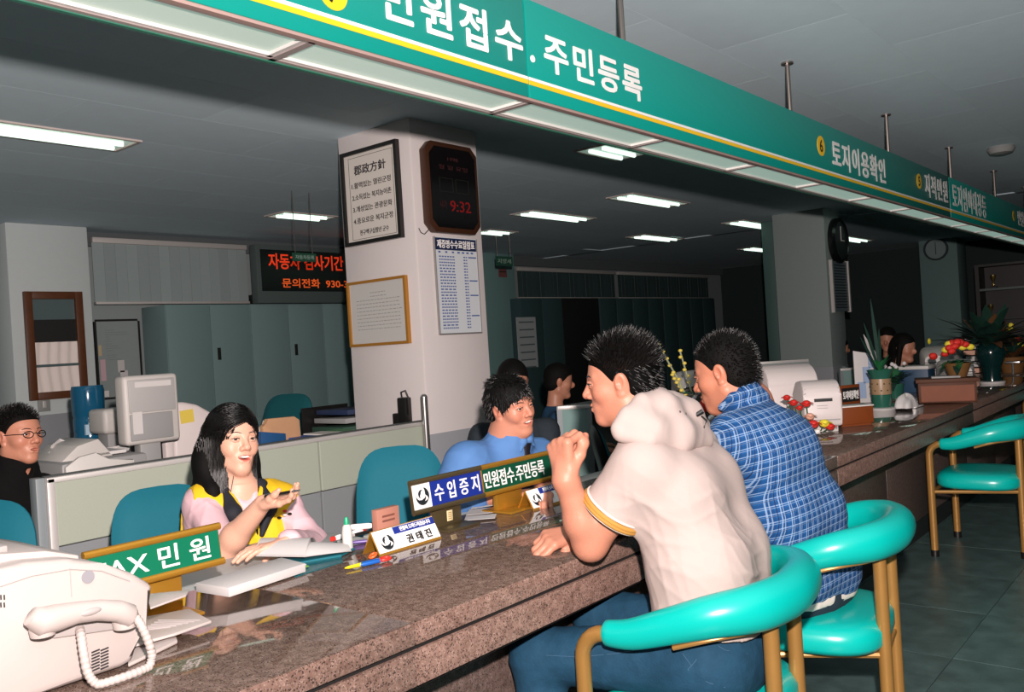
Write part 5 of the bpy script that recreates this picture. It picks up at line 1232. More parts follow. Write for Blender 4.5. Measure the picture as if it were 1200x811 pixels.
for i in range(6):
    a = rr.uniform(0, 6.28); g = G(); g.sph(c + Vector((math.cos(a) * .08, math.sin(a) * .08, .2 + .05 * rr.random())), .014, u=8, v=6); g.done('white_bloom', m_sheet, t)
# wooden chest of drawers-like box
A, B = atZ(1077, 473, CZ), atZ(1146, 471, CZ); c = (A + B) / 2; R = Matrix.Rotation(math.atan2(B.y - A.y, B.x - A.x), 3, 'Z'); L = (B - A).length / 2
t = thing('wooden_box', 'low brown wooden suggestion box far along the counter', 'box', (c.x, c.y, CZ)); nrm = R @ Vector((0, 1, 0)); cc = c + nrm * .11
m_w2 = M('brown_wood_box', '#4c2408', .65, var=.25, scale=8)
g = G(); g.rbox(cc + Vector((0, 0, .065)), (L, .11, .065), R, .004); g.done('box_body', m_w2, t); g = G(); g.rbox(cc + Vector((0, 0, .14)), (L + .012, .122, .012), R, .003); g.done('lid', m_w2, t); g = G(); g.rbox(cc - nrm * .112 + Vector((0, 0, .06)), (L - .015, .003, .05), R); g.done('front_panel', m_wood, t, smooth=False)
g = G(); g.rbox(cc + Vector((0, 0, .158)), (L * .5, .05, .006), R, .002); g.done('paper_pad', m_beiged, t)
# flower basket on it
c = cc + R @ Vector((L * .45, .05, .152)); t = thing('flower_basket', 'basket of red flowers standing on the wooden box', 'flower basket', (c.x, c.y, c.z)); rr = random.Random(9)
g = G(); g.lathe([(0, 0), (.05, 0), (.085, .09), (.08, .09), (0, .06)], c, 18); g.done('basket', M('wicker', '#6d4a22', .7, var=.2, scale=60), t)
for i in range(22):
    a = rr.uniform(0, 6.28); r = rr.uniform(.02, .15); p = c + Vector((r * math.cos(a), r * math.sin(a), .13 + .11 * (1 - r / .15) + rr.uniform(-.02, .02))); g = G(); g.sph(p, .026, (1, 1, .8), 9, 6); g.done('red_bloom', m_petr if i % 5 else m_pety, t)
for i in range(16):
    a = rr.uniform(0, 6.28); g = G(); leaf(g, c + Vector((0, 0, .08)), (math.cos(a), math.sin(a), rr.uniform(.1, .8)), rr.uniform(.10, .17), .025, .5); g.done('leaf', m_leafd if i % 2 else m_leaf, t)
# dark vase with dark foliage
c = atZ(1163, 449, CZ); t = thing('dark_vase', 'dark green round shouldered vase of dark foliage on a white saucer', 'vase', (c.x, c.y, CZ)); rr = random.Random(10)
g = G(); g.lathe([(0, 0), (.09, 0), (.095, .015), (0, .02)], c, 20); g.done('saucer', m_sheet, t)
g = G(); g.lathe([(0, .02), (.065, .02), (.06, .08), (.07, .14), (.105, .22), (.10, .29), (.06, .32), (.05, .32), (0, .3)], c, 24); g.done('vase_body', M('vase_dark', '#0b2626', .15), t, ang=50)
for i in range(90):
    a = rr.uniform(0, 6.28); g = G(); leaf(g, c + Vector((0, 0, .3)), (math.cos(a) * rr.uniform(.2, 1.6), math.sin(a) * rr.uniform(.2, 1.6), rr.uniform(.3, 1.2)), rr.uniform(.2, .5), .04, rr.uniform(.1, .5), 4); g.done('leaf', m_leafd if i % 6 else M('leaf_rust', '#5a3a1c', .6), t)
# grey crt monitors and boxes further back
crt('grey monitor with a yellow sticker far along the counter', (1076, 388), (1122, 432), 6.9, math.radians(100), mt=m_beige, zb=CZ)
t_ = crt('second grey monitor right of the one with the yellow sticker', (1100, 398), (1142, 434), 6.2, math.radians(110), mt=m_beige, zb=CZ)
p = atD(1089, 400, 6.7); tt = bpy.data.objects['desk_monitor.001']; g = G(); g.sph(p, .03, (.4, 1, .8), 10, 8); g.done('yellow_sticker', m_pety, tt)
p = atD(1075, 437, 6.5); t = thing('blue_file_box', 'blue file box behind the leafy plant far along the counter', 'box', (p.x, p.y, CZ)); g = G(); g.box((p.x - .12, p.y - .1, CZ), (p.x + .1, p.y + .1, p.z + .05), .005); g.done('box_body', M('box_blue', '#1b3c58', .5), t); g = G(); g.box((p.x - .125, p.y - .105, p.z + .03), (p.x + .105, p.y + .105, p.z + .055), .004); g.done('lid', m_beige, t)
p = atD(1140, 410, 8.2); t = thing('stacked_forms', 'small stack of white forms behind the flower basket', 'papers', (p.x, p.y, CZ))
for k in range(6):
    g = G(); g.rbox((p.x, p.y, CZ + .03 + .055 * k), (.06, .09, .02), Matrix.Rotation(.1 * (k % 3), 3, 'Z')); g.done('form_bundle', m_sheet if k % 3 else m_petp, t, smooth=False)
c = atZ(1190, 437, CZ); t = thing('chrome_stand', 'small shiny metal stand near the right edge of the counter', 'stand', (c.x, c.y, CZ)); g = G(); g.box((c.x - .06, c.y - .12, CZ + .09), (c.x + .06, c.y + .12, CZ + .11), .004); g.done('tray', MC['chrome'], t)
for s in (-.1, .1):
    g = G(); g.cyl((c.x, c.y + s, CZ), (c.x, c.y + s, CZ + .09), .008, n=8); g.done('leg', MC['chrome'], t)
p = atD(1186, 425, 8.0); t = thing('basket_of_blooms', 'dim basket of yellow and white blooms at the right edge', 'flower basket', (p.x, p.y, CZ)); rr = random.Random(12)
g = G(); g.lathe([(0, 0), (.08, 0), (.12, .14), (0, .12)], (p.x, p.y, CZ), 16); g.done('basket', MC['wicker'], t)
for i in range(26):
    a = rr.uniform(0, 6.28); r = rr.uniform(0, .22); q = Vector((p.x + r * math.cos(a), p.y + r * math.sin(a), CZ + .2 + rr.uniform(0, .28))); g = G(); g.sph(q, .022, u=8, v=6); g.done('bloom', m_pety if i % 3 else m_petr, t)
for i in range(40):
    a = rr.uniform(0, 6.28); g = G(); leaf(g, (p.x, p.y, CZ + .12), (math.cos(a), math.sin(a), rr.uniform(.3, 1.6)), rr.uniform(.2, .4), .03, .3, 4); g.done('leaf', MC['leaf_rust'] if i % 2 else m_leafd, t)
# low partitions and counters in the middle distance
for (a, b, D, lab) in (((655, 476), (694, 545), 5.2, 'pale teal low partition behind the raised fist'), ((880, 425), (948, 470), 7.4, 'dim low partition in front of the second column'), ((985, 432), (1016, 475), 8.2, 'dim low partition right of the second column')):
    A, B = atD(*a, D), atD(*b, D); c = (A + B) / 2; t = thing('office_screen', lab, 'partition', (c.x, c.y, 0)); W_ = (B - A).dot(RIGHT_H) / 2
    R = Matrix.Rotation(math.atan2(RIGHT_H.y, RIGHT_H.x), 3, 'Z')
    g = G(); g.rbox((c.x, c.y, A.z / 2), (W_, .02, A.z / 2 - .02), R, .003); g.done('panel', M('screen_teal', '#74908c', .8), t); g = G(); g.rbox((c.x, c.y, A.z - .01), (W_ + .01, .025, .012), R, .003); g.done('top_rail', m_rail, t)
    for s in (-1, 1):
        g = G(); g.rbox(c * 1 + R @ Vector((s * W_, 0, A.z / 2 - c.z)), (.015, .024, A.z / 2), R); g.done('post', MC['post_grey'], t)
# ================================================================ PEOPLE: implicit surfaces meshed with surface nets
def V3(v): return np.array(v, dtype=np.float64)
def nrm(v): v = V3(v); return v / np.linalg.norm(v)
class SDF:
    def __init__(s): s.ops = []; s.cuts = []
    def rc(s, a, b, ra, rb=None, k=.02, sub=False, clip=None):
        a, b = V3(a), V3(b); rb = ra if rb is None else rb; r = max(ra, rb)
        d = b - a; dd = max(float(d @ d), 1e-12)
        def f(X, Y, Z):
            px, py, pz = X - a[0], Y - a[1], Z - a[2]
            h = np.clip((px * d[0] + py * d[1] + pz * d[2]) / dd, 0, 1)
            D = np.sqrt((px - d[0] * h) ** 2 + (py - d[1] * h) ** 2 + (pz - d[2] * h) ** 2) - (ra + (rb - ra) * h)
            if clip is not None: D = np.maximum(D, (X - clip[1][0]) * clip[0][0] + (Y - clip[1][1]) * clip[0][1] + (Z - clip[1][2]) * clip[0][2])
            return D
        s.ops.append((f, np.minimum(a, b) - r, np.maximum(a, b) + r, k, sub)); return s
    def chain(s, pts, rs, k=.02, sub=False):
        for i in range(len(pts) - 1): s.rc(pts[i], pts[i + 1], rs[i], rs[i + 1], k, sub)
        return s
    def el(s, c, r, k=.02, R=None, sub=False):
        c, r = V3(c), V3(r); R = np.eye(3) if R is None else np.array(R); m = float(r.max()); mn = float(r.min())
        def f(X, Y, Z):
            p = (X - c[0], Y - c[1], Z - c[2]); q = [p[0] * R[0, i] + p[1] * R[1, i] + p[2] * R[2, i] for i in range(3)]
            k0 = np.sqrt((q[0] / r[0]) ** 2 + (q[1] / r[1]) ** 2 + (q[2] / r[2]) ** 2)
            k1 = np.sqrt((q[0] / r[0] ** 2) ** 2 + (q[1] / r[1] ** 2) ** 2 + (q[2] / r[2] ** 2) ** 2) + 1e-9
            return np.maximum(k0 * (k0 - 1) / k1, (k0 - 1) * mn * .5 - 0 * k0) if False else np.where(k0 > 1e-3, k0 * (k0 - 1) / k1, -mn)
        s.ops.append((f, c - m, c + m, k, sub)); return s
    def cut(s, n, p): s.cuts.append((nrm(n), V3(p))); return s       # removes the side n points to
    def _mix(s, F, D, k, sub):
        if sub:
            h = np.maximum(k - np.abs(F + D), 0) / k; return np.maximum(F, -D) + h * h * k * .25
        h = np.maximum(k - np.abs(F - D), 0) / k; return np.minimum(F, D) - h * h * k * .25
    def at(s, P):
        P = np.atleast_2d(np.array(P)); X, Y, Z = P[:, 0], P[:, 1], P[:, 2]; F = np.full(len(P), 9.)
        for f, lo, hi, k, sub in s.ops: F = s._mix(F, f(X, Y, Z), k, sub)
        for n, p in s.cuts: F = np.maximum(F, (P - p) @ n)
        return F
    def grid(s, h, lo=None, hi=None):
        L = np.min([o[1] for o in s.ops if not o[4]], 0) - 3 * h; H = np.max([o[2] for o in s.ops if not o[4]], 0) + 3 * h
        if lo is not None: L = np.maximum(L, lo)
        if hi is not None: H = np.minimum(H, hi)
        n = np.maximum(np.ceil((H - L) / h).astype(int) + 1, 2)
        F = np.full(n, 9., np.float32); ax = [(L[i] + h * np.arange(n[i])).astype(np.float32) for i in range(3)]
        for f, a, b, k, sub in s.ops:
            i0 = np.clip(np.floor((a - k - 3 * h - L) / h).astype(int), 0, n); i1 = np.clip(np.ceil((b + k + 3 * h - L) / h).astype(int) + 1, 0, n)
            if np.any(i1 <= i0): continue
            sl = tuple(slice(i0[q], i1[q]) for q in range(3))
            F[sl] = s._mix(F[sl], f(ax[0][sl[0]][:, None, None], ax[1][sl[1]][None, :, None], ax[2][sl[2]][None, None, :]), k, sub)
        for nn, p in s.cuts:
            F = np.maximum(F, ((ax[0] - p[0]) * nn[0])[:, None, None] + ((ax[1] - p[1]) * nn[1])[None, :, None] + ((ax[2] - p[2]) * nn[2])[None, None, :])
        return F, L, h
    def mesh(s, h, lo=None, hi=None): return snets(*s.grid(h, lo, hi))
    def project(s, P, d, start=.06, n=14):
        """slide points P (starting outside, moved back by start along -d) inwards along d onto the surface"""
        P = np.array(P, float) - np.array(d) * start; d = np.array(d)
        for _ in range(n): P = P + d * np.clip(s.at(P), -.02, .03)[:, None] * .8
        return P
def snets(F, L, h):
    F = np.clip(F, -2 * h, 2 * h); S = F < 0; n = np.array(F.shape) - 1
    c = np.zeros(n, np.int8)
    for i in (0, 1):
        for j in (0, 1):
            for k in (0, 1): c += S[i:n[0] + i, j:n[1] + j, k:n[2] + k]
    A = np.argwhere((c > 0) & (c < 8))
    if len(A) == 0: return np.zeros((0, 3)), np.zeros((0, 4), int)
    acc = np.zeros((len(A), 3)); cnt = np.zeros(len(A))
    for ax in range(3):
        o1, o2 = [q for q in range(3) if q != ax]
        for u in (0, 1):
            for v in (0, 1):
                off = np.zeros(3, int); off[o1] = u; off[o2] = v; off2 = off.copy(); off2[ax] = 1
                f0 = F[tuple((A + off).T)]; f1 = F[tuple((A + off2).T)]; m = (f0 < 0) != (f1 < 0)
                t = f0[m] / (f0[m] - f1[m]); p = np.tile(off, (m.sum(), 1)).astype(float); p[:, ax] = t
                acc[m] += p; cnt[m] += 1
    V = L + h * (A + acc / cnt[:, None])
    vid = np.full(n, -1, np.int32); vid[tuple(A.T)] = np.arange(len(A)); Q = []
    for ax in range(3):
        o1, o2 = (ax + 1) % 3, (ax + 2) % 3
        sl0 = [slice(None)] * 3; sl1 = [slice(None)] * 3; sl0[ax] = slice(0, n[ax]); sl1[ax] = slice(1, n[ax] + 1)
        D = S[tuple(sl0)] != S[tuple(sl1)]
        E = np.argwhere(D); E = E[(E[:, o1] > 0) & (E[:, o2] > 0) & (E[:, o1] < n[o1]) & (E[:, o2] < n[o2])]
        a = np.zeros(3, int); a[o1] = 1; b = np.zeros(3, int); b[o2] = 1
        q = np.stack([vid[tuple((E - a - b).T)], vid[tuple((E - b).T)], vid[tuple(E.T)], vid[tuple((E - a).T)]], 1)
        fl = S[tuple(E.T)]; q[~fl] = q[~fl][:, ::-1]; Q.append(q)
    Q = np.concatenate(Q); return V, Q[(Q >= 0).all(1)]
def vnormals(V, Q):
    fn = np.cross(V[Q[:, 2]] - V[Q[:, 0]], V[Q[:, 3]] - V[Q[:, 1]]); N = np.zeros_like(V)
    for i in range(4): np.add.at(N, Q[:, i], fn)
    return N / (np.linalg.norm(N, axis=1)[:, None] + 1e-12)
def npmesh(name, V, Q, mat, parent, col=None, uv3=None, tris=False):
    me = bpy.data.meshes.new(name); me.vertices.add(len(V)); me.vertices.foreach_set('co', V.astype(np.float32).ravel())
    k = Q.shape[1]; me.loops.add(Q.size); me.loops.foreach_set('vertex_index', Q.astype(np.int32).ravel())
    me.polygons.add(len(Q)); me.polygons.foreach_set('loop_start', np.arange(0, Q.size, k, dtype=np.int32)); me.polygons.foreach_set('loop_total', np.full(len(Q), k, np.int32))
    me.update(calc_edges=True); me.validate()
    if col is not None:
        a = me.color_attributes.new('Col', 'FLOAT_COLOR', 'POINT'); c4 = np.ones((len(V), 4), np.float32); c4[:, :3] = col; a.data.foreach_set('color', c4.ravel())
    if uv3 is not None:
        a = me.attributes.new('cloth_uv', 'FLOAT_VECTOR', 'POINT'); a.data.foreach_set('vector', uv3.astype(np.float32).ravel())
    me.shade_smooth()
    return link(name, me, mat, parent)
def folds(P, seed, amp, axes, freq):
    r = np.random.RandomState(seed); out = np.zeros(len(P))
    for i in range(6):
        d = nrm(V3(axes[i % len(axes)]) + r.normal(0, .35, 3)); f = freq * r.uniform(.6, 1.6); w_ = sum(np.sin(P @ (r.normal(0, 1, 3) * freq * .45) + r.uniform(0, 6)) for _ in range(2)) * .9
        out += (1 - np.abs(np.sin(P @ d * f + w_ + r.uniform(0, 6)))) ** 2.2 * r.uniform(.5, 1)
    return amp * (out / 3 - .5)
def cloth(s, name, h, mat, parent, fold=None, uvaxes=None, lo=None, hi=None, col=None):
    V, Q = s.mesh(h, lo, hi)
    if fold:
        N = vnormals(V, Q); dsp = folds(V, *fold[:4])
        if len(fold) > 4:
            dsp = dsp * np.clip(sum(np.exp(-(((V - V3(c)) / r) ** 2).sum(1)) for c, r in fold[4]) + .12, 0, 1)
        V = V + N * dsp[:, None]
    uv = None
    if uvaxes is not None:
        o, u, v = [V3(q) for q in uvaxes]; uv = np.stack([(V - o) @ u, (V - o) @ v, np.zeros(len(V))], 1)
    return npmesh(name, V, Q, mat, parent, uv3=uv)
def strands(name, roots, dirs, L, w0, mat, parent, seg=4, droop=0., rs=None, jit=0.):
    """tapered three sided locks; roots (n,3), dirs (n,3)"""
    n = len(roots); rs = rs or np.random.RandomState(1); L = np.broadcast_to(L, (n,)); d = dirs / (np.linalg.norm(dirs, axis=1)[:, None] + 1e-9)
    up = np.tile(np.array([.3, .5, .81]), (n, 1)); a = np.cross(d, up); a /= np.linalg.norm(a, axis=1)[:, None] + 1e-9; b = np.cross(d, a)
    Vs = []
    for i in range(seg + 1):
        u = i / seg; c = roots + d * (L * u)[:, None]; c[:, 2] -= droop * L * u * u; w = w0 * (1 - u) ** .7 + 1e-4
        for k in range(3): an = 2.094 * k; Vs.append(c + (a * math.cos(an) + b * math.sin(an)) * w)
    V = np.stack(Vs, 1).reshape(-1, 3); per = 3 * (seg + 1); base = np.arange(n)[:, None] * per; qs = []
    for i in range(seg):
        for k in range(3): qs.append(base + np.array([[i * 3 + k, i * 3 + (k + 1) % 3, (i + 1) * 3 + (k + 1) % 3, (i + 1) * 3 + k]]))
    return V, np.concatenate(qs)
def paths_mesh(P, w):
    """P (n,m,3) polylines -> three sided tubes of width profile w (m)"""
    n, m, _ = P.shape; d = np.gradient(P, axis=1); d /= np.linalg.norm(d, axis=2)[..., None] + 1e-9
    a = np.cross(d, np.array([.31, .52, .79])); a /= np.linalg.norm(a, axis=2)[..., None] + 1e-9; b = np.cross(d, a); Vs = []
    for k in range(3): an = 2.094 * k; Vs.append(P + (a * math.cos(an) + b * math.sin(an)) * np.array(w)[None, :, None])
    V = np.stack(Vs, 2).reshape(-1, 3); base = np.arange(n)[:, None] * m * 3; qs = []
    for i in range(m - 1):
        for k in range(3): qs.append(base + np.array([[i * 3 + k, i * 3 + (k + 1) % 3, (i + 1) * 3 + (k + 1) % 3, (i + 1) * 3 + k]]))
    return V, np.concatenate(qs)

class Head:
    """head frame: columns right, forward, up ; local units metres"""
    def __init__(s, c, yaw, pitch=0, roll=0, scale=1.):
        y = math.radians(yaw); f = np.array(-FWD_H * math.cos(y) + RIGHT_H * math.sin(y)); u = np.array([0, 0, 1.])
        p = math.radians(pitch); f2 = f * math.cos(p) + u * math.sin(p); u2 = u * math.cos(p) - f * math.sin(p); r2 = np.cross(f2, u2)
        q = math.radians(roll); s.R = np.stack([r2 * math.cos(q) + u2 * math.sin(q), f2, u2 * math.cos(q) - r2 * math.sin(q)], 1)
        s.c = V3(c); s.s = scale
    def w(s, p): return s.c + s.R @ (V3(p) * s.s)
    def wn(s, P): return s.c + (np.array(P) * s.s) @ s.R.T
    def l(s, P): return (np.array(P) - s.c) @ s.R / s.s
    def d(s, v): return s.R @ V3(v)
def head_sdf(S, H, jaw=1., smile=0., openm=0., nose=1., fem=0., detail=True):
    sc_ = H.s
    def rc(a, b, ra, rb=None, k=.015, sub=False): S.rc(H.w(a), H.w(b), ra * sc_, (ra if rb is None else rb) * sc_, k * sc_, sub)
    def el(c, r, k=.02, R=None, sub=False): S.el(H.w(c), V3(r) * sc_, k * sc_, H.R if R is None else H.R @ np.array(R), sub)
    el((0, -.018, .035), (.073, .092, .084), .02); el((0, .018, .022), (.065, .062, .074), .03)
    el((0, .026, -.035), (.056 + .003 * jaw, .056, .068), .03)
    for x in (-1, 1):
        rc((x * .050 * jaw, -.010, -.058), (x * .012, .056, -.096), .022, .020, .025)
        el((x * .040, .046, -.022), (.024, .026, .024), .02)
        if detail:
            rc((x * .010, .076, .021), (x * .044, .060, .023), .010, .008, .014)
    el((0, .062, -.097), (.019, .018, .016), .02)
    if not detail:
        el((0, .09, -.02), (.014, .022, .022), .015)
    else:
        el((0, .066, -.062), (.031, .021, .024), .018)
        for x in (-1, 1): el((x * .0315, .093, .006), (.0165, .013, .0105), .012, sub=True)
        rc((0, .080, .014), (0, .0985, -.022), .0075, .0115 * nose, .012); el((0, .0985, -.026), (.0115, .011, .0095), .008)
        for x in (-1, 1): el((x * .0135, .0885, -.030), (.0075, .010, .0075), .006)
        for x in (-1, 1): el((x * .007, .097, -.037), (.0042, .006, .003), .004, sub=True)
        for x in (-1, 1):      # eyelids
            P = [(x * .0165, .0795, .002), (x * .023, .0838, .0100), (x * .033, .0825, .0108), (x * .045, .0715, .0045)]
            S.chain([H.w(p) for p in P], [.0026 * sc_, .0034 * sc_, .0036 * sc_, .0026 * sc_], .003 * sc_)
            P = [(x * .0165, .0795, .002), (x * .026, .0826, -.0015), (x * .036, .0795, -.0020), (x * .045, .0715, .0035)]
            S.chain([H.w(p) for p in P], [.0024 * sc_, .0030 * sc_, .0030 * sc_, .0024 * sc_], .003 * sc_)
        cz = -.0605 + .009 * smile; wx = .023 + .009 * smile; lt = 1 - .25 * smile; ly = -.002 * smile
        U = [(-wx, .0755 + ly, cz), (-.010, .0868 + ly, -.0545), (0, .0875 + ly, -.0555), (.010, .0868 + ly, -.0545), (wx, .0755 + ly, cz)]
        Lw = [(-wx * .95, .0750 + ly, cz - .002), (-.011, .0845 + ly, -.0675 - .006 * openm), (.011, .0845 + ly, -.0675 - .006 * openm), (wx * .95, .0750 + ly, cz - .002)]
        S.chain([H.w(p) for p in U], [.002 * sc_, .0044 * lt * sc_, .0040 * lt * sc_, .0044 * lt * sc_, .002 * sc_], .004 * sc_)
        S.chain([H.w(p) for p in Lw], [.002 * sc_, .0055 * lt * sc_, .0055 * lt * sc_, .002 * sc_], .005 * sc_)
        if openm > .1: el((0, .090, -.0605 - .001 * openm + .002 * smile), (.018 + .012 * smile, .018, .0035 + .0040 * openm), .003, sub=True)
        else: S.chain([H.w(p) for p in [(-wx, .0790, cz), (0, .0945, -.0603), (wx, .0790, cz)]], [.0012 * sc_, .0016 * sc_, .0012 * sc_], .002 * sc_, True)
        if smile > .3:
            for x in (-1, 1): el((x * .036, .058, -.036), (.017, .016, .016), .012)
    for x in (-1, 1):           # ears
        a = .25 * x; Rm = [[math.cos(a), 0, math.sin(a)], [0, 1, 0], [-math.sin(a), 0, math.cos(a)]]
        el((x * .0745, -.014, -.004), (.0095, .019, .031), .008, Rm); 
        if detail:
            el((x * .0845, -.009, .0), (.0065, .0105, .019), .004, Rm, True); el((x * .075, -.004, -.012), (.006, .005, .007), .004); el((x * .071, -.009, -.032), (.006, .009, .008), .005)
SKIN = {}
def skin_colour(V, heads, base, lip='#b0605a'):
    b = np.array(lin(base)[:3]); col = np.tile(b, (len(V), 1))
    for H, par in heads:
        P = H.l(V); near = (np.abs(P[:, 0]) < .1) & (np.abs(P[:, 1]) < .13) & (np.abs(P[:, 2]) < .14)
        def blob(c, r): return np.exp(-(((P - np.array(c)) / np.array(r)) ** 2).sum(1))
        red = blob((.04, .06, -.025), (.022, .03, .022)) + blob((-.04, .06, -.025), (.022, .03, .022)) + .8 * blob((0, .1, -.025), (.014, .02, .014)) + .9 * (blob((.08, -.01, 0), (.015, .025, .035)) + blob((-.08, -.01, 0), (.015, .025, .035)))
        col[near] *= (1 - red[near, None] * np.array([0., .14, .16]))
        wx = .023 + .009 * par.get('smile', 0); om = par.get('openm', 0)
        lipm = np.clip(1.6 - np.abs(P[:, 0]) / wx * 1.0 - ((P[:, 2] + .0605 + .002 * om - .008 * par.get('smile', 0) * (P[:, 0] / wx) ** 2) / (.0078 + .0040 * om)) ** 2 - (P[:, 0] / wx) ** 4, 0, 1) * (P[:, 1] > .07)
        lc = np.array(lin(par.get('lip', lip))[:3]); m_ = np.clip(lipm, 0, 1)[:, None] * near[:, None] * par.get('lipmix', .75)
        col = col * (1 - m_) + lc * m_
        hs = par.get('hairline')
        if hs is not None:
            F = np.full(len(V), 9.); F[near] = hs(P[near]); m_ = (np.clip(-F / .012, 0, 1) * .93)[:, None]; col = col * (1 - m_) + np.array([.012, .010, .010]) * m_
        sh = blob((.032, .08, .006), (.018, .02, .008)) + blob((-.032, .08, .006), (.018, .02, .008)); col[near] *= (1 - .18 * np.clip(sh, 0, 1)[near, None])
    return col
def body_mesh(S, blocks, coarse, parent, heads, base, mat, lip='#b0605a', name='body'):
    """one surface: coarse everywhere, finer inside the given boxes (head, hands)"""
    Vs, Qs, off = [], [], 0
    V, Q = S.mesh(coarse); c = V[Q].mean(1); keep = np.ones(len(Q), bool)
    for lo, hi, h in blocks: keep &= ~((c > np.array(lo) + coarse * 1.5) & (c < np.array(hi) - coarse * 1.5)).all(1)
    Vs.append(V); Qs.append(Q[keep]); off = len(V)
    for lo, hi, h in blocks:
        V, Q = S.mesh(h, np.array(lo), np.array(hi)); Vs.append(V); Qs.append(Q + off); off += len(V)
    V = np.concatenate(Vs); Q = np.concatenate(Qs)
    N = vnormals(V, Q); edge = np.zeros(len(V), bool)
    for lo, hi, h in blocks:
        m_ = np.minimum(V - np.array(lo), np.array(hi) - V).min(1); edge |= np.abs(m_) < 3.2 * coarse
    I = np.where(edge)[0]; e_ = .002
    if len(I):
        Gd = np.stack([S.at(V[I] + np.eye(3)[q] * e_) - S.at(V[I] - np.eye(3)[q] * e_) for q in range(3)], 1); N[I] = Gd / (np.linalg.norm(Gd, axis=1)[:, None] + 1e-9)
    used = np.unique(Q); mp = np.full(len(V), -1); mp[used] = np.arange(len(used)); V = V[used]; Q = mp[Q]; N = N[used]
    o = npmesh(name, V, Q, mat, parent, col=skin_colour(V, heads, base, lip))
    R3 = np.array(wm(parent).to_3x3()); o.data.normals_split_custom_set_from_vertices((N @ R3).tolist())
    return o
def hand(S, wrist, d, n, left, curl=(20, 25, 20), thumb=(.75, .45, .5), sc_=1., spread=.0, tcurl=20, curls=None, k=.006):
    """palm and five fingers. d: along the hand, n: the way the palm faces"""
    d = nrm(d); n = nrm(V3(n) - d * (V3(n) @ d)); s = np.cross(n, d) if left else np.cross(d, n); w = V3(wrist); T = []
    base = [(.029, .086), (.010, .090), (-.010, .086), (-.028, .077)]; ph = [(.042, .025, .021), (.046, .029, .022), (.043, .027, .021), (.034, .021, .019)]; rr = [.0092, .0095, .0090, .0080]
    for i, (bx, by) in enumerate(base):
        b = w + (s * bx + d * by) * sc_; S.rc(w + (s * bx * .55 + d * .012) * sc_, b, .0145 * sc_, .0122 * sc_, .012)
        cu = curls[i] if curls else curl; dr = nrm(d + s * bx * spread * 12); p = b; a = 0; pts = [p]
        for q in range(3):
            a += math.radians(cu[q]); v = dr * math.cos(a) + n * math.sin(a); p = p + v * ph[i][q] * sc_; pts.append(p)
        S.chain(pts, [rr[i] * 1.08 * sc_, rr[i] * 1.0 * sc_, rr[i] * .9 * sc_, rr[i] * .74 * sc_], k * sc_); T.append(pts)
    t0 = w + (s * .020 + d * .022 + n * .006) * sc_; td = nrm(s * thumb[0] + d * thumb[1] + n * thumb[2]); p1 = t0 + td * .040 * sc_
    td2 = nrm(td + (n * .5 - s * .5) * math.sin(math.radians(tcurl)) * 1.2 + d * .25); p2 = p1 + td2 * .030 * sc_; td3 = nrm(td2 + (n * .4 - s * .6) * math.sin(math.radians(tcurl)) * 1.3); p3 = p2 + td3 * .024 * sc_
    S.chain([t0, p1, p2, p3], [.0165 * sc_, .0125 * sc_, .0108 * sc_, .0085 * sc_], .010 * sc_); T.append([t0, p1, p2, p3]); return T
m_skin = attr_mat('skin', .45, .4, bump=.12, bscale=260, sss=.0, var=.04)
m_eyew = M('eye_white', '#d8d2cc', .2); m_iris = M('iris_dark', '#17100d', .12); m_hairs = M('hair_black', '#0a0807', .36, spec=.55); m_hairm = M('hair_root', '#080706', .75, spec=.15); m_teeth = M('teeth', '#e6e0d6', .25); m_nail = M('finger_nail', '#d9a08c', .3)
def face_parts(parent, H, S, smile=0., openm=0., gaze=(0, 1, 0), brow=1., teeth=False, lid=True):
    sc_ = H.s
    for x in (-1, 1):
        c = H.w((x * .0315, .0698, .0045)); g = G(); g.sph(c, .0125 * sc_, u=16, v=12); e = g.done('eyeball', m_eyew, parent, ang=180)
        gd = Vector(H.d(nrm(gaze))); a, b, _ = frame(gd); R = Matrix((a, b, gd)).transposed()
        g = G(); g.sph(Vector(c) + gd * .0078 * sc_, .0068 * sc_, (1, 1, .90), 14, 10, R); g.done('iris', m_iris, e, ang=180)
        if lid:
            P = H.wn([(x * .0165, .082, .0035), (x * .023, .0872, .0078), (x * .030, .0868, .0090), (x * .038, .0815, .0080), (x * .047, .0725, .0045)])
            g = G(); g.tube([Vector(p) for p in P], [.0007 * sc_, .0014 * sc_, .0016 * sc_, .0015 * sc_, .0008 * sc_], 6); g.done('lash_line', m_hairs, parent)
        Pb = H.wn([(x * .012, .10, .0235), (x * .020, .10, .0270), (x * .030, .10, .0290), (x * .039, .10, .0280), (x * .048, .09, .0240)]); Pb = S.project(Pb, H.d((0, -1, 0)), .02)
        g = G(); g.tube([Vector(p) for p in Pb], [.0012 * sc_ * brow, .0026 * sc_ * brow, .0027 * sc_ * brow, .0022 * sc_ * brow, .0008 * sc_], 8, flat=.8); g.done('eyebrow', m_hairs, parent)
    if teeth:
        for k in range(8):
            u = (k - 3.5) / 3.5; c = H.w((u * (.0165 + .008 * smile), .0825 - .010 * u * u, -.0575 + .006 * smile * u * u)); g = G(); g.rbox(c, ((.0021 + .0010 * smile) * sc_, .0025 * sc_, .0036 * sc_), Matrix(H.R.tolist()), .0008, 1); g.done('tooth', m_teeth, parent)
        g = G(); g.sph(H.w((0, .068, -.0625)), .016 * sc_, (1.1, .6, .6), 12, 8, Matrix(H.R.tolist())); g.done('mouth_inside', M('mouth_dark', '#4a1d1c', .6), parent)
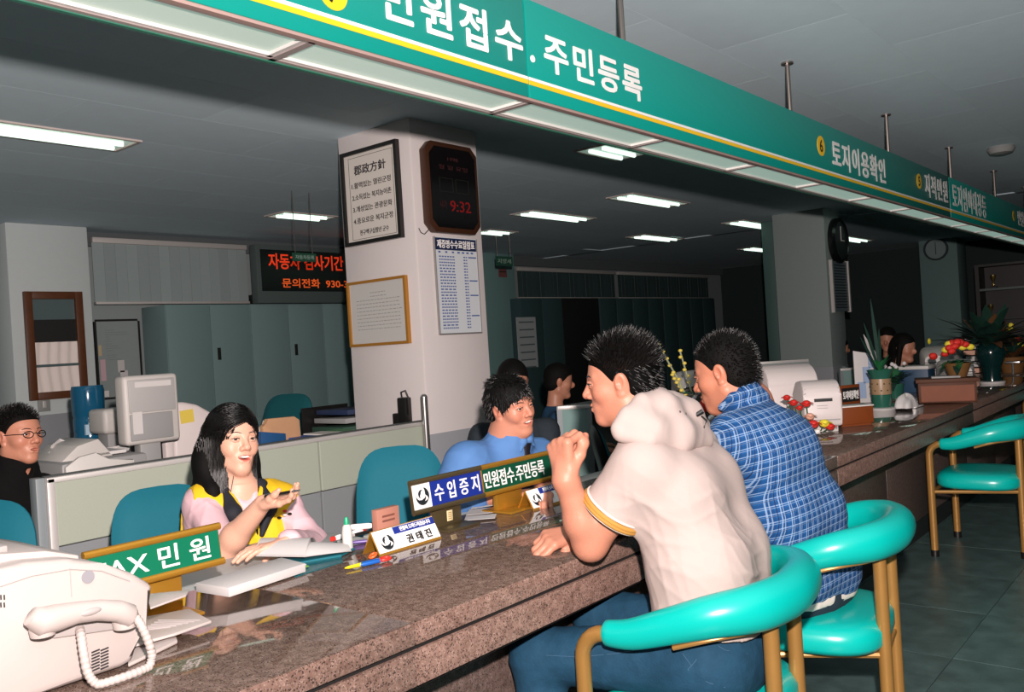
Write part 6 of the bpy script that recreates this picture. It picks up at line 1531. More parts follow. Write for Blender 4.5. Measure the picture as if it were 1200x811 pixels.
def hair_cap(H, top=.006, side=.004, fringe=.062, nape=-.07, temple=.03, sc2=1.):
    """implicit hair mass in head space"""
    S = SDF(); S2 = H
    def el(c, r, k=.01, sub=False): S.el(H.w(c), V3(r) * H.s, k * H.s, H.R, sub)
    el((0, -.020, .040), (.075 + side, .094 + side, .084 + top), .01); el((0, -.045, -.02), (.066 + side, .060 + side, .062), .02)
    el((0, .112, fringe - .098), (.066, .072, .104), .012, True)
    for x in (-1, 1):
        el((x * .085, .016 + temple * .2, -.055), (.030, .040, .050), .008, True); el((x * .088, -.014, -.008), (.022, .023, .034), .006, True)
    S.cut(H.d((0, .35, -1)), H.w((0, -.06, nape)))
    return S
def hairline_fn(Sh, H): return lambda Pl: Sh.at(H.wn(Pl)) / H.s
def hair_obj(parent, H, Sh, n, flow, L, w0, seed, h=.003, droop=0., mat=None, name='hair', nf=1., filt=None, skin=None):
    mat = mat or m_hairs; V, Q = Sh.mesh(h); N = vnormals(V, Q); rs = np.random.RandomState(seed); idx = rs.choice(len(V), n)
    P = V[idx]; Pl = H.l(P); Nl = N[idx]; out = ((Pl - np.array([0, -.02, .03])) * (N[idx] @ H.R)).sum(1) > 0; ok = out
    if filt is not None: ok &= filt(Pl)
    if skin is not None: ok &= skin.at(P + Nl * .001) > .0025
    P, Pl, Nl = P[ok], Pl[ok], Nl[ok]; fl = flow(Pl); d = Nl * nf + fl @ H.R.T + rs.normal(0, .14, P.shape); LL = rs.uniform(L[0], L[1], len(P)) * H.s
    v, q = strands(name, P - Nl * .003, d, LL, w0, mat, parent, droop=droop, rs=rs)
    o = npmesh(name, np.concatenate([V, v]), np.concatenate([Q, q + len(V)]), [m_hairm, mat], parent); mi = np.zeros(len(o.data.polygons), np.int32); mi[len(Q):] = 1
    o.data.polygons.foreach_set('material_index', mi); return o
def box_of(c, r): c = V3(c); return c - r, c + r
def ring(parent, name, c, axis, r, tube_r, mat, sx=1., n=40, up=(0, 0, 1)):
    a, b, d = frame(axis, up); g = G(); c = Vector(c)
    g.tube([c + a * r * sx * math.cos(t) + b * r * math.sin(t) for t in np.linspace(0, 2 * math.pi, n + 1)[:-1]], tube_r, 10, closed=True); return g.done(name, mat, parent, ang=80)
def lerp(a, b, t): return V3(a) * (1 - t) + V3(b) * t
m_denim = M('denim', '#1b3f56', .8, var=.28, scale=38, bump=.15, bscale=160, spec=.2); m_stitch = M('denim_stitch', '#335570', .8)
m_shoe = M('shoe_dark', '#2a2522', .5); m_sole = M('shoe_sole', '#b5b0a6', .6)
def shoe(parent, ankle, toe_dir):
    a = V3(ankle); d = nrm([toe_dir[0], toe_dir[1], 0]); S = SDF(); h = V3([a[0], a[1], .04]); t = h + d * .17 + V3([0, 0, -.008])
    S.rc(h - d * .05, t, .042, .036, .02); S.rc(h, V3([a[0], a[1], .10]), .045, .048, .03); S.cut((0, 0, -1), (0, 0, .012)); o = cloth(S, 'shoe', .006, m_shoe, parent)
    g = G(); s = np.cross([0, 0, 1], d); P = []
    for t_ in np.linspace(0, 2 * math.pi, 25)[:-1]: P.append(tuple((h + d * (.06 + .125 * math.cos(t_)) + s * (.043 * math.sin(t_)))[:2]))
    g.prism(P, (0, 0, 0), XV, YV, ZV, .016); g.done('sole', m_sole, o)
def legs(parent, hipL, hipR, kneeL, kneeR, ankL, ankR, mat, r=(.092, .068, .052), pel=None, name='trousers', fold=(5, .004, [(0, 0, 1), (1, 1, 0)], 40), toe=(-1, 0, 0)):
    S = SDF(); S.rc(hipL, hipR, .115, .115, .05)
    for a, b, c in ((hipL, kneeL, ankL), (hipR, kneeR, ankR)):
        S.chain([a, b], [r[0], r[1]], .05); S.chain([b, lerp(b, c, .35), V3(c) + V3([0, 0, .0])], [r[1], r[1] * .93, r[2]], .03)
    if pel is not None: S.rc(lerp(hipL, hipR, .5), pel, .125, .125, .05)
    S.cut((0, 0, -1), (0, 0, .045)); S.cut((0, 0, 1), (0, 0, V3(pel)[2] + .05 if pel is not None else 9))
    o = cloth(S, name, .0065, mat, parent, fold)
    for a in (ankL, ankR): shoe(parent, a, toe)
    return o, S

# ---------------------------------------------------------------- man in the cream hooded shirt (front customer)
fA = nrm([-.985, -.17, 0]); lA = nrm(np.cross([0, 0, 1], fA)); up = V3([0, 0, 1])
P0 = V3([-1.02, 1.945, .56])
man = thing('person', 'man in a cream hooded shirt on the front stool, elbow on counter, fist raised', 'person', (P0[0], P0[1], 0), 0, None)
SL = V3(atD(752, 548, 2.08)); SR = SL - lA * .35 + up * .0; U = (SL + SR) / 2
EL = V3(atD(692, 640, 2.14)); EL[2] = CZ + .044
WL = V3(atD(663, 562, 2.10)); FIST_d = nrm(up * 1.0 - V3(RIGHT_H) * .12)
HA = Head(atD(726, 447, 2.20), -104, -6, 0, .885)
parA = dict(smile=0, openm=0, lip='#a8655c', lipmix=.55)
ShA = hair_cap(HA, .012, .007, .060, -.085, .03); parA['hairline'] = hairline_fn(ShA, HA)
S = SDF(); head_sdf(S, HA, 1.0)
nb = lerp(U, HA.w((0, -.03, -.06)), .30)
S.chain([HA.w((0, -.028, -.05)), HA.w((0, -.032, -.09)), nb], [.056, .055, .066], .03)
S.chain([nb, lerp(U, P0, .5), P0], [.08, .09, .09], .05); S.rc(lerp(SL, U, .2), lerp(SR, U, .2), .05, .05, .05)
S.chain([SL, EL], [.050, .041], .02); S.chain([EL, lerp(EL, WL, .35), WL], [.041, .042, .027], .02)
ER = V3([-1.30, 2.13, CZ + .05]); HR_w = V3(atZ(674, 624, CZ + .036)); HR_d = nrm(V3(atZ(638, 634, CZ + .03)) - HR_w)
S.chain([SR, ER], [.05, .044], .02); S.chain([ER, lerp(ER, HR_w, .4), HR_w], [.041, .041, .027], .02)
nA = nrm(V3(RIGHT_H) * .75 + V3(FWD_H) * .65)
S.rc(WL, WL + FIST_d * .03, .031, .024, .02)
TL = hand(S, WL, FIST_d, nA, True, curl=(78, 95, 55), thumb=(.35, .8, .55), tcurl=35, sc_=1.02)
TR = hand(S, HR_w, HR_d, V3([-.35, .1, -1]), False, curl=(38, 60, 40), thumb=(.4, .8, .6), tcurl=30, sc_=.98)
bl = [(*box_of(HA.c, .175), .0022), (*box_of(WL + FIST_d * .06, .10), .0026), (*box_of(HR_w + HR_d * .06, .10), .0026)]
body = body_mesh(S, bl, .006, man, [(HA, parA)], '#c2826a', m_skin)
face_parts(man, HA, S)
rsA = lambda Pl: np.stack([Pl[:, 0] * 0 + 2.0 * Pl[:, 0], -.75 + 6. * (Pl[:, 1] > .03) * .12, .65 + 0 * Pl[:, 0]], 1)
hair_obj(man, HA, ShA, 3000, rsA, (.014, .034), .0024, 3, filt=lambda Pl: (Pl[:, 2] > .03), skin=S)
hair_obj(man, HA, ShA, 1500, lambda Pl: np.stack([0 * Pl[:, 0], -.8 + 0 * Pl[:, 0], -.7 + 0 * Pl[:, 0]], 1), (.012, .022), .0022, 13, filt=lambda Pl: (Pl[:, 2] <= .04), nf=.3, skin=S, name='side_hair')
# hooded shirt
m_shirtA = M('cream_cotton', '#b5a49e', .85, var=.03, scale=9, bump=.06, bscale=300, spec=.2)
T = SDF(); Bk = -fA
c1 = lerp(U, P0, .20) + Bk * .02; c2_ = lerp(U, P0, .58) + Bk * .035; c3_ = P0 + up * .035 + Bk * .0
for s in (-1, 1):
    T.chain([c1 + lA * s * .088, c2_ + lA * s * .082, c3_ + lA * s * .075], [.104, .106, .112], .06)
T.rc(c1 + lA * .09, c1 - lA * .09, .11, .11, .06); T.rc(c2_ + lA * .078, c2_ - lA * .078, .106, .106, .06); T.rc(c3_ + lA * .07, c3_ - lA * .07, .115, .115, .06)
T.rc(SL, SR, .066, .066, .06); T.rc(nb, U, .075, .09, .05)
cu = lerp(SL, EL, .60); T.rc(SL, lerp(SL, EL, .95), .070, .080, .035, clip=(nrm(EL - SL), cu))
cuR = lerp(SR, ER, .6); T.rc(SR, lerp(SR, ER, .9), .070, .076, .035, clip=(nrm(ER - SR), cuR))
hd = V3(atD(772, 478, 2.17)); hb = V3(atD(806, 500, 2.22)); hl = V3(atD(730, 500, 2.10))
HO = SDF()
HO.chain([V3(atD(x, y, d)) for x, y, d in ((722, 500, 2.06), (735, 486, 2.08), (752, 471, 2.11), (770, 461, 2.18), (798, 466, 2.27))], [.007, .012, .015, .015, .012], .030)
HO.chain([V3(atD(x, y, d)) for x, y, d in ((728, 503, 2.07), (750, 490, 2.09), (776, 479, 2.14), (804, 486, 2.22), (822, 499, 2.28))], [.009, .020, .034, .036, .024], .035)
HO.chain([V3(atD(x, y, d)) for x, y, d in ((735, 508, 2.07), (765, 506, 2.08), (795, 508, 2.13), (822, 511, 2.22))], [.016, .026, .032, .026], .04)
HO.chain([V3(atD(x, y, d)) for x, y, d in ((728, 510, 2.055), (760, 516, 2.055), (796, 522, 2.11), (828, 519, 2.21))], [.009, .012, .014, .011], .030)
HO.chain([HA.w((0, -.03, -.075)), HA.w((0, .0, -.13))], [.052, .056], .012, True)
T.chain([hl, V3(atD(752, 490, 2.15)), V3(atD(775, 490, 2.19)), V3(atD(800, 505, 2.23))], [.022, .036, .044, .040], .04)
cloth(HO, 'hood', .0042, m_shirtA, man, (23, .0026, [(.6, .5, .3), (.8, .4, -.2)], 26))
T.chain([HA.w((.0, -.03, -.088)), HA.w((0, -.01, -.12))], [.050, .052], .01, True)
TT = SDF(); TT.ops = list(T.ops)
axs = nrm(EL - SL)
def cut_sleeve(Sd, c, ax, r):
    """end a sleeve: subtract a capsule beyond the cuff"""
    Sd.rc(V3(c) + ax * .115, V3(c) + ax * .30, .115, .115, .004, True)
T.cut(nrm(V3([.0, 0, -1]) + fA * .15), P0 + up * .055)
cloth(T, 'hooded_shirt', .0048, m_shirtA, man, (21, .0085, [(.2, .3, 1), (1, .2, .6), (.3, .6, .8)], 36, [(atD(748, 602, 2.02), .07), (atD(765, 685, 1.98), .11), (atD(875, 665, 2.05), .10), (atD(830, 600, 2.05), .06)]))
m_gold2 = M('cuff_gold', '#b9853a', .8); m_whitec = M('cuff_white', '#e2d5cc', .8)
for off, nm, mt, rr_ in ((-.012, 'cuff_band', m_gold2, .0085), (.0, 'cuff_edge', m_whitec, .0045), (-.022, 'cuff_edge', m_whitec, .004)):
    for k in range(2 if nm == 'cuff_band' else 1): ring(man, nm, cu + axs * (off + .007 * k), axs, .0765, rr_ * .75, mt)
# toggle and eyelets
tg = V3(atD(820, 488, 2.17)); tg = HO.project([tg], np.array(FWD_H), .12, 24)[0]
g = G(); g.tube([Vector(tg) - RIGHT_H * .012 + ZV * .0, Vector(tg) + RIGHT_H * .010 + ZV * .012], .006, 8); g.tube([Vector(tg) + RIGHT_H * .006, Vector(tg) + RIGHT_H * .018 - ZV * .012, Vector(tg) + RIGHT_H * .01 - ZV * .03], .0022, 6); g.done('cord_toggle', m_black, man)
e_ = HO.project([V3(atD(798, 483, 2.1)), V3(atD(806, 486, 2.1))], np.array(FWD_H), .1, 24)
for q in e_: g = G(); g.sph(q, .003, u=8, v=6); g.done('eyelet', M('eyelet_metal', '#6a6460', .3, metal=.7), man)
# side stripe on the sleeve
# jeans
hipL, hipR = P0 + lA * .085 + up * -.035, P0 - lA * .085 + up * -.035
kL = V3([-1.415, 1.735, .505]); kR = V3([-1.42, 2.02, .53]); aL = V3([-1.36, 1.70, .10]); aR = V3([-1.36, 1.97, .10])
tro, ST = legs(man, hipL, hipR, kL, kR, aL, aR, m_denim, (.088, .068, .058), P0 + up * .075, 'jeans')
def stitch(parent, pts, D0, mat, Sd, r=.0009):
    P = np.array([V3(atD(x, y, D0)) for x, y in pts]); dirs = P - EYE; Q = []
    for p, d in zip(P, dirs): Q.append(Sd.project([p], nrm(d), .35, 30)[0])
    g = G(); g.tube([Vector(q) for q in Q], r, 6); return g.done('seam', mat, parent)
for pts in ([(640, 768), (680, 770), (720, 766), (760, 760), (790, 752)], [(826, 752), (815, 775), (806, 785)], [(806, 785), (830, 800), (850, 806)], [(800, 766), (810, 780)], [(830, 750), (850, 762), (876, 766)]): stitch(man, pts, 2.0, m_stitch, ST)

# ---------------------------------------------------------------- man in the blue checked shirt
fB = nrm([-.965, .26, 0]); lB = nrm(np.cross([0, 0, 1], fB)); PB = V3([-1.07, 2.60, .56])
manB = thing('person', 'man in a blue checked shirt seen from behind on the second stool', 'person', (PB[0], PB[1], 0))
HB = Head(atD(848, 438, 2.70), -122, -14, -4, .96); parB = dict(lip='#a8655c', lipmix=.5)
ShB = hair_cap(HB, .010, .006, .056, -.08, .03); parB['hairline'] = hairline_fn(ShB, HB)
SLb = V3(atD(860, 514, 2.56)); SRb = SLb - lB * .225 - up * .02; Ub = (SLb + SRb) / 2; nbB = V3(atD(876, 474, 2.74))
S = SDF(); head_sdf(S, HB, 1.05); S.chain([HB.w((0, -.028, -.05)), HB.w((0, -.030, -.09)), nbB - up * .03], [.054, .048, .038], .03); S.chain([nbB, lerp(Ub, PB, .5), PB], [.08, .09, .09], .05); S.rc(lerp(SLb, Ub, .3) - up * .08, lerp(SRb, Ub, .3) - up * .08, .035, .035, .04)
ELb = V3([-1.36, 2.42, CZ + .05]); ERb = V3([-1.42, 2.86, CZ + .05]); WLb = V3([-1.55, 2.55, CZ + .04]); WRb = V3([-1.58, 2.76, CZ + .04])
for a, b, c in ((SLb, ELb, WLb), (SRb, ERb, WRb)): S.chain([V3(a) - up * .07 + fB * .02, b], [.04, .042], .02); S.chain([b, lerp(b, c, .4), c], [.045, .045, .030], .02)
hand(S, WLb, V3([-.9, .4, 0]), V3([0, 0, -1]), True, (25, 35, 25)); hand(S, WRb, V3([-.9, -.3, 0]), V3([0, 0, -1]), False, (25, 35, 25))
body_mesh(S, [(*box_of(HB.c, .172), .0026), (*box_of(WLb + V3([-.06, .03, 0]), .11), .0035), (*box_of(WRb + V3([-.06, -.02, 0]), .11), .0035)], .008, manB, [(HB, parB)], '#bb7a60', m_skin); face_parts(manB, HB, S)
hair_obj(manB, HB, ShB, 3000, lambda Pl: np.stack([0 * Pl[:, 0], -.35 + 0 * Pl[:, 0], -.25 + .6 * (Pl[:, 2] > .07)], 1), (.010, .018), .0022, 5, nf=.8, skin=S)
m_plaid = plaid('blue_check', '#1a5088', '#93a9c2', '#113868', .022)
T = SDF(); Bk = -fB; c1 = lerp(Ub, PB, .12) + Bk * .03; c2_ = lerp(Ub, PB, .55) + Bk * .035; c3_ = PB + up * .0 + Bk * .02
for s in (-1, 1): T.chain([c1 + lB * s * .055, c2_ + lB * s * .068, c3_ + lB * s * .072], [.096, .098, .112], .06)
for c, w_, r in ((c1, .05, .094), (c2_, .06, .098), (c3_, .065, .112)): T.rc(c + lB * w_, c - lB * w_, r, r, .06)
T.rc(SLb, SRb, .068, .060, .06); T.rc(nbB, Ub, .066, .10, .06)
for a, b, c in ((SLb, ELb, WLb), (SRb, ERb, WRb)): T.chain([a, lerp(a, b, .95)], [.073, .066], .04); T.chain([b, lerp(b, c, .75)], [.062, .05], .02)
T.chain([HB.w((0, -.045, -.085)), nbB + up * .0], [.060, .066], .02)
T.rc(HB.w((0, -.02, -.085)), HB.w((0, .02, -.135)), .05, .05, .008, True)
T.cut(nrm(V3([0, 0, -1]) + fB * .1), PB + up * -.055)
uax = lB; vax = nrm(nbB - PB); cloth(T, 'checked_shirt', .0055, m_plaid, manB, (33, .006, [(0, .3, 1), (1, .4, .2)], 22), (PB, uax, vax))
C_ = SDF(); nbk = HB.w((0, -.045, -.088)); 
col_pts = [HB.w((-.058, .015, -.105)), HB.w((-.062, -.03, -.088)), HB.w((-.035, -.075, -.082)), HB.w((0, -.088, -.082)), HB.w((.035, -.075, -.082)), HB.w((.062, -.03, -.088)), HB.w((.058, .015, -.105))]
C_.chain(col_pts, [.012, .017, .018, .018, .018, .017, .012], .01); C_.chain([q_ + nrm(nbB - HB.c) * .028 for q_ in col_pts], [.012, .018, .02, .02, .02, .018, .012], .015); cloth(C_, 'collar', .0045, m_plaid, manB, None, (PB, uax, vax))
W_ = SDF(); W_.rc(c3_ + lB * .07 - up * .04, c3_ - lB * .07 - up * .04, .112, .112, .05); W_.cut((0, 0, -1), PB + up * -.085); W_.cut((0, 0, 1), PB + up * -.03); cloth(W_, 'undershirt_hem', .007, m_whitec, manB, (4, .005, [(1, 1, 0)], 30))
hipL, hipR = PB + lB * .085 - up * .04, PB - lB * .085 - up * .04
legs(manB, hipL, hipR, V3([-1.38, 2.45, .54]), V3([-1.40, 2.86, .54]), V3([-1.38, 2.5, .1]), V3([-1.38, 2.84, .1]), M('trousers_navy', '#1d2a3a', .8), (.088, .066, .055), PB - up * .01, 'trousers')

# ---------------------------------------------------------------- woman in the yellow vest
HW = Head(atD(274, 517, 2.75), 44, 4, 5, .88); parW = dict(smile=.8, openm=.9, lip='#b5473f', lipmix=.85)
fW = nrm(np.array(-FWD_H) * .80 + np.array(RIGHT_H) * .60); rW = np.cross(fW, up)
SRw = V3(atD(236, 590, 2.70)); SLw = V3(atD(332, 590, 2.83)); Uw = (SRw + SLw) / 2; PW = V3([Uw[0] - .10, Uw[1] - .03, .52])
wom = thing('person', 'woman with long black hair in a yellow vest and pink shirt pointing with a pen', 'person', (PW[0], PW[1], 0))
nbW = lerp(Uw, HW.w((0, -.03, -.08)), .35)
S = SDF(); head_sdf(S, HW, .94, smile=.8, openm=.9, nose=.95); S.chain([HW.w((0, -.025, -.05)), HW.w((0, -.03, -.09)), nbW - up * .01], [.046, .041, .040], .03); S.chain([nbW, lerp(Uw, PW, .5), PW], [.06, .08, .09], .05)
S.rc(lerp(SRw, Uw, .2), lerp(SLw, Uw, .2), .04, .04, .05)
ERw = V3(atD(262, 645, 2.52)); WRw = V3(atD(308, 590, 2.44)); HRd = nrm(V3(atD(350, 582, 2.40)) - WRw)
ELw = V3(atD(366, 640, 2.72)); WLw = V3(atZ(338, 635, CZ + .040)); HLd = nrm(V3(atZ(284, 646, CZ + .034)) - WLw)
S.chain([SRw, ERw], [.040, .036], .02); S.chain([ERw, lerp(ERw, WRw, .3), WRw], [.037, .037, .024], .02)
S.chain([SLw, ELw], [.040, .036], .02); S.chain([ELw, WLw], [.036, .024], .02)
TW = hand(S, WRw, HRd, nrm(up * .9 - np.array(FWD_H) * .35), False, curl=(10, 30, 20), thumb=(.15, .9, .45), tcurl=10, sc_=.80)
hand(S, WLw, HLd, V3([0, 0, -1]), True, (8, 16, 12), sc_=.82, spread=.3)
ShW = hair_cap(HW, .012, .010, .066, -.09, .03); parW['hairline'] = hairline_fn(ShW, HW)
body_mesh(S, [(*box_of(HW.c, .172), .0021), (*box_of(WRw + HRd * .06, .09), .0026), (*box_of(WLw + HLd * .06, .09), .003)], .006, wom, [(HW, parW)], '#d6a48c', m_skin)
face_parts(wom, HW, S, .8, .9, (.15, 1, -.02), .8, teeth=True)
# long hair: implicit mass plus flowing locks
HS = SDF(); HS.ops = list(ShW.ops); HS.cuts = []
Hl = lambda p: HW.w(p)
for x, fr in ((-1, .0), (1, .0)):
    HS.chain([Hl((x * .070, -.012, .05)), Hl((x * .080, -.050, -.015)), Hl((x * .086, -.045, -.09)), Hl((x * .082, .002, -.17)), Hl((x * .074, .040, -.25))], [.016, .020, .024, .024, .010], .02)
    HS.chain([Hl((x * .05, -.06, .03)), Hl((x * .066, -.072, -.06)), Hl((x * .075, -.06, -.17)), Hl((x * .065, -.05, -.24))], [.035, .040, .038, .02], .03)
HS.chain([Hl((0, -.08, .02)), Hl((0, -.095, -.08)), Hl((0, -.09, -.22))], [.04, .045, .03], .03)
V, Q = HS.mesh(.0035); N = vnormals(V, Q)
rs = np.random.RandomState(8); Pl = HW.l(V); Nl = N @ HW.R
cand = np.where((Pl[:, 2] > -.02) & (Nl[:, 2] > -.5) & (((Pl - np.array([0, -.02, .03])) * Nl).sum(1) > 0))[0]; idx = rs.choice(cand, 2600)
P = Pl[idx] + Nl[idx] * .001; path = [P.copy()]; ec, er = np.array([0, -.02, .04]), np.array([.089, .108, .099])
for k in range(26):
    sx = np.sign(P[:, 0] + .012); d = np.stack([sx * .9 * (P[:, 2] > 0.0), -.55 * (P[:, 2] > .0) * (P[:, 1] > -.05), -.5 - 1.0 * (P[:, 2] < .05)], 1)
    q = (P - ec) / er; nn = q / er; nn /= np.linalg.norm(nn, axis=1)[:, None]; hi_ = P[:, 2] > .02
    d = np.where(hi_[:, None], d - nn * (d * nn).sum(1)[:, None], np.stack([(sx * .086 - P[:, 0]) * 2.5, (np.clip(P[:, 1], -.09, np.where(P[:, 2] > -.09, -.032, .02)) - P[:, 1]) * 4 + .06 * (P[:, 2] < -.1) * (P[:, 1] > -.04), -np.ones(len(P))], 1)); d /= np.linalg.norm(d, axis=1)[:, None] + 1e-9
    P = P + d * .0155; q = (P - ec) / er; ln = np.linalg.norm(q, axis=1); P = np.where((P[:, 2] > .02)[:, None], ec + q / ln[:, None] * er, P)
    P[:, 0] += rs.normal(0, .0008, len(P)); path.append(P.copy())
PP = np.stack(path, 1); PP = HW.wn(PP.reshape(-1, 3)).reshape(PP.shape)
lens = rs.uniform(.75, 1, len(PP)); v, q = paths_mesh(PP, [.0016] * 22 + [.0014, .0011, .0008, .0005, .0003])
lh = npmesh('long_hair', np.concatenate([V, v]), np.concatenate([Q, q + len(V)]), [m_hairm, m_hairs], wom); mi = np.zeros(len(lh.data.polygons), np.int32); mi[len(Q):] = 1; lh.data.polygons.foreach_set('material_index', mi)
# pink shirt, yellow vest, navy collar
m_pink = M('pink_shirt', '#dcb6bc', .85, var=.03, bump=.05, bscale=200, spec=.2); m_vest = M('yellow_vest', '#e2b51e', .7, var=.05, scale=14, spec=.3); m_nav = M('navy_collar', '#14161f', .8)
def torsoW(g_):
    T = SDF(); c1 = lerp(Uw, PW, .16); c2_ = lerp(Uw, PW, .5); c3_ = PW + up * .03
    for s in (-1, 1): T.chain([c1 + rW * s * .07, c2_ + rW * s * .062, c3_ + rW * s * .075], [.085 + g_, .080 + g_, .095 + g_], .05)
    T.rc(c1 + rW * .08, c1 - rW * .08, .085 + g_, .085 + g_, .05)
    for s in (-1, 1): T.el(c1 + fW * .055 + rW * s * .058 - up * .055, (.055 + g_, .055 + g_, .055 + g_), .04)
    return T
T = torsoW(.0); T.rc(SRw, SLw, .048, .048, .05); T.rc(nbW, Uw, .052, .06, .04)
T.chain([SRw, lerp(SRw, ERw, .92)], [.049, .050], .03); T.chain([SLw, ELw, lerp(ELw, WLw, .97)], [.049, .048, .036], .03)
T.rc(lerp(SRw, ERw, .92) + nrm(ERw - SRw) * .085, lerp(SRw, ERw, 1.6) + nrm(ERw - SRw) * .085, .085, .085, .004, True)
T.rc(nbW + fW * .03 + up * .04, nbW + fW * .085 - up * .015, .034, .020, .008, True)
cloth(T, 'pink_shirt', .005, m_pink, wom, (41, .006, [(0, .2, 1), (.6, .4, .6)], 32))
T = torsoW(.014); T.rc(lerp(SRw, SLw, .0), lerp(SRw, SLw, 1.), .061, .061, .05); T.rc(nbW - up * .02, Uw, .056, .07, .04)
T.chain([nbW + up * .03, nbW + fW * .03 + up * .01, nbW + fW * .115 - up * .12], [.052, .048, .010], .01, True)
for s, sh in ((-1, SLw), (1, SRw)): T.rc(sh + rW * s * .088 + up * .01, sh + rW * s * .066 - up * .14, .066, .058, .012, True)
cloth(T, 'yellow_vest', .005, m_vest, wom, (43, .0065, [(0, .2, 1), (.6, .4, .6)], 30)); VEST = T
for s in (-1, 1):
    pts = [nbW - fW * .035 + rW * s * .045 + up * .022, nbW + fW * .03 + rW * s * .060 + up * .006, nbW + fW * .095 + rW * s * .055 - up * .055, nbW + fW * .118 + rW * s * .022 - up * .13]
    Cc = SDF(); Cc.chain(pts, [.017, .020, .026, .008], .015); cloth(Cc, 'navy_collar', .004, m_nav, wom)
zp = VEST.project([nbW + fW * .2 - up * z for z in (.15, .20, .25, .30, .35)], -fW, .05); g = G(); g.tube([Vector(p) for p in zp], .0025, 6); g.done('zip', M('zip_dull', '#8a7a3a', .5), wom)
q = VEST.project([V3(atD(285, 632, 2.55))], np.array(FWD_H), .1)[0]; g = G(); g.tube([Vector(q), Vector(q) - ZV * .03], .0035, 6); g.done('zip_pull', m_black, wom)
lg = VEST.project([V3(atD(x, y, 2.5)) for x, y in ((303, 625), (309, 622), (315, 621), (309, 617))], np.array(FWD_H), .1)
for q, mt in zip(lg, (m_black, m_whitec, m_black, m_red)): g = G(); g.sph(q, .0065, (1.3, 1, .7), 10, 6); g.done('badge_print', mt, wom)
er_ = HW.w((-.083, -.008, -.045)); g = G(); g.sph(er_, .004, u=8, v=6); g.done('earring', MC['chrome'], wom); er_ = HW.w((.083, -.008, -.045)); g = G(); g.sph(er_, .004, u=8, v=6); g.done('earring', MC['chrome'], wom)
pb = lerp(TW[0][1], TW[4][2], .5); g1 = V3(atD(302, 583, 2.43)); g2 = V3(atD(349, 574, 2.36)); mid_ = lerp(TW[0][2], TW[4][3], .5); dv = nrm(g2 - g1); L_ = np.linalg.norm(g2 - g1)
t = thing('pen', 'black and silver pen held in the hand of the woman in the yellow vest', 'pen', tuple(mid_)); a = mid_ - dv * .075; b = mid_ + dv * .055
g = G(); g.tube([Vector(a), Vector(a + dv * .1)], .0042, 10); g.done('barrel', m_black, t); g = G(); g.tube([Vector(a + dv * .1), Vector(b)], [.0042, .0012], 8); g.done('tip', MC['chrome'], t); g = G(); g.tube([Vector(a + up * .005), Vector(a + dv * .04 + up * .006)], .0012, 6); g.done('clip', MC['chrome'], t)
legs(wom, PW + rW * -.085 - up * .03, PW + rW * .085 - up * .03, PW + fW * .40 - rW * .09 + up * 0, PW + fW * .40 + rW * .09, PW + fW * .38 - rW * .09 - up * .42, PW + fW * .38 + rW * .09 - up * .42, M('skirt_dark', '#20222a', .8), (.08, .06, .045), PW, 'trousers', toe=tuple(fW))

# ---------------------------------------------------------------- clerk in the blue shirt
HK = Head(atD(600, 477, 3.10), 44, -2, -10, .86); parK = dict(smile=1., openm=.55, lip='#b0564c', lipmix=.7)
fK = nrm(np.array(-FWD_H) * .78 + np.array(RIGHT_H) * .62); rK = np.cross(fK, up)
SRk = V3(atD(546, 541, 3.02)); SLk = V3(atD(630, 536, 3.28)); Uk = (SRk + SLk) / 2; PK = V3([Uk[0] - .20, Uk[1] - .02, .52])
clk = thing('person', 'smiling clerk in a blue shirt and dark tie beside the near column', 'person', (PK[0], PK[1], 0))
nbK = lerp(Uk, HK.w((0, -.03, -.08)), .60); S = SDF(); head_sdf(S, HK, 1.0, smile=1., openm=.55); S.chain([HK.w((0, -.026, -.05)), HK.w((0, -.03, -.09)), nbK - up * .02], [.052, .050, .042], .03); S.chain([nbK, lerp(Uk, PK, .5), PK], [.07, .09, .09], .05); S.rc(lerp(SRk, Uk, .2), lerp(SLk, Uk, .2), .05, .05, .05)
ERk = V3([-2.10, 2.16, .80]); WRk = V3([-1.95, 2.25, .79]); ELk = V3(atD(640, 580, 3.12)); ELk[2] = .80; WLk = V3([-1.86, 2.36, .79])
for a, b, c in ((SRk, ERk, WRk), (SLk, ELk, WLk)): S.chain([a, b], [.048, .042], .02); S.chain([b, c], [.042, .028], .02)
hand(S, WRk, V3([.7, .6, 0]), V3([0, 0, -1]), False, (25, 35, 25)); hand(S, WLk, V3([.55, -.75, 0]), V3([0, 0, -1]), True, (25, 35, 25))
ShK = hair_cap(HK, .016, .012, .046, -.08, .03); parK['hairline'] = hairline_fn(ShK, HK)
body_mesh(S, [(*box_of(HK.c, .174), .0022), (*box_of(WRk + V3([.05, .05, 0]), .1), .0035), (*box_of(WLk + V3([.04, -.05, 0]), .1), .0035)], .008, clk, [(HK, parK)], '#c0826a', m_skin)
face_parts(clk, HK, S, 1., .55, (.15, 1, -.05), 1., teeth=True)
hair_obj(clk, HK, ShK, 2600, lambda Pl: np.stack([Pl[:, 0] * 6, .8 * (Pl[:, 1] > -.02) - .25, -.85 + .75 * (Pl[:, 2] > .1)], 1), (.020, .030), .0022, 6, nf=.05, droop=.06, filt=lambda Pl: (Pl[:, 2] > -.02), skin=S)
m_bshirt = M('blue_shirt', '#527bb0', .75, var=.04, scale=10, spec=.25)
T = SDF(); c1 = lerp(Uk, PK, .18); c2_ = lerp(Uk, PK, .58); c3_ = PK + up * .03
for s in (-1, 1): T.chain([c1 + rK * s * .088, c2_ + rK * s * .08, c3_ + rK * s * .08], [.105, .108, .112], .06)
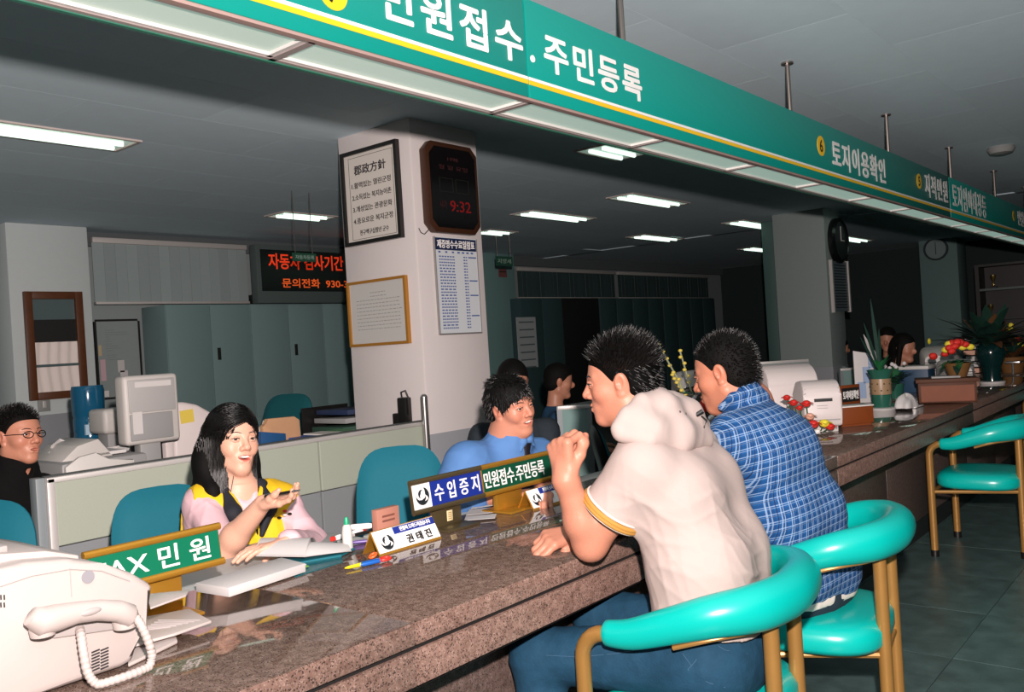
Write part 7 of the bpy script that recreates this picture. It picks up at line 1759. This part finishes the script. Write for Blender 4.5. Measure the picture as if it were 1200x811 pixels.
T.rc(c1 + rK * .09, c1 - rK * .09, .106, .106, .06); T.rc(SRk, SLk, .066, .066, .06); T.chain([HK.w((0, -.040, -.092)), HK.w((0, -.030, -.125)), Uk], [.060, .066, .09], .05)
T.chain([SRk - up * .01, ERk, lerp(ERk, WRk, .5)], [.060, .058, .052], .06); T.chain([SLk, ELk], [.070, .064], .035)
T.chain([HK.w((0, -.03, -.075)), HK.w((0, -.022, -.105)), HK.w((0, .035, -.135))], [.050, .046, .020], .008, True)
cloth(T, 'blue_shirt', .0052, m_bshirt, clk, (51, .007, [(0, .2, 1), (.7, .3, .5)], 28)); TK = T
for s in (-1, 1):
    Cc = SDF(); pts = [HK.w((s * .0, -.092, -.092)), HK.w((s * .045, -.075, -.094)), HK.w((s * .062, -.030, -.102)), HK.w((s * .050, .018, -.118)), HK.w((s * .016, .048, -.138)), HK.w((s * .040, .050, -.172))]; Cc.chain(pts, [.011, .012, .012, .012, .014, .005], .012); cloth(Cc, 'collar', .004, m_bshirt, clk)
kn = HK.w((0, .05, -.150)); tp = TK.project([kn + fK * .12 - up * z for z in (.0, .03, .09, .16, .23)], -fK, .08); g = G(); g.tube([Vector(p) for p in tp], [.018, .014, .022, .029, .031], 10, flat=.4, up=tuple(fK)); g.done('necktie', M('tie_dark', '#17131c', .5), clk)
legs(clk, PK + rK * -.085 - up * .03, PK + rK * .085 - up * .03, PK + fK * .38 - rK * .1, PK + fK * .38 + rK * .1, PK + fK * .36 - rK * .1 - up * .42, PK + fK * .36 + rK * .1 - up * .42, MC['skirt_dark'], (.085, .062, .05), PK, 'trousers', toe=tuple(fK))

# ---------------------------------------------------------------- man with glasses, black sweater
HG = Head(atD(23, 511, 3.45), 68, 2, 3, .92); parG = dict(openm=.25, lip='#a65c50', lipmix=.6)
fG = nrm(np.array(-FWD_H) * .75 + np.array(RIGHT_H) * .66); rG = np.cross(fG, up)
SRg = V3(atD(-24, 582, 3.36)); SLg = V3(atD(48, 580, 3.58)); Ug = (SRg + SLg) / 2; PG = V3([Ug[0] - .10, Ug[1] - .02, .52])
gls = thing('person', 'man with thin dark glasses and a black sweater at the left edge', 'person', (PG[0], PG[1], 0))
nbG = lerp(Ug, HG.w((0, -.03, -.08)), .40); S = SDF(); head_sdf(S, HG, .97, openm=.25); S.chain([HG.w((0, -.026, -.05)), HG.w((0, -.03, -.09)), nbG - up * .02], [.052, .050, .045], .03); S.chain([nbG, lerp(Ug, PG, .5), PG], [.07, .09, .09], .05); S.rc(lerp(SRg, Ug, .2), lerp(SLg, Ug, .2), .05, .05, .05)
ERg = SRg + V3([-.02, -.03, -.27]); ELg = SLg + V3([-.06, .03, -.27]); WRg = ERg + V3([-.02, .16, -.10]); WLg = ELg + V3([-.03, .18, -.06])
for a, b, c in ((SRg, ERg, WRg), (SLg, ELg, WLg)): S.chain([a, b], [.048, .042], .02); S.chain([b, c], [.042, .028], .02)
hand(S, WRg, V3([0, 1, -.3]), V3([0, -.3, -1]), False, (25, 35, 25)); hand(S, WLg, V3([0, 1, -.2]), V3([0, -.2, -1]), True, (25, 35, 25)); hG = nrm([-.1, .99, 0]); sG = np.cross(hG, up)
ShG = hair_cap(HG, .010, .006, .060, -.08, .03); parG['hairline'] = hairline_fn(ShG, HG)
body_mesh(S, [(*box_of(HG.c, .172), .0023)], .007, gls, [(HG, parG)], '#bb8068', m_skin); face_parts(gls, HG, S, 0, .25, (.1, 1, 0), 1.)
hair_obj(gls, HG, ShG, 2400, lambda Pl: np.stack([Pl[:, 0] * 2, .25 + 0 * Pl[:, 0], .45 + 0 * Pl[:, 0]], 1), (.010, .022), .0024, 9, nf=.8, filt=lambda Pl: (Pl[:, 2] > -.01), skin=S)
gl = bpy.data.objects.new('glasses', None); COL.objects.link(gl); gl.parent = gls; WM[gl.name] = wm(gls); gl.matrix_parent_inverse = wm(gls).inverted() if False else Matrix.Identity(4)
m_gfr = M('glasses_frame', '#15100e', .25)
for x in (-1, 1):
    c = (x * .032, .096, .003); g = G(); g.tube([Vector(HG.w((c[0] + .0215 * math.cos(a), c[1] - .006 * abs(math.cos(a)) * (1 if math.cos(a) * x > 0 else 0), c[2] + .0135 * math.sin(a)))) for a in np.linspace(0, 2 * math.pi, 25)[:-1]], .0018, 6, closed=True); g.done('rim', m_gfr, gl)
    g = G(); g.tube([Vector(HG.w(p)) for p in ((x * .053, .090, .006), (x * .068, .05, .007), (x * .078, -.005, .006))], .0018, 6); g.done('temple_arm', m_gfr, gl)
g = G(); g.tube([Vector(HG.w(p)) for p in ((-.011, .097, .006), (0, .100, .009), (.011, .097, .006))], .0016, 6); g.done('bridge', m_gfr, gl)
m_blk = M('black_knit', '#0c0b0c', .9, var=.2, scale=40, spec=.15); T = SDF(); c1 = lerp(Ug, PG, .18); c2_ = lerp(Ug, PG, .58); c3_ = PG + up * .03
for s in (-1, 1): T.chain([c1 + rG * s * .09, c2_ + rG * s * .085, c3_ + rG * s * .085], [.108, .112, .115], .06)
T.rc(c1 + rG * .09, c1 - rG * .09, .108, .108, .06); T.rc(SRg, SLg, .068, .068, .06); T.rc(nbG, Ug, .068, .085, .05); T.chain([SRg, ERg, lerp(ERg, WRg, .9)], [.070, .062, .05], .035); T.chain([SLg, ELg, lerp(ELg, WLg, .9)], [.070, .062, .05], .035)
T.chain([HG.w((0, -.040, -.096)), HG.w((0, -.030, -.135)), Ug], [.060, .068, .09], .05); T.chain([HG.w((0, -.03, -.075)), HG.w((0, -.022, -.105)), HG.w((0, .035, -.150))], [.050, .046, .020], .008, True)
cloth(T, 'black_sweater', .006, m_blk, gls, (61, .006, [(0, .2, 1), (.7, .3, .5)], 28))
legs(gls, PG + sG * -.085 - up * .03, PG + sG * .085 - up * .03, PG + hG * .38 - sG * .1, PG + hG * .38 + sG * .1, PG + hG * .36 - sG * .1 - up * .42, PG + hG * .36 + sG * .1 - up * .42, MC['skirt_dark'], (.085, .062, .05), PG, 'trousers', toe=tuple(hG))

# ---------------------------------------------------------------- far clerks
def far_person(label, px, D, yaw, shirt, shirt_col, hair=1., skin='#b07a62', long=False, lean=.05):
    H = Head(atD(*px, D), yaw, -8, 0, 1.0); f = H.d((0, 1, 0)); f = nrm([f[0], f[1], 0]); r = np.cross(f, up); c = H.c - f * lean
    Sh_ = hair_cap(H, .012, .008, .058, -.08, .03); par = dict(hairline=hairline_fn(Sh_, H)); sh = c - up * .27; pe = V3([c[0] - f[0] * .1, c[1] - f[1] * .1, .52])
    t = thing('person', label, 'person', (pe[0], pe[1], 0)); S = SDF(); head_sdf(S, H, 1., detail=D < 6)
    S.chain([H.w((0, -.026, -.05)), sh + up * .06], [.052, .06], .03); S.chain([sh, pe], [.09, .10], .05)
    sL, sR = sh - r * .18, sh + r * .18
    for s, a in ((-1, sL), (1, sR)): e = a + f * .12 - up * .26; S.chain([a, e], [.046, .04], .02); S.chain([e, e + f * .22 + up * .03], [.04, .028], .02); hand(S, e + f * .22 + up * .03, f, -up, s < 0, (25, 35, 25))
    body_mesh(S, [(*box_of(H.c, .17), .004)], .010, t, [(H, par)], skin, m_skin)
    V, Q = Sh_.mesh(.005); npmesh('hair', V, Q, m_hairm, t) if not long else None
    if long:
        Sh_.cuts = []; Sh_.chain([H.w((0, -.07, 0)), H.w((0, -.08, -.2))], [.07, .05], .03)
        for x in (-1, 1): Sh_.chain([H.w((x * .07, .0, .03)), H.w((x * .08, .0, -.16))], [.025, .02], .02)
        V, Q = Sh_.mesh(.005); npmesh('long_hair', V, Q, m_hairm, t)
    T = SDF(); T.chain([sh + up * .03, sh - up * .1, pe], [.09, .13, .13], .05); T.rc(sL, sR, .07, .07, .05)
    for a in (sL, sR): e = a + f * .12 - up * .26; T.chain([a, e, e + f * .15], [.068, .06, .05], .03)
    for s in (-1, 1): T.rc(sh - up * .1 + r * s * .07, pe + r * s * .07, .11, .11, .05)
    cloth(T, shirt, .010, M('cloth_' + shirt_col[1:], shirt_col, .8, spec=.2), t, (int(D * 10), .006, [(0, .2, 1), (1, .3, 0)], 26))
    legs(t, pe - r * .085 - up * .03, pe + r * .085 - up * .03, pe + f * .36 - r * .1, pe + f * .36 + r * .1, pe + f * .34 - r * .1 - up * .42, pe + f * .34 + r * .1 - up * .42, MC['skirt_dark'], (.085, .062, .05), pe, 'trousers', toe=tuple(f))
far_person('person with black hair mostly hidden behind the clerk in the blue shirt', (602, 450), 4.7, 15, 'dark_top', '#2b3238')
far_person('seated person in a dark blue top in profile beyond the pale teal low partition', (656, 447), 6.3, 95, 'dark_blue_top', '#22405a')
far_person('far seated person with black hair and dark suit behind the green vase', (1040, 398), 9.0, -35, 'dark_suit', '#1a1c20')
far_person('far seated woman with long black hair behind the grey monitors', (1060, 408), 7.6, 35, 'pale_blouse', '#9fb0b4', long=True)
far_person('far person with dark hair bending forward right of the second column', (985, 408), 10.2, 90, 'grey_shirt', '#7d8689')
